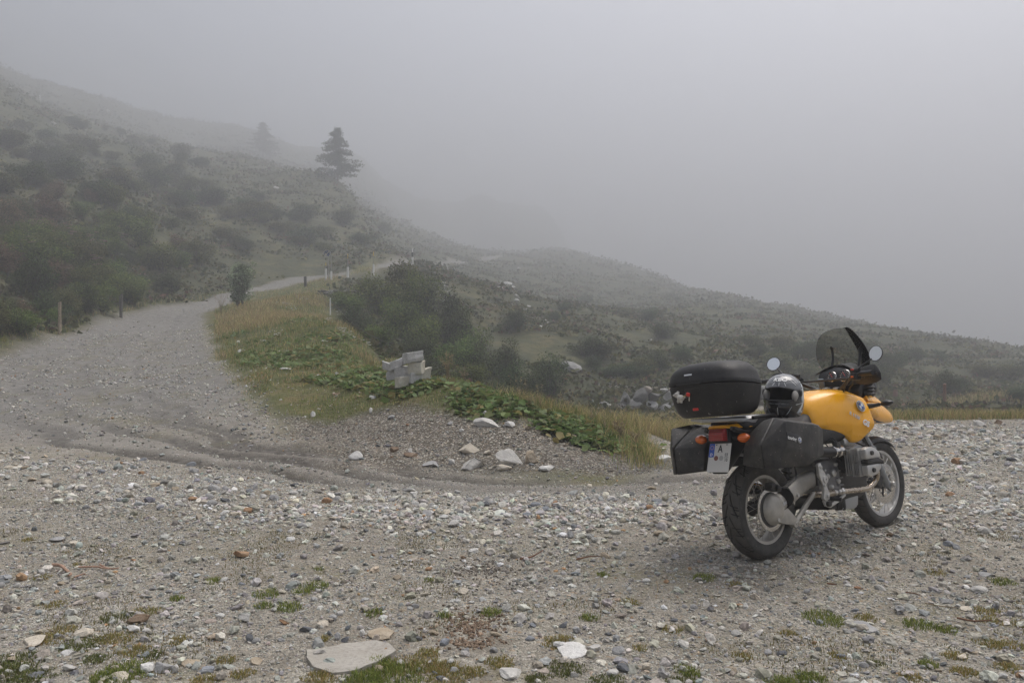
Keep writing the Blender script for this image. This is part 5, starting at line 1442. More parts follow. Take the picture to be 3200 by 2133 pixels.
# handlebar (built straight ahead, then turned with the fork)
hb = tube('handlebar', [(.835, -.455, 1.165), (.875, -.35, 1.165), (.925, -.235, 1.145), (1.00, -.12, 1.085), (1.04, -.05, 1.065), (1.04, .05, 1.065), (1.00, .12, 1.085), (.925, .235, 1.145), (.875, .35, 1.165), (.835, .455, 1.165)], .0135, B_BLK, BIKE, 12)
xb = tube('crossbar', [(.945, -.20, 1.140), (.945, 0, 1.138), (.945, .20, 1.140)], .0075, B_BLK, BIKE, 8)
cl = bmesh.new()
for y in (-.045, .045): add_box(cl, (1.04, y, 1.06), (.06, .035, .045), None, .008)
add_box(cl, (1.08, 0, 1.025), (.12, .16, .03), None, .008)
cl = bm_obj('top_yoke', cl, B_SILV, BIKE, True, 40)
steer(hb, xb, cl)
for s in (-1, 1):
    gr = tube('grip', [(.832, s * .460, 1.165), (.876, s * .348, 1.165)], .0185, B_BLK, hb, 14, straight=True)
    sw = bmesh.new(); add_box(sw, (.865, s * .30, 1.172), (.055, .055, .052), Euler((0, 0, s * .35)), .010); add_box(sw, (.885, s * .29, 1.212), (.05, .06, .032), Euler((0, 0, s * .3)), .008)
    sw = bm_obj('switch_block', sw, B_BLK, hb, True, 40)
    bt = bmesh.new(); add_box(bt, (.838, s * .292, 1.172), (.012, .022, .014), None, .003); bt = bm_obj('orange_switch', bt, B_ORANGE, hb, True, 40)
    bt2 = bmesh.new(); add_box(bt2, (.865, s * .285, 1.222), (.02, .024, .012), None, .003); bt2 = bm_obj('red_switch', bt2, B_REDP, hb, True, 40)
    lv = tube('lever', [(.905, s * .27, 1.178), (.915, s * .34, 1.182), (.895, s * .42, 1.185), (.88, s * .46, 1.185)], [.010, .008, .007, .007], B_BLK, hb, 8)
    gu = hull('handguard', [(.98, s * .215, 1.125), (.975, s * .20, 1.185), (.965, s * .27, 1.235), (.945, s * .39, 1.255), (.915, s * .435, 1.25), (.895, s * .475, 1.19), (.915, s * .47, 1.135), (.955, s * .40, 1.115), (.985, s * .28, 1.105), (.93, s * .28, 1.16), (.88, s * .43, 1.20), (.88, s * .45, 1.16)], B_PLA, hb, .010)
    ms = tube('mirror_stem', [(.875, s * .30, 1.205), (.888, s * .335, 1.240), (.915, s * .385, 1.275), (.930, s * .405, 1.290)], .0055, B_BLK, BIKE, 8)
    for _o in (sw, bt, bt2, lv, gu, ms): _o.data.transform(Matrix.Translation((.028, -s * .008, -.024)))
    # mirror head faces back, tipped a little upwards and inwards
    nrm = Vector((-1, -s * (.12 if s < 0 else .25), .20 if s < 0 else .36)).normalized()
    mM = frame_m((.958, s * .425, 1.298), nrm.cross(Vector((0, 0, 1))), (0, 0, 1)) if False else None
    zx = nrm; yx = (Vector((0, 0, 1)) - zx * zx.z).normalized(); xx = yx.cross(zx)
    mM = Matrix((xx, yx, zx)).transposed().to_4x4(); mM.translation = (.958, s * .425, 1.298)
    bm = bmesh.new(); add_lathe(bm, [(0, -.030), (.030, -.028), (.050, -.014), (.056, .0), (.056, .004), (.0525, .005), (.052, .002)], (0, 0, 0), 'z', 36)
    mh = bm_obj('mirror', bm, B_BLK, BIKE, True, 50); mh.data.transform(mM)
    bm = bmesh.new(); add_lathe(bm, [(.0525, .001), (.0515, .0035), (0, .0035)], (0, 0, 0), 'z', 36); mg = bm_obj('mirror_glass', bm, B_MIR, mh, False); mg.data.transform(mM)
    steer(gr, sw, bt, bt2, lv, gu, ms, mh, mg)
    c1 = tube('control_cable', [(.88, s * .27, 1.16), (.96, s * .22, 1.10), (1.04, s * .14, 1.06), (1.10, s * .10, .98)], .005, B_BLK, BIKE, 6)
rv = bmesh.new(); add_lathe(rv, [(0, 0), (.026, 0), (.028, .005), (.028, .032), (.024, .036), (0, .036)], (.935, .215, 1.165), 'z', 18); rv = bm_obj('fluid_reservoir', rv, B_BLK, BIKE, True, 40)
steer(rv)
tube('control_cable', [(.87, -.24, 1.14), (.92, -.16, 1.04), (1.0, -.12, .98)], .006, B_BLK, BIKE, 6)

BIKE.location = (1.6518, 5.4072, -.006)
BIKE.rotation_mode = 'QUATERNION'
BIKE.rotation_quaternion = (Matrix.Rotation(HEAD_, 3, 'Z') @ Matrix.Rotation(LEAN_, 3, 'X')).to_quaternion()
# ------------------------------------------------------------------ the helmet standing on the right case, and the toy on the key
bpy.context.view_layer.update()
BM = Matrix.Translation(BIKE.location) @ BIKE.rotation_quaternion.to_matrix().to_4x4()
def helmet():
    base = BM @ Vector((.165, -.155, .917))
    face = math.atan2(-base.y, -base.x) - math.radians(14)      # looks back past the camera, a little to the side
    H = empty('helmet', base, (0, 0, face + math.pi / 2))
    tag(H, 'black and grey full face helmet resting on the seat beside the right case', 'helmet')
    PR = [(0, .80), (.035, .885), (.12, .955), (.25, .995), (.40, 1.0), (.55, .985), (.68, .93), (.79, .83), (.87, .70), (.93, .54), (.97, .36), (.992, .18), (1.0, .0)]
    pt_, pr_ = zip(*PR)
    def S(th, t, k=1.0):
        """th 0 = face; t 0..1 from the rim to the crown"""
        r = np.interp(t, pt_, pr_) * k
        c, s = math.cos(th), math.sin(th)
        ln = .150 * (1 + .10 * max(0, c) ** 3 * max(0, 1 - abs(t - .22) / .30) - .03 * max(0, c) * (t > .6))
        return Vector((.128 * r * s, -ln * r * c * (1.0 if c > 0 else .98), .278 * (t if k >= 1 else .5 + (t - .5) * k)))
    mS, nt, b = new_mat('helmet shell paint')
    tc = N(nt, 'ShaderNodeTexCoord'); sx = N(nt, 'ShaderNodeSeparateXYZ'); nt.links.new(tc.outputs['Object'], sx.inputs[0])
    n = N(nt, 'ShaderNodeTexNoise'); n.inputs['Scale'].default_value = 9; n.inputs['Detail'].default_value = 5; n.inputs['Distortion'].default_value = 1.5; nt.links.new(tc.outputs['Object'], n.inputs['Vector'])
    up = math_n(nt, 'ADD', math_n(nt, 'MULTIPLY', sx.outputs[2], 3.4), math_n(nt, 'MULTIPLY', n.outputs['Fac'], .35))
    c = mixc(nt, ramp(nt, up, [(.70, 0.0), (.80, 1.0)]).outputs[0], (.012, .012, .013), (.115, .12, .125))
    c = mixc(nt, math_n(nt, 'MULTIPLY', ramp(nt, n.outputs['Fac'], [(.56, 0.0), (.60, 1.0)]).outputs[0], ramp(nt, up, [(.6, 0.0), (.8, .7)]).outputs[0]), c, (.24, .25, .26))
    nt.links.new(c, b.inputs['Base Color']); b.inputs['Roughness'].default_value = .22; b.inputs['Coat Weight'].default_value = .8; b.inputs['Coat Roughness'].default_value = .05
    nth, nt_ = 96, 60
    bm = bmesh.new(); T = np.linspace(0, 1, nt_)
    g = [[bm.verts.new(S(2 * math.pi * i / nth, t)) for t in T[:-1]] for i in range(nth)]
    top = bm.verts.new(S(0, 1.0))
    def port(th, t):
        a = abs((th + math.pi) % (2 * math.pi) - math.pi)
        x = a / math.radians(66); y = (t - (.545 - .03 * x)) / (.155 - .035 * x * x)
        return abs(x) ** 3.2 + abs(y) ** 2.6 < 1
    for i in range(nth):
        for j in range(nt_ - 2):
            if port(2 * math.pi * (i + .5) / nth, (T[j] + T[j + 1]) / 2): continue
            bm.faces.new((g[i][j], g[(i + 1) % nth][j], g[(i + 1) % nth][j + 1], g[i][j + 1]))
        bm.faces.new((g[i][-1], g[(i + 1) % nth][-1], top))
    sh = bm_obj('shell', bm, mS, H, True)
    so = sh.modifiers.new('thickness', 'SOLIDIFY'); so.thickness = .006; so.offset = -1
    # lining inside: dark, with two pale cheek pads
    bm = bmesh.new(); g = [[bm.verts.new(S(2 * math.pi * i / 40, t, .90)) for t in np.linspace(0.02, .985, 22)] for i in range(40)]
    for i in range(40):
        a = abs((2 * math.pi * (i + .5) / 40 + math.pi) % (2 * math.pi) - math.pi)
        for j in range(21):
            if a < math.radians(58) and 7 < j < 16: continue
            bm.faces.new((g[i][j], g[(i + 1) % 40][j], g[(i + 1) % 40][j + 1], g[i][j + 1]))
    bm_obj('lining', bm, plain('helmet lining', (.020, .020, .021), .9), H)
    pad = plain('cheek pad cloth', (.33, .32, .30), .9)
    for s in (-1, 1):
        bm = bmesh.new(); bmesh.ops.create_uvsphere(bm, u_segments=16, v_segments=10, radius=1); bmesh.ops.scale(bm, vec=(.020, .045, .040), verts=bm.verts)
        bmesh.ops.translate(bm, vec=(s * .092, -.078, .138), verts=bm.verts); bm_obj('cheek_pad', bm, pad, H)
    # rubber edge round the eye opening
    ring = []
    for q in np.linspace(0, 2 * math.pi, 60, endpoint=False):
        cx, sy = math.cos(q), math.sin(q)
        x = math.copysign(abs(cx) ** (2 / 3.2), cx); y = math.copysign(abs(sy) ** (2 / 2.6), sy)
        ax = abs(x); th = x * math.radians(66); t = (.545 - .03 * ax) + y * (.155 - .035 * ax * ax)
        ring.append(S(th, t, 1.004))
    bm = bmesh.new(); rr = []
    for i, p in enumerate(ring):
        d = (ring[(i + 1) % 60] - ring[i - 1]).normalized(); nn = Vector((p.x, p.y, 0)).normalized(); w = d.cross(nn)
        rr.append([p + .006 * (math.cos(a) * nn * .6 + math.sin(a) * w) for a in np.linspace(0, 2 * math.pi, 8, endpoint=False)])
    add_rings(bm, rr, closed=True, cap=False); bm_obj('opening_trim', bm, plain('helmet rubber', (.03, .03, .031), .6), H)
    for s in (-1, 1):
        p = S(s * math.radians(74), .56, 1.0); bm = bmesh.new(); bmesh.ops.create_uvsphere(bm, u_segments=16, v_segments=10, radius=1); bmesh.ops.scale(bm, vec=(.008, .024, .024), verts=bm.verts); bmesh.ops.translate(bm, vec=p, verts=bm.verts); bm_obj('visor_pivot', bm, B_BLK, H)
    def strip(name, th0, t0, th1, t1, w, mat, k=1.006, bend=0):
        bm = bmesh.new(); rows = []
        for u in np.linspace(0, 1, 9):
            th, t = th0 + (th1 - th0) * u + bend * math.sin(u * math.pi), t0 + (t1 - t0) * u
            d = math.hypot((th1 - th0) * .5, t1 - t0); nx, ny = (t1 - t0) / d, -(th1 - th0) * .5 / d
            ww = w * (1 - .45 * u)
            rows.append([bm.verts.new(S(th + q * ww * nx * 2, t + q * ww * ny, k)) for q in (-1, 0, 1)])
        for a, c2 in zip(rows[:-1], rows[1:]):
            for i in range(2): bm.faces.new((a[i], a[i + 1], c2[i + 1], c2[i]))
        o = bm_obj(name, bm, mat, H); o.modifiers.new('thickness', 'SOLIDIFY').thickness = .0008
    pale = plain('helmet pale print', (.62, .66, .68), .3)
    R = math.radians
    for th in (-22, 0, 22): strip('stripe', R(th), .735, R(th * .8), .81, .010, B_WHITE)
    strip('stripe', 0, .06, 0, .24, .012, B_WHITE)
    for s in (-1, 1):
        strip('stripe', R(s * 26), .07, R(s * 40), .26, .007, pale)
        strip('stripe', R(s * 52), .30, R(s * 78), .33, .006, pale)
        strip('side_flash', R(s * 84), .34, R(s * 100), .82, .085, pale, bend=-.1 * s)
        strip('side_flash', R(s * 62), .08, R(s * 84), .34, .045, pale)
        strip('stripe', R(s * 58), .75, R(s * 40), .88, .006, B_WHITE); strip('stripe', R(s * 66), .78, R(s * 52), .92, .005, B_WHITE)
    # chin vent: dark mouth with three slots
    strip('vent', R(-30), .315, R(30), .315, .018, B_BLK, 1.012)
    for th in (-16, 0, 16): strip('vent_slot', R(th - 6), .315, R(th + 6), .315, .007, plain('vent grey', (.16, .16, .165), .5), 1.018)
    for ch, a in (('K', -17), ('B', 0), ('C', 17)):
        a = R(a); p = S(a, .872, 1.008); n_ = (S(a + .02, .872) - S(a - .02, .872)).normalized(); u_ = (S(a, .90) - S(a, .85)).normalized()
        text_mesh('letter', ch, .042, B_WHITE, H, frame_m(p, n_, u_), .0008, bold=.0018)
    for s in (-1, 1):
        a = R(s * 74); p = S(a, .13, 1.008); n_ = (S(a + .02, .13) - S(a - .02, .13)).normalized(); u_ = (S(a, .16) - S(a, .10)).normalized()
        text_mesh('lettering', 'KBC', .020, B_WHITE, H, frame_m(p, n_, u_), .0006, bold=.0006)
    return H
helmet()

def key_toy():
    at = BM @ Vector((-.556, .062, 1.085))
    K = empty('plush_keyring', at, (0, 0, HEAD_))
    tag(K, 'small pale plush animal hanging from the top case lock', 'keyring')
    bm = bmesh.new()
    for c, r, sc in (((0, .03, -.004), .022, (1, 1.25, .95)), ((0, .062, .012), .018, (1, 1.05, 1)), ((-.008, .078, .010), .010, (1, 1, .8)), ((.004, .060, .031), .006, (1, 1, 1.4)), ((.006, .052, .030), .006, (1, 1, 1.4)), ((-.008, .045, -.026), .008, (1, 1, 1.6)), ((-.006, .018, -.026), .008, (1, 1, 1.5)), ((.008, .040, -.026), .008, (1, 1, 1.5)), ((0, .003, .002), .007, (1, 1.8, 1))):
        bmesh.ops.create_icosphere(bm, subdivisions=2, radius=1, matrix=Matrix.Translation(c) @ Matrix.Diagonal((r * sc[0], r * sc[1], r * sc[2], 1)))
    body = bm_obj('body', bm, plain('grey white plush', (.50, .48, .44), .95, bump=.8, bscale=500, var=.25, vscale=60), K)
    rm = body.modifiers.new('fuse', 'REMESH'); rm.mode = 'VOXEL'; rm.voxel_size = .0032; rm.use_smooth_shade = True
    for y in (.056, .068):
        bm = bmesh.new(); bmesh.ops.create_icosphere(bm, subdivisions=1, radius=.0028, matrix=Matrix.Translation((-.017, y, .018))); bm_obj('eye', bm, B_BLK, K)
    ri = bmesh.new(); add_tube(ri, [(0, .012 * math.cos(a) - .012, .012 * math.sin(a) + .012) for a in np.linspace(0, 6.2, 14)], .0012, 5, 2); bm_obj('ring', ri, B_CHROME, K)
    bm = bmesh.new(); add_box(bm, (-.008, -.036, .022), (.012, .026, .024), Euler((.2, 0, 0)), .005); bm_obj('key_head', bm, B_REDP, K)
    bm = bmesh.new(); add_box(bm, (-.004, -.042, -.004), (.002, .007, .030), None, .0005); bm_obj('key_blade', bm, B_CHROME, K)
    tube('strap', [(-.006, .01, .004), (-.010, -.012, .012), (-.008, -.030, .020)], .002, plain('yellow cord', (.5, .40, .12), .7), K, 5)
key_toy()
# ------------------------------------------------------------------ where a sight line meets the ground (with its relief)
_ds = np.concatenate([np.linspace(2.6, 20, 260), np.linspace(20.1, 80, 420), np.linspace(80.5, 620, 460)])
def hit(px, py):
    xs = (px - 1600) / FPX * _ds; zs = HC - (py - HY) / FPX * _ds
    g = height(xs, _ds); k = int(np.argmax(zs <= g))
    if zs[k] > g[k]: return None
    return np.array([xs[k], _ds[k], g[k]])
def gz(x, y): return float(height(np.array([x], float), np.array([y], float))[0])
def to_px(p): return 1600 + FPX * p[0] / p[1], HY + FPX * (HC - p[2]) / p[1]
def pts_in(poly_px, n, seed):
    r = np.random.default_rng(seed); pl = [tuple(map(float, p)) for p in poly_px]
    lo, hi = np.min(pl, 0), np.max(pl, 0); out = []
    while len(out) < n:
        q = r.uniform(lo, hi)
        if in_poly(np.array([q[0]]), np.array([q[1]]), pl)[0]: out.append(q)
    return out

def leaf_material(name, trans=.35, rough=.6):
    m = bpy.data.materials.new(name); m.use_nodes = True; nt = m.node_tree; nt.nodes.clear()
    out = N(nt, 'ShaderNodeOutputMaterial'); at = N(nt, 'ShaderNodeAttribute', attribute_name='tint')
    oi = N(nt, 'ShaderNodeObjectInfo')
    hs = N(nt, 'ShaderNodeHueSaturation'); nt.links.new(at.outputs['Color'], hs.inputs['Color'])
    nt.links.new(math_n(nt, 'ADD', math_n(nt, 'MULTIPLY', oi.outputs['Random'], .05), .475), hs.inputs['Hue'])
    nt.links.new(math_n(nt, 'ADD', math_n(nt, 'MULTIPLY', oi.outputs['Random'], .35), .82), hs.inputs['Value'])
    p = N(nt, 'ShaderNodeBsdfPrincipled'); p.inputs['Roughness'].default_value = rough; p.inputs['Specular IOR Level'].default_value = .3
    t = N(nt, 'ShaderNodeBsdfTranslucent'); mx = N(nt, 'ShaderNodeMixShader'); mx.inputs[0].default_value = trans
    nt.links.new(hs.outputs[0], p.inputs['Base Color']); nt.links.new(hs.outputs[0], t.inputs[0])
    nt.links.new(p.outputs[0], mx.inputs[1]); nt.links.new(t.outputs[0], mx.inputs[2]); nt.links.new(mx.outputs[0], out.inputs[0])
    return m
M_LEAF = leaf_material('leaves'); M_GRASS = leaf_material('grass blades', .3, .7)
def bark(name, col):
    return plain(name, col, .9, 0, .2, bump=.6, bscale=60, var=.35, vscale=18)
M_BARK = bark('grey bark', (.10, .088, .075)); M_WOOD = bark('weathered wood', (.19, .15, .11)); M_WOOD2 = bark('brown wood', (.24, .145, .10))

def leaf_quads(pos, size, tint, r, up=.3, elong=1.5):
    """one folded leaf (two triangles each side = a diamond) per position"""
    n = len(pos)
    d = r.normal(size=(n, 3)); d[:, 2] += up; d /= np.linalg.norm(d, axis=1, keepdims=True)
    a = np.cross(d, r.normal(size=(n, 3))); a /= np.linalg.norm(a, axis=1, keepdims=True); b = np.cross(d, a)
    s = size[:, None]
    V = np.stack([pos - a * s * elong * .5, pos + b * s * .5 + d * s * .12, pos + a * s * elong * .5, pos - b * s * .5 + d * s * .12], 1)
    F = np.arange(n * 4).reshape(n, 4)
    return V.reshape(-1, 3), F, tint
PAL = {
    'green': [(.092, .138, .026), (.118, .160, .034), (.066, .102, .022), (.150, .175, .046)],
    'dark': [(.042, .068, .020), (.058, .085, .024), (.034, .052, .018), (.078, .100, .032)],
    'olive': [(.118, .130, .040), (.095, .108, .032), (.145, .138, .055), (.075, .085, .028)],
    'rust': [(.150, .098, .066), (.125, .090, .056), (.120, .112, .056), (.175, .110, .075)],
    'silver': [(.27, .32, .20), (.21, .26, .15), (.33, .37, .26), (.16, .21, .11)],
}
def tint_of(kind, n, r, var=.22):
    p = np.array(PAL[kind]); return np.clip(p[r.integers(len(p), size=n)] * r.normal(1, var, (n, 1)).clip(.4, 1.8), .006, .6)

# ---- shrubs: stems that fork, foliage in clumps along them
def shrub_parts(kind, seed, n=1500, tall=1.0, upright=False):
    r = np.random.default_rng(seed)
    bm = bmesh.new(); tips = []
    for k in range(7 if not upright else 12):
        a = r.uniform(0, 6.28); lean = r.uniform(.15, .75) if not upright else r.uniform(.02, .22)
        h = r.uniform(.55, .95) * (1.05 - .35 * lean)
        p0 = np.array([.06 * math.cos(a), .06 * math.sin(a), -.05]); p2 = np.array([lean * .62 * math.cos(a), lean * .62 * math.sin(a), h]); p1 = (p0 + p2) / 2 + np.array([0, 0, .08])
        add_tube(bm, [p0, p1, p2], [.014, .009, .004], 4, 2)
        for t in (.3, .5, .7, .85, 1.0): tips.append((p0 * (1 - t) ** 2 + 2 * p1 * t * (1 - t) + p2 * t * t, .10 + .16 * (1 - abs(t - .7)) if not upright else .10))
    me_s = bpy.data.meshes.new('stems'); bm.to_mesh(me_s); bm.free(); me_s.materials.append(M_BARK)
    tips = [(c + r.normal(0, .05, 3), q) for c, q in tips for _ in range(2)]
    cen = r.integers(len(tips), size=n)
    c = np.array([tips[i][0] for i in cen]); q = np.array([tips[i][1] for i in cen])
    d = r.normal(size=(n, 3)); d /= np.linalg.norm(d, axis=1, keepdims=True)
    rad = q * r.uniform(.35, 1.0, n) ** .6
    pos = c + d * rad[:, None] * np.array([1, 1, .85]); pos[:, 2] = np.abs(pos[:, 2])
    clump = r.normal(1, .36, len(tips))[cen]
    tint = tint_of(kind, n, r) * clump[:, None].clip(.5, 1.5)
    V, F, C = leaf_quads(pos, r.uniform(.017, .036, n) if not upright else r.uniform(.013, .026, n), tint, r, .4, 1.5 if not upright else 3.2)
    me = np_mesh('foliage', V, F, False, C); me.materials.append(M_LEAF)
    return me, me_s
SHRUB = {}
for i, (k, up) in enumerate((('green', 0), ('green', 0), ('dark', 0), ('dark', 0), ('olive', 0), ('olive', 0), ('rust', 0), ('silver', 1))):
    SHRUB.setdefault(k, []).append(shrub_parts(k, 40 + i, 5600 if not up else 5200, upright=bool(up)))
_sr = np.random.default_rng(77); SHRUBS = []
def shrub(kind, p, h, w, label, group=None, name='shrub'):
    fo, st = SHRUB[kind][int(_sr.integers(len(SHRUB[kind])))]
    o = empty(name, p, (0, 0, _sr.uniform(0, 6.28))); o.scale = (w, w, h)
    link('foliage', fo, o); link('stems', st, o)
    tag(o, label, 'shrub', group); SHRUBS.append(o); return o

LEFT_NEAR = [(0, 1075), (0, 700), (90, 640), (260, 600), (360, 640), (450, 720), (560, 790), (700, 850), (680, 905), (560, 932), (377, 975), (187, 1030), (60, 1070)]
WHERE = [('left of the first roadside post', lambda x: x < 187), ('behind the two roadside posts', lambda x: x < 400), ('left of the road bend', lambda x: x < 600), ('just before the road bend', lambda x: True)]
for i, q in enumerate(pts_in(LEFT_NEAR, 74, 5)):
    p = hit(*q)
    if p is None: continue
    kind = _sr.choice(['green', 'dark', 'olive'], p=[.45, .3, .25])
    if (q[0] > 520 and _sr.random() < .6) or (40 < q[0] < 190 and q[1] < 760) or _sr.random() < .08: kind = 'rust'
    if masks(p[:1], p[1:2])['road'][0] > .02: continue
    edge = min(1, dist_line(p[:1], p[1:2], polyl(_rl))[0] / 4)
    h = _sr.uniform(1.1, 2.3) * (.55 + .45 * edge); w = h * _sr.uniform(1.0, 1.5)
    wh = next(n for n, f in WHERE if f(q[0])); cn = {'green': 'bright green', 'dark': 'dark green', 'olive': 'olive green', 'rust': 'rust red'}[kind]
    shrub(kind, p, h, w, f'{cn} shrub {wh}', f'{cn} shrubs {wh}')
HILL_L = [(0, 640), (0, 420), (200, 380), (420, 420), (700, 560), (960, 620), (1180, 700), (1270, 760), (1230, 800), (980, 810), (720, 790), (560, 740), (380, 600)]
for i, q in enumerate(pts_in(HILL_L, 78, 8)):
    p = hit(*q)
    if p is None or masks(p[:1], p[1:2])['road'][0] > .02: continue
    kind = _sr.choice(['dark', 'olive'], p=[.45, .55]); h = _sr.uniform(.6, 1.5) * (1 + p[1] / 200); cn = 'dark' if kind == 'dark' else 'olive'
    wh = 'on the foggy hill above the road sign' if q[0] > 800 else ('on the foggy hill behind the road bend' if q[0] > 450 else 'on the foggy hill at upper left')
    shrub(kind, p, h, h * _sr.uniform(1.6, 2.8), f'{cn} shrub {wh}', f'{cn} shrubs {wh}')
GULLY = [(1100, 905, 42, 150, 'green'), (1185, 850, 44, 190, 'green'), (1240, 815, 46, 150, 'olive'), (1315, 850, 45, 160, 'green'), (1385, 920, 43, 150, 'dark'), (1120, 960, 36, 140, 'dark'), (1240, 930, 38, 170, 'green'), (1330, 985, 36, 160, 'green'), (1420, 960, 41, 150, 'dark'), (1480, 1000, 40, 150, 'green'), (1400, 1050, 33, 170, 'green'), (1300, 1040, 32, 150, 'dark'), (1500, 1085, 33, 150, 'dark'), (1570, 1060, 38, 140, 'dark'), (1600, 1125, 33, 140, 'dark'), (1470, 1130, 29, 150, 'green'), (1665, 1150, 32, 120, 'dark'), (1720, 1105, 37, 150, 'dark'), (1345, 1110, 28, 130, 'dark'), (1560, 1190, 27, 120, 'dark'), (1640, 1215, 26, 100, 'olive'), (1180, 1010, 31, 130, 'green'), (1075, 925, 44, 90, 'olive')]
GL = ['bushy green shrub left of the gully top, beside the thin stake', 'widest green shrub near the top of the gully', 'olive shrub crowning the gully below the distant white post', 'rounded green shrub right of the gully crown', 'dark shrub on the right shoulder of the gully', 'low dark shrub behind the stake cable', 'dense green shrub in the middle of the gully', 'green shrub behind the white block stack', 'dark shrub below the pale gully boulders', 'green shrub at the right flank of the gully thicket', 'green shrub just behind the leafy bank crest', 'dark shrub directly above the white block stack', 'dark shrub right of the white block stack', 'dark shrub at the foot of the foggy slope', 'dark low shrub in front of the grey outcrop', 'green shrub behind the first dry grass tuft', 'dark shrub left of the grey outcrop', 'dark shrub above the grey outcrop', 'small dark shrub touching the white block stack', 'dark shrub behind the tall dry stalks', 'olive shrub low behind the bank crest', 'green shrub in the gully under the stake cable', 'small olive shrub beside the dark dry stone wall']
for (px, py, d, w, kind), lab in zip(GULLY, GL):
    t = P(px, py, d); z = gz(t[0], t[1]); h = max(t[2] - z, .8)
    shrub(kind, (t[0], t[1], z - .1), h * 1.08, w * t[1] / FPX * .92, lab)
HILL_R = [(1500, 960), (1700, 930), (1950, 930), (2250, 1010), (2700, 1090), (3200, 1160), (3200, 1255), (2400, 1215), (2050, 1190), (1820, 1180), (1600, 1060)]
for i, q in enumerate(pts_in(HILL_R, 44, 9)):
    p = hit(*q)
    if p is None: continue
    kind = _sr.choice(['dark', 'olive'], p=[.65, .35]); h = _sr.uniform(.4, 1.0) * (1 + p[1] / 160); cn = 'dark' if kind == 'dark' else 'olive'
    wh = 'on the foggy slope right of the motorcycle' if q[0] > 2500 else ('on the foggy slope behind the motorcycle' if q[0] > 1980 else 'on the foggy slope beyond the gully')
    shrub(kind, p, h, h * _sr.uniform(1.4, 2.4), f'{cn} low shrub {wh}', f'{cn} low shrubs {wh}')
p = hit(748, 958); o = shrub('silver', p, 2.35, 2.7, 'upright narrow grey green shrub standing at the road bend')
p = P(748, 960, p[1]); 

# ---- conifers in the cloud
def conifer(px, py_base, hpx, seed, label, wk=1.0):
    r = np.random.default_rng(seed); p = hit(px, py_base)
    H = hpx * p[1] / FPX
    o = empty('conifer', p); tag(o, label, 'tree')
    tube('trunk', [(0, 0, -.3), (.02 * H, 0, .5 * H), (0, .01 * H, H * .98)], [.022 * H, .013 * H, .003 * H], M_BARK, o, 7, 4)
    Vs, Fs, Cs = [], [], []; off = 0; bm = bmesh.new()
    for k in range(110):
        t = .08 + .90 * (k / 109) ** .9; L = wk * H * .30 * (1 - t) ** .7 * r.uniform(.25, 1.15) + .03 * H
        a = r.uniform(0, 6.28); b0 = np.array([0, 0, t * H]); b1 = b0 + np.array([math.cos(a) * L, math.sin(a) * L, r.uniform(-.10, .10) * L])
        add_tube(bm, [b0, (b0 + b1) / 2 + np.array([0, 0, .04 * L]), b1], [.004 * H, .001 * H], 3, 1)
        n = int(34 + 60 * L / (.3 * H)); u = r.uniform(.15, 1, n)
        q = b0 + (b1 - b0) * u[:, None] + r.normal(0, 1, (n, 3)) * np.array([.040, .040, .030]) * H * (.45 + .4 * (1 - u[:, None])) - np.array([0, 0, .012]) * H * u[:, None]
        V, F, C = leaf_quads(q, r.uniform(.010, .024, n) * H, tint_of('dark', n, r) * .8, r, .2, 2.0)
        Vs.append(V); Fs.append(F + off); Cs.append(C); off += len(V)
    me = bpy.data.meshes.new('branches'); bm.to_mesh(me); bm.free(); link('branches', me, o, M_BARK)
    link('crown', np_mesh('crown', np.vstack(Vs), np.vstack(Fs), False, np.vstack(Cs)), o, M_LEAF)
conifer(1055, 568, 165, 3, 'tall dark conifer standing out of the fog on the left hill', 1.75)
conifer(822, 488, 105, 4, 'faint conifer in thicker fog left of the tall one', 1.9)

# ---- ground heath: low clumps too many to count
def heath():
    r = np.random.default_rng(31); Vs, Fs, Cs = [], [], []; off = 0
    n = 40000
    d = np.exp(r.uniform(math.log(18), math.log(400), n)); x = r.uniform(-.72, .72, n) * d
    m = masks(x, d); k = (np.clip(m['yard'] + m['mound'] + m['road'] + m['lower'], 0, 1) < .05) & (fbm(x, d, 11, 3) + .5 * fbm(x, d, 2.5, 2) > -.33)
    x, d = x[k], d[k]; z = height(x, d)
    for xx, dd, zz in zip(x, d, z):
        q = int(6 + 4 * r.random()); s = r.uniform(.08, .24) * (1 + dd / 80)
        pos = np.array([xx, dd, zz]) + r.normal(0, 1, (q, 3)) * np.array([s * 1.3, s * 1.3, s * .35]); pos[:, 2] = np.abs(pos[:, 2] - zz) + zz
        kind = 'dark' if r.random() < .38 else ('olive' if r.random() < .82 else 'rust')
        Vs.append((pos, r.uniform(.25, .6, q) * s * 1.6, tint_of(kind, q, r) * r.normal(1, .2)))
    pos = np.vstack([v[0] for v in Vs]); size = np.concatenate([v[1] for v in Vs]); tint = np.clip(np.vstack([v[2] for v in Vs]), .005, 1)
    V, F, C = leaf_quads(pos, size, tint, r, .8, 1.4)
    o = link('heath', np_mesh('heath', V, F, False, C), mat=M_LEAF); tag(o, 'low heath plants covering the hillsides', None, None, 'stuff')
    print('heath quads', len(F))
heath()

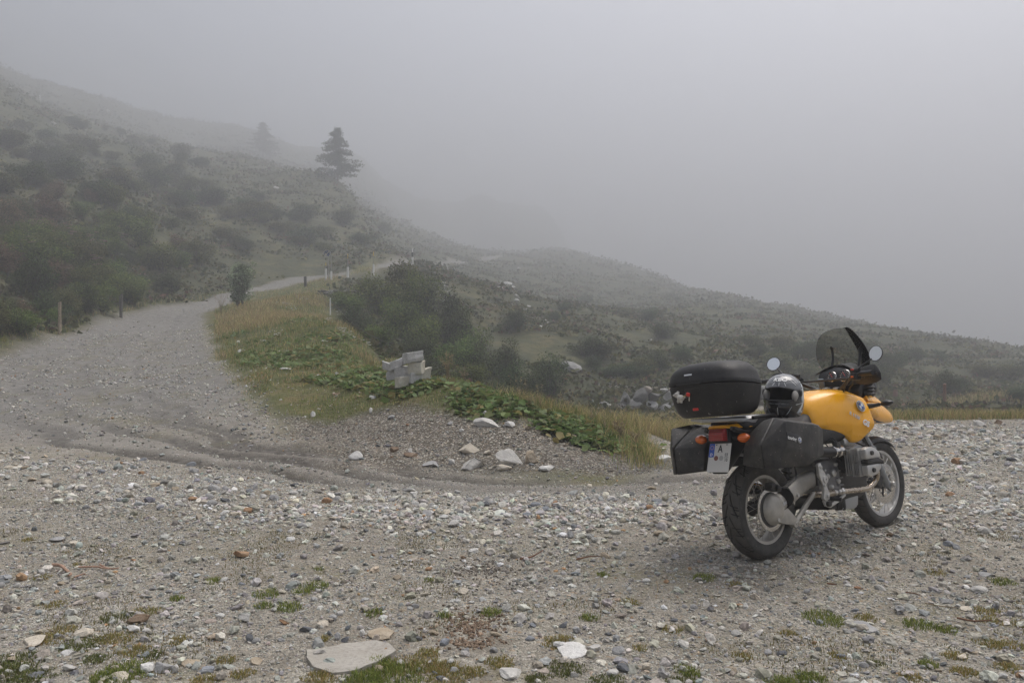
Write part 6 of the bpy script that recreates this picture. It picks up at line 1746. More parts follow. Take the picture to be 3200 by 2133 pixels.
# ---- grass
def blades(x, y, h, w, tint, r, bend=.85):
    """each blade: base pair, middle pair, tip"""
    n = len(x); z = height(x, y)
    a = r.uniform(0, 6.28, n); wx, wy = np.cos(a) * w * .5, np.sin(a) * w * .5
    b = r.uniform(0, 6.28, n); lx, ly = np.cos(b) * h * bend * r.uniform(.1, 1, n), np.sin(b) * h * bend * r.uniform(.1, 1, n)
    z0 = z - .01
    V = np.stack([np.stack([x - wx, y - wy, z0], -1), np.stack([x + wx, y + wy, z0], -1), np.stack([x + lx * .35 + wx * .7, y + ly * .35 + wy * .7, z + h * .6], -1), np.stack([x + lx * .35 - wx * .7, y + ly * .35 - wy * .7, z + h * .6], -1), np.stack([x + lx, y + ly, z + h], -1)], 1)
    i = np.arange(n) * 5
    F = np.concatenate([np.stack([i, i + 1, i + 2], -1), np.stack([i, i + 2, i + 3], -1), np.stack([i + 3, i + 2, i + 4], -1)])
    return V.reshape(-1, 3), F, np.concatenate([tint] * 3)
G_GREEN = np.array([(0.166, 0.205, 0.055), (0.216, 0.255, 0.070), (0.127, 0.166, 0.049), (0.255, 0.265, 0.088)])
G_STRAW = np.array([(0.470, 0.362, 0.166), (0.392, 0.304, 0.147), (0.529, 0.431, 0.225), (0.371, 0.274, 0.157)])
G_RED = np.array([(0.392, 0.244, 0.147), (0.332, 0.225, 0.138), (0.451, 0.304, 0.196)])
def bank_grass():
    r = np.random.default_rng(21); parts = []
    def add(x, y, h, w, straw, red=0):
        n = len(x); c = G_GREEN[r.integers(4, size=n)].copy(); u = r.random(n)
        k = u < straw; c[k] = G_STRAW[r.integers(4, size=k.sum())]; k = u < red; c[k] = G_RED[r.integers(3, size=k.sum())]
        parts.append(blades(x, y, h, w, c * r.normal(1, .2, (n, 1)).clip(.4, 1.7), r))
    # the bank itself: short green near the yard, tall straw further up
    n = 200000; d = np.exp(r.uniform(math.log(10.5), math.log(72), n)); x = r.uniform(-.36, .16, n) * d
    m = masks(x, d); pn = fbm(x, d, 3.2, 4); p = m['grass'] ** 2 * (.35 + .65 * (pn > -.15)) * np.where(d < 17, .25 + .9 * (fbm(x, d, .8, 3) > -.05), 1)
    k = r.random(n) < p; x, d, pn = x[k], d[k], pn[k]
    tall = smooth(15, 22, d)
    h = (.03 + .04 * r.random(len(x))) * (1 - tall) + tall * (.08 + .17 * r.random(len(x)) * (1 + pn).clip(.3, 1.8))
    straw = np.clip(.25 + .65 * smooth(-.2, .2, pn) * smooth(13, 19, d), 0, .88)
    add(x, d, h, .004 + .00028 * d, straw, straw * .38)
    print('bank blades', len(x))
    # verges: left road edge, the yard's far rim, by the lower road
    def strip(line, n, wd, h0, h1, straw, red=.1, side=None):
        L = np.array(line); seg = np.linalg.norm(np.diff(L, axis=0), axis=1); t = r.choice(len(seg), n, p=seg / seg.sum()); u = r.random(n)
        q = L[t] + (L[t + 1] - L[t]) * u[:, None] + r.normal(0, wd, (n, 2))
        m = masks(q[:, 0], q[:, 1]); ok = (np.clip(m['road'], 0, 1) < .25) & (m['lower'] < .3) & (m['yard'] < .6)
        q = q[ok]; add(q[:, 0], q[:, 1], h0 + (h1 - h0) * r.random(len(q)) ** 1.5, .004 + .00025 * q[:, 1], np.full(len(q), straw), np.full(len(q), red))
    strip(polyl(_rl)[:7], 9000, .55, .06, .28, .3)
    strip([P(2150, 1352, 13.6)[:2], P(2400, 1328, 14.2)[:2], P(2800, 1312, 14.6)[:2], P(3300, 1310, 14.7)[:2]], 15000, .38, .05, .20, .62, .2)
    strip([P(1990, 1395, 12.2)[:2], P(2010, 1360, 14)[:2], P(2150, 1352, 16)[:2]], 6000, .38, .10, .38, .8, .1)
    strip([P(1850, 1330, 26)[:2], P(2000, 1325, 29)[:2], P(2150, 1320, 31)[:2], P(2400, 1315, 32)[:2]], 6000, .7, .10, .4, .8, .2)
    strip([P(2400, 1287, 40)[:2], P(2800, 1279, 41)[:2], P(3300, 1277, 41.5)[:2]], 7000, .5, .2, .6, .75, .2)
    strip([P(1600, 1265, 12.3)[:2], P(1850, 1328, 12)[:2], P(2000, 1395, 11)[:2], P(2070, 1455, 9.4)[:2]], 6000, .22, .06, .26, .55, .1)
    V, F, C = [], [], []; off = 0
    for a, b, c in parts: V.append(a); F.append(b + off); C.append(c); off += len(a)
    o = link('bank_grass', np_mesh('bank_grass', np.vstack(V), np.vstack(F), False, np.vstack(C)), mat=M_GRASS)
    tag(o, 'green and straw coloured grass on the bank and verges', None, None, 'stuff')
bank_grass()
# tufts of grass and moss in the stony yard: photo column, row, width, green or yellow
TUFTS = [(668, 1811, 46, 'g'), (834, 1853, 70, 'g'), (944, 1846, 50, 'g'), (985, 1828, 70, 'g'), (823, 1891, 48, 'g'), (902, 1893, 70, 'g'), (365, 1923, 90, 'd'), (168, 1886, 60, 'y'), (47, 2068, 130, 'd'), (30, 2100, 110, 'd'), (383, 2101, 130, 'g'), (330, 2120, 80, 'g'), (481, 2043, 60, 'd'), (355, 1989, 100, 'y'), (463, 1900, 70, 'y'), (552, 1860, 40, 'g'), (1226, 2103, 160, 'g'), (1130, 2120, 110, 'g'), (1290, 2075, 120, 'y'), (1762, 2090, 100, 'd'), (1675, 2118, 60, 'd'), (1481, 2098, 60, 'y'), (1747, 2003, 90, 'y'), (1170, 1914, 50, 'g'), (1390, 1924, 40, 'g'), (1535, 1917, 60, 'g'), (1339, 1815, 26, 'g'), (997, 1774, 26, 'g'), (1971, 1878, 50, 'y'), (1884, 1792, 34, 'g'), (2579, 1923, 110, 'g'), (2704, 1916, 60, 'y'), (2869, 1940, 80, 'g'), (2954, 1956, 60, 'g'), (2734, 2065, 40, 'd'), (2526, 2107, 80, 'g'), (2925, 1785, 56, 'y'), (3132, 1818, 60, 'g'), (3079, 1900, 70, 'y'), (3099, 2005, 80, 'y'), (3014, 2094, 70, 'y'), (3191, 1943, 60, 'y'), (2300, 1820, 50, 'y'), (2200, 1800, 60, 'g'), (2100, 1960, 60, 'y'), (130, 1800, 50, 'y'), (250, 1760, 40, 'y'), (90, 1690, 40, 'y'), (560, 1995, 60, 'y'), (700, 2060, 60, 'y'), (1380, 2080, 90, 'y'), (2150, 2090, 60, 'g'), (2000, 2020, 40, 'y'), (2320, 2040, 50, 'y'), (1840, 1930, 50, 'g'), (1010, 1990, 40, 'y'), (300, 2060, 70, 'd'), (200, 1960, 70, 'y'), (260, 2010, 110, 'd'), (150, 1990, 90, 'y'), (90, 2120, 120, 'd'), (420, 2030, 90, 'y'), (1000, 2115, 90, 'y'), (1400, 2110, 120, 'y'), (1560, 2070, 80, 'y'), (1340, 2040, 60, 'y'), (1180, 2070, 80, 'g'), (640, 2120, 70, 'y'), (760, 2100, 60, 'y'), (1900, 2128, 90, 'd'), (2150, 2130, 100, 'd'), (2450, 2125, 80, 'g'), (2620, 2040, 50, 'y'), (2980, 2040, 60, 'y'), (3170, 2010, 70, 'y'), (2900, 2070, 50, 'g'), (3100, 1930, 60, 'y'), (2470, 1970, 50, 'y'), (3150, 2080, 70, 'y'), (2850, 2110, 60, 'y')]
def yard_tufts():
    r = np.random.default_rng(5); X, Y, Hh, C = [], [], [], []
    for px, py, w, k in TUFTS:
        c = flat(px, py); R_ = w * .62 * c[1] / FPX
        n = int(340 * (w / 70) ** 1.6)
        a = r.uniform(0, 6.28, n); q = np.sqrt(r.random(n)) * R_ * (1 + .5 * fbm(np.cos(a) * 2 + px, np.sin(a) * 2, .7, 2)); X.append(c[0] + q * np.cos(a)); Y.append(c[1] + q * np.sin(a) * 1.1)
        Hh.append(r.uniform(.008, .032, n) * (1.15 if k == 'g' else .8) * (1.1 - .6 * q / (R_ * 1.3)))
        pal = {'g': np.array([(0.186, 0.258, 0.054), (0.246, 0.320, 0.074), (0.135, 0.197, 0.049), (0.320, 0.334, 0.099)]), 'd': np.array([(0.123, 0.161, 0.049), (0.161, 0.210, 0.062), (0.197, 0.197, 0.074)]), 'y': np.array([(0.296, 0.296, 0.087), (0.394, 0.345, 0.123), (0.246, 0.258, 0.074), (0.468, 0.370, 0.161)])}[k]
        C.append(pal[r.integers(len(pal), size=n)] * r.normal(1, .2, (n, 1)).clip(.5, 1.6))
    n = 60000; x, d = fan(n, 3.4, 6.2); kk = (fbm(x, d, .55, 4) > .04 + .22 * smooth(4.2, 5.6, d) + .14 * smooth(-.4, .4, x) * (x < 1.2)) & (masks(x, d)['coarse'] < .3) & (np.hypot(x - 1.65, d - 5.4) > .3)
    x, d = x[kk], d[kk]; X.append(x); Y.append(d); Hh.append(r.uniform(.006, .022, len(x))); C.append(np.array([(.21, .20, .065), (.28, .225, .10), (.15, .165, .05)])[r.integers(3, size=len(x))])
    X, Y, Hh, C = map(np.concatenate, (X, Y, Hh, C))
    V, F, T = blades(X, Y, Hh, np.full(len(X), .0042), C, r, 1.1)
    o = link('yard_grass', np_mesh('yard_grass', V, F, False, T), mat=M_GRASS); tag(o, 'small tufts of grass and moss growing through the gravel', None, None, 'stuff')
yard_tufts()
# broad leaves on the crest of the bank
def broad_leaves():
    r = np.random.default_rng(15)
    poly = [(880, 1125), (1080, 1120), (1190, 1180), (1250, 1212), (1330, 1205), (1400, 1186), (1560, 1236), (1700, 1284), (1850, 1330), (1980, 1396), (2066, 1452), (1990, 1452), (1840, 1402), (1700, 1352), (1540, 1306), (1430, 1275), (1250, 1240), (1100, 1215), (880, 1175)]
    pos, size = [], []
    for q in pts_in(poly, 900, 2):
        d0 = np.interp(q[0], [880, 1150, 1400, 1650, 1850, 2070], [18, 16, 12.6, 11.2, 10.6, 9.3])
        h_ = hit(*q)
        if h_ is None or h_[1] > 24: continue
        if fbm(np.array([h_[0]]), np.array([h_[1]]), .9, 2)[0] < .0: continue
        for _ in range(7):
            o = r.normal(0, .14, 2); pos.append((h_[0] + o[0], h_[1] + o[1])); size.append(r.uniform(.022, .066))
    for q in pts_in([(690, 1010), (800, 985), (980, 950), (1120, 1050), (1180, 1110), (1000, 1130), (820, 1150), (720, 1120)], 420, 12):
        h_ = hit(*q)
        if h_ is None or h_[1] > 46 or fbm(np.array([h_[0]]), np.array([h_[1]]), 1.8, 3)[0] < .10: continue
        for _ in range(6):
            o = r.normal(0, .16, 2); pos.append((h_[0] + o[0], h_[1] + o[1])); size.append(r.uniform(.03, .075))
    pos = np.array(pos); size = np.array(size); n = len(pos)
    z = height(pos[:, 0], pos[:, 1]) + r.uniform(.01, .075, n)
    k = 9; a = np.linspace(0, 2 * math.pi, k, endpoint=False); rim = np.stack([np.cos(a), np.sin(a)], -1) * (1 + .12 * np.cos(3 * a))[:, None]; rim[0] *= .55
    nrm = r.normal(0, .42, (n, 3)); nrm[:, 2] += 1; nrm /= np.linalg.norm(nrm, axis=1, keepdims=True)
    u = np.cross(nrm, r.normal(size=(n, 3))); u /= np.linalg.norm(u, axis=1, keepdims=True); v = np.cross(nrm, u)
    c = np.stack([pos[:, 0], pos[:, 1], z], -1)
    ring = c[:, None] + (u[:, None] * rim[None, :, :1] + v[:, None] * rim[None, :, 1:]) * size[:, None, None] + nrm[:, None] * (size[:, None] * (.16 + .10 * np.sin(a * 4)[None]))[:, :, None]
    V = np.concatenate([c[:, None], ring], 1).reshape(-1, 3); b = np.arange(n)[:, None] * (k + 1)
    F = np.concatenate([np.stack([np.repeat(b[:, 0], 1), b[:, 0] + 1 + i, b[:, 0] + 1 + (i + 1) % k], -1) for i in range(k)])
    t = 1.25 * np.array([(0.112, 0.173, 0.051), (0.090, 0.143, 0.045), (0.150, 0.203, 0.068), (0.128, 0.150, 0.053), (0.210, 0.180, 0.068)])[r.choice(5, n, p=[.3, .26, .16, .14, .14])] * r.normal(1, .2, (n, 1)).clip(.5, 1.6)
    o = link('broad_leaf_plants', np_mesh('broad_leaf_plants', V, F, True, np.concatenate([t] * k)), mat=M_LEAF); tag(o, 'broad green leaves creeping along the crest of the bank', None, None, 'stuff')
broad_leaves()

# ---- dry grass tufts that stand against the fog, flowers on the bank
def stalks(name, px, py, d, hpx, n, spread, label, cat, heads=True, red=False):
    p = hit(px, py); r = np.random.default_rng(int(px))
    if p is None or p[1] > d * 1.6: t = P(px, py, d); p = np.array([t[0], t[1], gz(t[0], t[1])])
    H = hpx * p[1] / FPX; Vs, Fs, Cs = [], [], []; bm = bmesh.new()
    o = empty(name, p); tag(o, label, cat)
    c = np.array([(.30, .24, .14), (.24, .19, .11), (.34, .28, .18)])
    for k in range(n):
        a = r.uniform(0, 6.28); hh = H * r.uniform(.45, 1.0); L = spread * hh * r.uniform(.1, .5)
        add_tube(bm, [(r.normal(0, .03), r.normal(0, .03), -.02), (math.cos(a) * L * .3, math.sin(a) * L * .3, hh * .6), (math.cos(a) * L, math.sin(a) * L, hh)], [.0022, .0014], 3, 3)
        if heads:
            m = 7; u = r.uniform(.78, 1.02, m)
            Vs.append(np.stack([math.cos(a) * L * u, math.sin(a) * L * u, hh * u], -1) + r.normal(0, .008, (m, 3)))
    me = bpy.data.meshes.new('stems'); bm.to_mesh(me); bm.free(); link('stems', me, o, M_STRAW)
    if heads:
        q = np.vstack(Vs); V, F, C = leaf_quads(q, np.full(len(q), .014), c[r.integers(3, size=len(q))], r, 1, 2.5)
        link('seed_heads', np_mesh('seed_heads', V, F, False, C), o, M_GRASS)
M_STRAW = plain('dry straw', (.27, .21, .125), .8, 0, .2, var=.2)
for px, py, d, h, n, lab in [(1400, 1172, 13.2, 85, 26, 'dry grass tuft on the bank crest right of the white blocks'), (1452, 1188, 12.9, 60, 10, 'thin leaning dry grass right of the first tuft'), (1625, 1250, 11.7, 110, 9, 'tallest dry stalks on the bank crest in front of the outcrop slope'), (1655, 1262, 11.6, 60, 16, 'low tan grass tuft beside the tallest dry stalks'), (1690, 1280, 11.5, 80, 7, 'sparse curved grass right of the tallest dry stalks'), (1775, 1300, 11.4, 75, 6, 'few dry stems at the lower part of the bank crest'), (1850, 1330, 11.2, 55, 9, 'short dry stems near the right end of the bank'), (1940, 1380, 10.7, 70, 30, 'yellow tussock at the right tip of the bank'), (1985, 1402, 10.3, 60, 34, 'straw tussock beside the patch of gravel at the bank tip'), (1890, 1352, 11.0, 66, 8, 'thin reddish stems above the dark stone at the bank tip'), (690, 980, 40, 70, 40, 'tall straw grass clump at the road bend left of the upright shrub'), (2700, 1318, 14.4, 40, 14, 'dry grass clump on the yard rim behind the front wheel')]:
    stalks('grass_tuft', px, py, d, h, n, 1.0, lab, 'grass tuft')
M_PETAL = plain('white petals', (.62, .62, .60), .7); M_YPET = plain('yellow petals', (.70, .38, .02), .6); M_PINK = plain('dull pink seed heads', (.27, .19, .165), .9, var=.2)
def flowers(px, py, w, n, label, mat=M_PETAL, hh=(.12, .28), cat='flowers', rr=.020, name='yarrow'):
    p = hit(px, py); r = np.random.default_rng(int(px * 3 + py)); o = empty(name, p); tag(o, label, cat)
    R_ = w * .5 * p[1] / FPX; bm = bmesh.new(); bs = bmesh.new()
    for k in range(n):
        a = r.uniform(0, 6.28); q = R_ * math.sqrt(r.random()); h = r.uniform(*hh); x, y = q * math.cos(a), q * math.sin(a)
        z0 = gz(p[0] + x, p[1] + y) - p[2]
        add_tube(bs, [(x, y, z0 - .02), (x, y, z0 + h)], .002, 3, straight=True)
        for _ in range(6):
            cc = (x + r.normal(0, rr * .8), y + r.normal(0, rr * .8), z0 + h + r.normal(0, .004)); m = Matrix.Translation(cc) @ Matrix.Rotation(r.uniform(0, 3), 4, 'Z') @ Matrix.Diagonal((rr * .7, rr * .7, rr * .25, 1))
            bmesh.ops.create_icosphere(bm, subdivisions=1, radius=1, matrix=m)
    me = bpy.data.meshes.new('stems'); bs.to_mesh(me); bs.free(); link('stems', me, o, plain('flower stem', (.07, .085, .03), .8) if 'fs' not in bpy.data.materials else bpy.data.materials['fs'])
    o.children[0]['kind'] = 'stuff'
    me = bpy.data.meshes.new('blossoms'); bm.to_mesh(me); bm.free(); link('blossoms', me, o, mat)['kind'] = 'stuff'
for px, py, w, n, lab in [(905, 975, 60, 16, 'white yarrow group high on the bank left of the thin stake'), (945, 945, 50, 12, 'white yarrow group near the dark dry stone wall'), (885, 960, 50, 12, 'white yarrow group behind the upright shrub'), (1085, 1060, 60, 18, 'dense white yarrow group above the white block stack'), (1025, 1022, 26, 8, 'small white yarrow group in the middle of the bank'), (862, 1062, 46, 10, 'white yarrow group beside stones at the road side of the bank'), (1145, 1085, 34, 8, 'white yarrow group just left of the white block stack'), (1010, 1096, 24, 6, 'few white yarrow heads above the broad leaves'), (1055, 992, 16, 5, 'tiny white yarrow group at the outer edge of the bank'), (1170, 1075, 30, 7, 'white yarrow group next to the gully shrubs')]:
    flowers(px, py, w, n, lab)
flowers(1033, 1078, 6, 2, 'single yellow flower in the straw grass of the bank', M_YPET, (.15, .2), 'flowers', .03, 'yellow_flower')
flowers(748, 962, 6, 2, 'single yellow flower at the foot of the upright shrub', M_YPET, (.15, .2), 'flowers', .025, 'yellow_flower')
for i, (px, py) in enumerate([(285, 820), (300, 905), (130, 760), (215, 800), (545, 800), (590, 790), (320, 850), (380, 800), (650, 815), (700, 840), (180, 830), (90, 850)]):
    lab = ['pinkish seed heads above the second roadside post', 'pinkish seed heads standing lowest behind the second roadside post', 'pale seed heads under the rust red shrubs', 'pale seed heads in dark shrubs above the first roadside post', 'brownish seed heads among rust red shrubs', 'brownish seed heads highest before the road bend', 'pink seed heads between dark shrubs and the road', 'dull seed heads in the middle of the shrub bank', 'brown seed heads near the end of the shrub bank', 'brown seed heads closest to the road bend', 'grey pink seed heads over the first roadside post', 'grey pink seed heads near the picture edge'][i]
    flowers(px, py, 26, 7, lab, M_PINK, (1.2, 1.9), 'weed', .085, 'hogweed')

tell_apart([o for o in SHRUBS if o.get('group')])
# ------------------------------------------------------------------ posts, sign, walls, far rocks, twigs
M_WOOD = bark('pale weathered wood', (.34, .28, .20)); M_POSTW = plain('white post plastic', (.80, .80, .78), .5, dust=.15); M_POSTY = plain('yellow pole paint', (.62, .42, .05), .5); M_STEEL = plain('galvanised pole', (.27, .275, .28), .45, .6)
def pole_top(px, py_top, p): return HC - (py_top - HY) / FPX * p[1] - p[2]
def marker(px, base, top, d, bands, label, r=.055):
    t = P(px, base, d); p = np.array([t[0], t[1], t[2]]); z = gz(p[0], p[1]); o = empty('roadside_marker', (p[0], p[1], z)); tag(o, label, 'marker post')
    H = t[1] / FPX
    for y0, y1, nm, mt, rr in bands:
        z0, z1 = HC - (y0 - HY) * H - z, HC - (y1 - HY) * H - z
        if y0 == base: z0 = min(z0, -.05)
        bm = bmesh.new(); add_lathe(bm, [(rr, z0), (rr, z1 - .004), (rr * .85, z1)], (0, 0, 0), 'z', 10); bm_obj(nm, bm, mt, o, True, 40)
    return o
marker(1018, 872, 822, 63, [(872, 839, 'post', M_POSTW, .075), (839, 830, 'snow_pole', M_STEEL, .028), (830, 821, 'pole_band', M_POSTY, .032)], 'first white roadside post with a short yellow pole, left of the sign')
marker(1035, 873, 796, 63, [(873, 847, 'post', M_POSTW, .085), (847, 796, 'snow_pole', M_STEEL, .030)], 'white roadside post with a long grey pole just right of the sign')
marker(1087, 862, 793, 64, [(862, 834, 'post', M_POSTW, .085), (834, 808, 'snow_pole', M_STEEL, .024), (808, 793, 'pole_band', M_POSTY, .030)], 'white roadside post with yellow topped pole, third along the bend')
marker(1167, 848, 786, 66.5, [(848, 825, 'post', M_POSTW, .075), (825, 800, 'snow_pole', M_STEEL, .026), (800, 786, 'pole_band', M_POSTY, .032)], 'white roadside post half hidden behind the gully shrubs')
marker(1289, 829, 776, 71.0, [(829, 803, 'post', M_POSTW, .105), (803, 788, 'black_band', B_BLK, .10), (788, 776, 'pole_band', M_POSTW, .045)], 'white post with a black band, alone on the far traverse')
def road_sign():
    t = P(1026, 870, 63.5); z = gz(t[0], t[1]); k = t[1] / FPX
    o = empty('road_sign', (t[0], t[1], z)); tag(o, 'round blue road sign with a white arrow pointing down left', 'road sign')
    zc = HC - (792 - HY) * k - z; R = 11.8 * k
    lathe('post', [(.034, -.2), (.034, zc + R * .6)], (0, .02, 0), M_STEEL, o, 'z', 12)
    M = frame_m((-.10, -.03, zc), (1, 0, 0), (0, 0, 1))
    bm = bmesh.new(); add_lathe(bm, [(R, -.02), (R, .0), (R * .93, .004), (0, .004)], (0, 0, 0), 'z', 36); d = bm_obj('disc', bm, plain('blue sign face', (.04, .17, .60), .4), o, True, 30); d.matrix_local = M
    bm = bmesh.new(); add_lathe(bm, [(R, .001), (R, .006), (R * .89, .007), (R * .89, .004)], (0, 0, 0), 'z', 36); rm = bm_obj('rim', bm, B_WHITE, o, True, 30); rm.matrix_local = M
    # arrow towards lower left
    A = [(-.55, -.55), (.06, -.46), (-.14, -.27), (.50, .37), (.37, .50), (-.27, -.14), (-.46, .06)]
    bm = bmesh.new(); f = bm.faces.new([bm.verts.new((x * R, y * R, .0055)) for x, y in A]); g = bmesh.ops.extrude_face_region(bm, geom=[f]); bmesh.ops.translate(bm, vec=(0, 0, .004), verts=[e for e in g['geom'] if isinstance(e, bmesh.types.BMVert)])
    a = bm_obj('arrow', bm, B_WHITE, o, False); a.matrix_local = M
road_sign()
def wood_post(px, base, top, r, mat, label, lean=0.0, d=None):
    p = hit(px, base) if d is None else P(px, base, d); z = gz(p[0], p[1]); h = HC - (top - HY) / FPX * p[1] - z
    bm = bmesh.new(); rings = []
    for t in np.linspace(0, 1, 7):
        rings.append([(lean * t * h + r * (1 + .10 * math.sin(3 * a + 4 * t)) * math.cos(a), r * (1 + .10 * math.sin(3 * a + 4 * t)) * math.sin(a), -.2 + t * (h + .2) + (.02 * math.cos(a) if t == 1 else 0)) for a in np.linspace(0, 6.283, 11, endpoint=False)])
    add_rings(bm, rings); o = bm_obj('fence_post', bm, mat, None, True, 50); o.location = (p[0], p[1], z); tag(o, label, 'post'); return o
wood_post(187, 1046, 944, .055, M_WOOD, 'thin pale wooden post at the left edge of the road')
wood_post(378, 992, 920, .075, plain('old grey post', (.12, .11, .10), .9, var=.3), 'dark weathered post at the road edge among shrubs')
wood_post(2952, 1297, 1199, .062, M_WOOD2, 'reddish brown wooden fence post beyond the right rim of the yard', -.01, 33)
wood_post(954, 897, 864, .10, plain('dark post', (.07, .065, .06), .9, var=.3), 'short dark post beside the road before the sign')
wood_post(125, 318, 297, .10, M_POSTW, 'pale thin stake high on the foggy left hill')
st = wood_post(1032, 985, 931, .030, M_POSTW, 'thin white stake holding a cable at the outer edge of the bank')
# the cable that runs from the stake down into the shrubs
_a = Vector(st.location) + Vector((0, 0, HC - (936 - HY) / FPX * st.location.y - st.location.z)); _b = Vector(P(1255, 1098, 17.5)); _m = (_a + _b) / 2 - Vector((0, 0, .25))
c = tube('cable', [tuple(_a), tuple(_m), tuple(_b)], .006, B_DARK, None, 5, 8); tag(c, 'thin slack cable running from the white stake to the block stack', 'cable')

# boulder retaining wall beyond the lower road: every boulder its own part
def boulder_wall():
    a, b = P(1872, 1305, 36.5), P(2430, 1296, 38.0); o = empty('boulder_wall', tuple(a)); tag(o, 'retaining wall of big rough boulders beyond the lower road', 'wall')
    base = Vector(o.location); r = np.random.default_rng(4); L = math.hypot(b[0] - a[0], b[1] - a[1]); ux, uy = (b[0] - a[0]) / L, (b[1] - a[1]) / L
    mesh = []
    mats = [rock_material('wall boulder grey', (.24, .237, .225), (.34, .335, .32), 3), rock_material('wall boulder tan', (.28, .245, .20), (.37, .33, .285), 3), rock_material('wall boulder pale', (.36, .355, .34), (.47, .465, .45), 3), rock_material('wall boulder dark', (.11, .11, .105), (.17, .168, .16), 3)]
    for i in range(12):
        me = rock_mesh('boulder', 1, 1, 1, 500 + i, angular=.28, base=ICO2, rough=.16, block=.5); me.materials.append(mats[[0, 0, 2, 1, 0, 3, 2, 0, 1, 3, 0, 2][i]]); mesh.append(me)
    rows = [(-.1, .34), (.30, .33), (.70, .32), (1.05, .22)]
    for ri, (z, s) in enumerate(rows):
        t = r.uniform(-.2, .2)
        while t < L:
            w = s * r.uniform(.75, 1.45); t += w
            if ri == 3 and r.random() < .45: t += w; continue
            if t < 1.0 and ri > 1: t += w * .5; continue
            q = link('boulder', mesh[int(r.integers(12))], o); x, y = a[0] + ux * t, a[1] + uy * t + .22 * z
            g = a[2] + (b[2] - a[2]) * t / L
            q.location = (x - base.x, y - base.y, g - base.z + z + s * .55 + r.normal(0, .05)); q.scale = (w * 1.0, s * .9, s * r.uniform(.85, 1.15)); q.rotation_euler = (r.normal(0, .25), r.normal(0, .35), r.normal(0, .3)); t += w * .95
boulder_wall()
# the stack of white squared blocks where the bank drops off
def block_stack():
    blocks = [(1290, 1116, 54, 34), (1246, 1134, 44, 28), (1214, 1146, 38, 26), (1303, 1146, 40, 36), (1258, 1162, 50, 36), (1226, 1172, 36, 30), (1296, 1178, 38, 36), (1328, 1168, 30, 34), (1340, 1194, 30, 32), (1262, 1194, 50, 34), (1312, 1206, 36, 32), (1360, 1210, 26, 24)]
    d = float(hit(1275, 1208)[1]) - .1; c = P(1280, 1210, d); o = empty('block_stack', (c[0], c[1], gz(c[0], c[1]) - .05)); tag(o, 'stack of pale squared stone blocks at the edge of the bank', 'stone stack'); base = Vector(o.location)
    r = np.random.default_rng(6); m1 = rock_material('cut white stone', (.40, .395, .38), (.62, .615, .60), 7); m2 = rock_material('cut stone yellowish', (.50, .46, .38), (.62, .60, .52), 4)
    slope = r.normal(0, .16, 12)
    for i, (px, py, w, h) in enumerate(blocks):
        k = d / FPX; p = P(px, py, d + .10 * (i % 3)); bm = bmesh.new(); add_box(bm, (0, 0, 0), (w * k * 1.0, w * k * .8, h * k * .98), None, .014, 2)
        bmesh.ops.subdivide_edges(bm, edges=[e for e in bm.edges if e.calc_length() > .04], cuts=2, use_grid_fill=True); bmesh.ops.triangulate(bm, faces=bm.faces)
        sh = r.normal(0, .10, 3)
        for v in bm.verts:
            v.co.z += v.co.x * slope[i] + v.co.y * sh[0]; v.co.x += v.co.z * sh[1]; v.co.y += v.co.x * sh[2]
            f_ = fbm(np.array([v.co.x * 9 + i * 3.7]), np.array([v.co.z * 9 + v.co.y * 7]), 1.0, 3)[0]; v.co *= 1 + .16 * f_ + r.normal(0, .018)
        me = bpy.data.meshes.new('block'); bm.to_mesh(me); bm.free()
        q = link('block', me, o, m2 if i in (7, 11, 9, 3) else m1); q.location = Vector(p) - base; q.rotation_euler = (r.normal(0, .06), r.normal(0, .07), r.normal(0, .3))
block_stack()
# the old dry wall of dark stone below the hairpin
def dry_wall():
    r = np.random.default_rng(12); d = 50; c = P(1030, 935, d); o = empty('dry_stone_wall', (c[0], c[1], gz(c[0], c[1]))); tag(o, 'dark low dry stone wall below the road bend', 'wall'); base = Vector(o.location)
    ms = [rock_mesh('stone', 1, .7, .45, 700 + i, base=ICO2, block=.5) for i in range(4)]
    for i, m in enumerate(ms): m.materials.append(rock_material('dark wall stone', (.085, .08, .075), (.17, .165, .155), 4) if i else RM['grey'])
    for row in range(5):
        for k in range(9):
            p = P(985 + k * 13 + row * 4 + r.normal(0, 2), 938 - row * 7, d + .1 * row); q = link('stone', ms[int(r.integers(4))], o); q.location = Vector(p) - base; s = .20 * r.uniform(.75, 1.3); q.scale = (s, s, s * .95); q.rotation_euler = (0, r.normal(0, .1), r.normal(0, .4))
dry_wall()
# pale boulders down the far gully, singly
FAR = [(1570, 880, 26, 14), (1585, 888, 40, 16), (1560, 897, 22, 10), (1600, 895, 24, 8), (1575, 903, 26, 12), (1610, 922, 20, 10), (1622, 926, 16, 12), (1614, 938, 22, 12), (1640, 964, 22, 12), (1655, 956, 16, 7), (1665, 978, 16, 8), (1675, 985, 10, 8), (1660, 990, 12, 7), (1702, 1000, 14, 10), (1713, 1008, 18, 14), (1690, 1018, 18, 7), (1715, 1023, 12, 8), (1757, 1035, 20, 8), (1400, 925, 26, 16), (1386, 938, 24, 14), (1410, 950, 20, 14), (1372, 920, 14, 10), (1620, 840, 20, 8), (1650, 955, 12, 6), (1735, 985, 10, 6), (2035, 1060, 8, 5), (165, 387, 20, 12), (615, 663, 30, 16), (335, 345, 14, 8), (200, 256, 14, 7), (480, 585, 12, 7), (860, 587, 26, 14), (30, 278, 12, 6), (140, 465, 10, 6)]
FARB = []
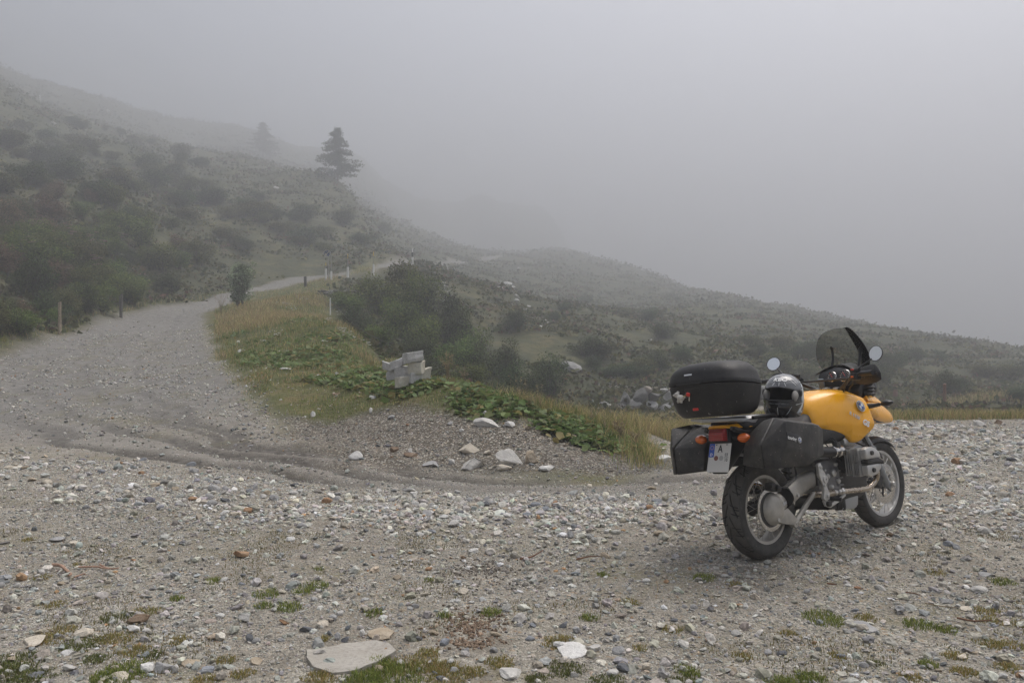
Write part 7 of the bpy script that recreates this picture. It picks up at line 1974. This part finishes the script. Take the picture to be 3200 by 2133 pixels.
for i, (px, py, w, h) in enumerate(FAR):
    p = hit(px, py + h * .5)
    if p is None: continue
    k = p[1] / FPX; me = rock_mesh('boulder', w * k * .5, w * k * .4, h * k * .62, 900 + i, angular=.4, base=ICO2); o = link('boulder', me, mat=RM['white'] if i % 2 else RM['pale'], loc=(p[0], p[1] + w * k * .2, p[2] + h * k * .25)); o.rotation_euler[2] = i
    lab = {26: 'pale boulder on the foggy hill at upper left', 27: 'large pale boulder on the slope above the road bend', 31: 'pale rocks by the conifer slope', 22: 'pale stone highest near the far traverse', 25: 'lone pale stone on the slope behind the top case', 17: 'lowest pale stone of the far boulder run'}.get(i)
    if i in (18, 19, 20, 21): lab, g = 'pale rubble stone behind the top of the gully shrubs', 'rubble stones behind the gully shrubs'
    elif lab: g = None
    elif i > 25: lab, g = 'small pale stone high on the foggy left hill', 'small pale stones on the left hill'
    elif i < 9: lab, g = 'pale boulder in the upper part of the far boulder run', 'upper boulders of the far run'
    else: lab, g = 'pale boulder in the lower part of the far boulder run', 'lower boulders of the far run'
    tag(o, lab, 'boulder', g); FARB.append(o)
tell_apart(FARB)
def outcrop():
    p = hit(1790, 1165); k = p[1] / FPX; o = link('rock_outcrop', rock_mesh('rock_outcrop', 80 * k * .5, .9, 44 * k * .55, 66, angular=.35, base=ICO3, rough=.2), mat=rock_material('grey outcrop', (.20, .20, .195), (.38, .375, .36), 2.5, True), loc=(p[0], p[1] + .6, p[2] + .1)); o.rotation_euler = (.1, .42, .2); tag(o, 'slanting grey rock outcrop on the slope above the boulder wall', 'rock')
outcrop()
# rubble edge under the traverse
def scree():
    r = np.random.default_rng(8); pos = []
    for a, b, n in (((1350, 838), (1560, 812), 90), ((1370, 850), (1420, 960), 60), ((1880, 1205), (2100, 1222), 120), ((1900, 1180), (2080, 1200), 60), ((1850, 1250), (1900, 1300), 30)):
        for _ in range(n):
            t = r.random(); q = np.array(a) * (1 - t) + np.array(b) * t + r.normal(0, 7, 2); h_ = hit(*q)
            if h_ is not None and h_[1] < 160: pos.append(h_)
    pos = np.array(pos); s = r.uniform(.03, .075, len(pos)) * pos[:, 1] / 36
    V, F, C = stones(ICO1, pos, s, stone_tints(len(pos)) * .9)
    o = link('scree', np_mesh('scree', V, F, False, C), mat=M_STONE); tag(o, 'loose scree along the far road edge and above the boulder wall', None, None, 'stuff')
scree()
# ---- twigs, roots and clods lying in the yard
M_TWIG = bark('red brown twig', (.16, .085, .055)); M_ROOT = bark('pinkish root', (.36, .235, .17))
def twig(pix, r, mat, label, name='twig'):
    pts = []
    for x, y in pix:
        q = flat(x, y); pts.append((q[0], q[1], gz(q[0], q[1]) + r * 1.3 + random.uniform(.008, .02)))
    o = tube(name, pts, [r, r * .9, r * .5], mat, None, 7, 4); tag(o, label, 'twig')
twig([(165, 1772), (190, 1776), (208, 1786), (222, 1796), (214, 1803)], .010, M_ROOT, 'thick pinkish bent root lying on the gravel')
twig([(245, 1774), (300, 1772), (325, 1780), (345, 1784)], .006, M_ROOT, 'straight pinkish root piece right of the bent root')
twig([(312, 1770), (332, 1776), (352, 1781), (372, 1778)], .006, M_ROOT, 'forked pinkish root piece farthest right of the bent root')
twig([(232, 1806), (262, 1796), (268, 1802)], .005, M_ROOT, 'short pinkish splinter near the bent root')
twig([(1626, 1748), (1662, 1738), (1698, 1722)], .006, M_TWIG, 'straight red brown twig on the open gravel')
twig([(1802, 1752), (1840, 1746), (1878, 1744)], .005, M_TWIG, 'thin red twig pointing at a tan stone')
twig([(2990, 1934), (3040, 1940), (3100, 1938)], .005, M_TWIG, 'long brown twig at the lower right')
twig([(2830, 1848), (2858, 1853), (2880, 1860)], .004, M_TWIG, 'short brown twig right of the rear wheel')
twig([(2585, 1827), (2615, 1828)], .005, M_TWIG, 'tiny brown twig just in front of the rear wheel')
twig([(2890, 1880), (2940, 1890), (2990, 1896)], .0025, M_STRAW, 'pale straw near cream flat chip')
twig([(2052, 1818), (2056, 1840), (2050, 1868)], .0025, M_STRAW, 'pale upright straw left of the motorcycle')
def clods(px, py, w, h, n, tones, label):
    r = np.random.default_rng(int(px)); pos = []
    for _ in range(n):
        a, q = r.uniform(0, 6.28), abs(r.normal(0, .55)); x, y = flat(px + w * .5 * q * math.cos(a), py + h * .5 * q * math.sin(a)); pos.append((x, y, 0))
    pos = np.array(pos); pos[:, 2] = height(pos[:, 0], pos[:, 1]); t = np.array(tones)[r.integers(len(tones), size=n)] * r.normal(1, .2, (n, 1)).clip(.5, 1.5)
    V, F, C = stones(ICO1, pos, r.uniform(.004, .013, n), t, (.4, .8), .25, .6)
    o = link('earth_clods', np_mesh('earth_clods', V, F, False, C), mat=M_STONE); tag(o, label, None, None, 'stuff')
clods(1470, 1955, 250, 120, 520, [(.25, .18, .125), (.21, .15, .105), (.29, .22, .155), (.18, .13, .095)], 'crumbled reddish brown earth on the gravel')
clods(1500, 1775, 330, 120, 420, [(.15, .13, .105), (.19, .17, .14), (.23, .205, .175)], 'churned dark earth clods in the middle of the yard')
clods(1470, 2010, 170, 44, 160, [(.25, .18, .125), (.28, .21, .15)], 'smaller crumbled brown earth nearer the camera')
# ------------------------------------------------------------------ the cloud we stand in: one even box of air
def build_haze():
    V = np.array([(x, y, z) for x in (-820, 820) for y in (-820, 820) for z in (HAZE_BOTTOM, HAZE_TOP)], float)
    F = [(0, 1, 3, 2), (4, 6, 7, 5), (0, 4, 5, 1), (2, 3, 7, 6), (0, 2, 6, 4), (1, 5, 7, 3)]
    me = np_mesh('haze', V, np.array(F))
    m = bpy.data.materials.new('haze air'); m.use_nodes = True
    nt = m.node_tree; nt.nodes.clear()
    out = N(nt, 'ShaderNodeOutputMaterial')
    v = N(nt, 'ShaderNodeVolumePrincipled')
    v.inputs['Color'].default_value = (.655, .668, .70, 1)
    v.inputs['Density'].default_value = HAZE_DENSITY
    v.inputs['Anisotropy'].default_value = .5
    nt.links.new(v.outputs[0], out.inputs['Volume'])
    o = link('haze', me, mat=m)
    tag(o, 'pale mountain fog filling the air over the whole scene', None, None, 'stuff')
zs = [v for o in GROUND.values() for v in ()]
_gz = np.concatenate([np.array([v.co.z for v in o.data.vertices]) for o in GROUND.values()])
print('ground z', _gz.min(), _gz.max())
HAZE_BOTTOM = float(_gz.min()) - 1.0
HAZE_TOP = float(_gz.max()) + 3.0
HAZE_DENSITY = 0.0056
build_haze()
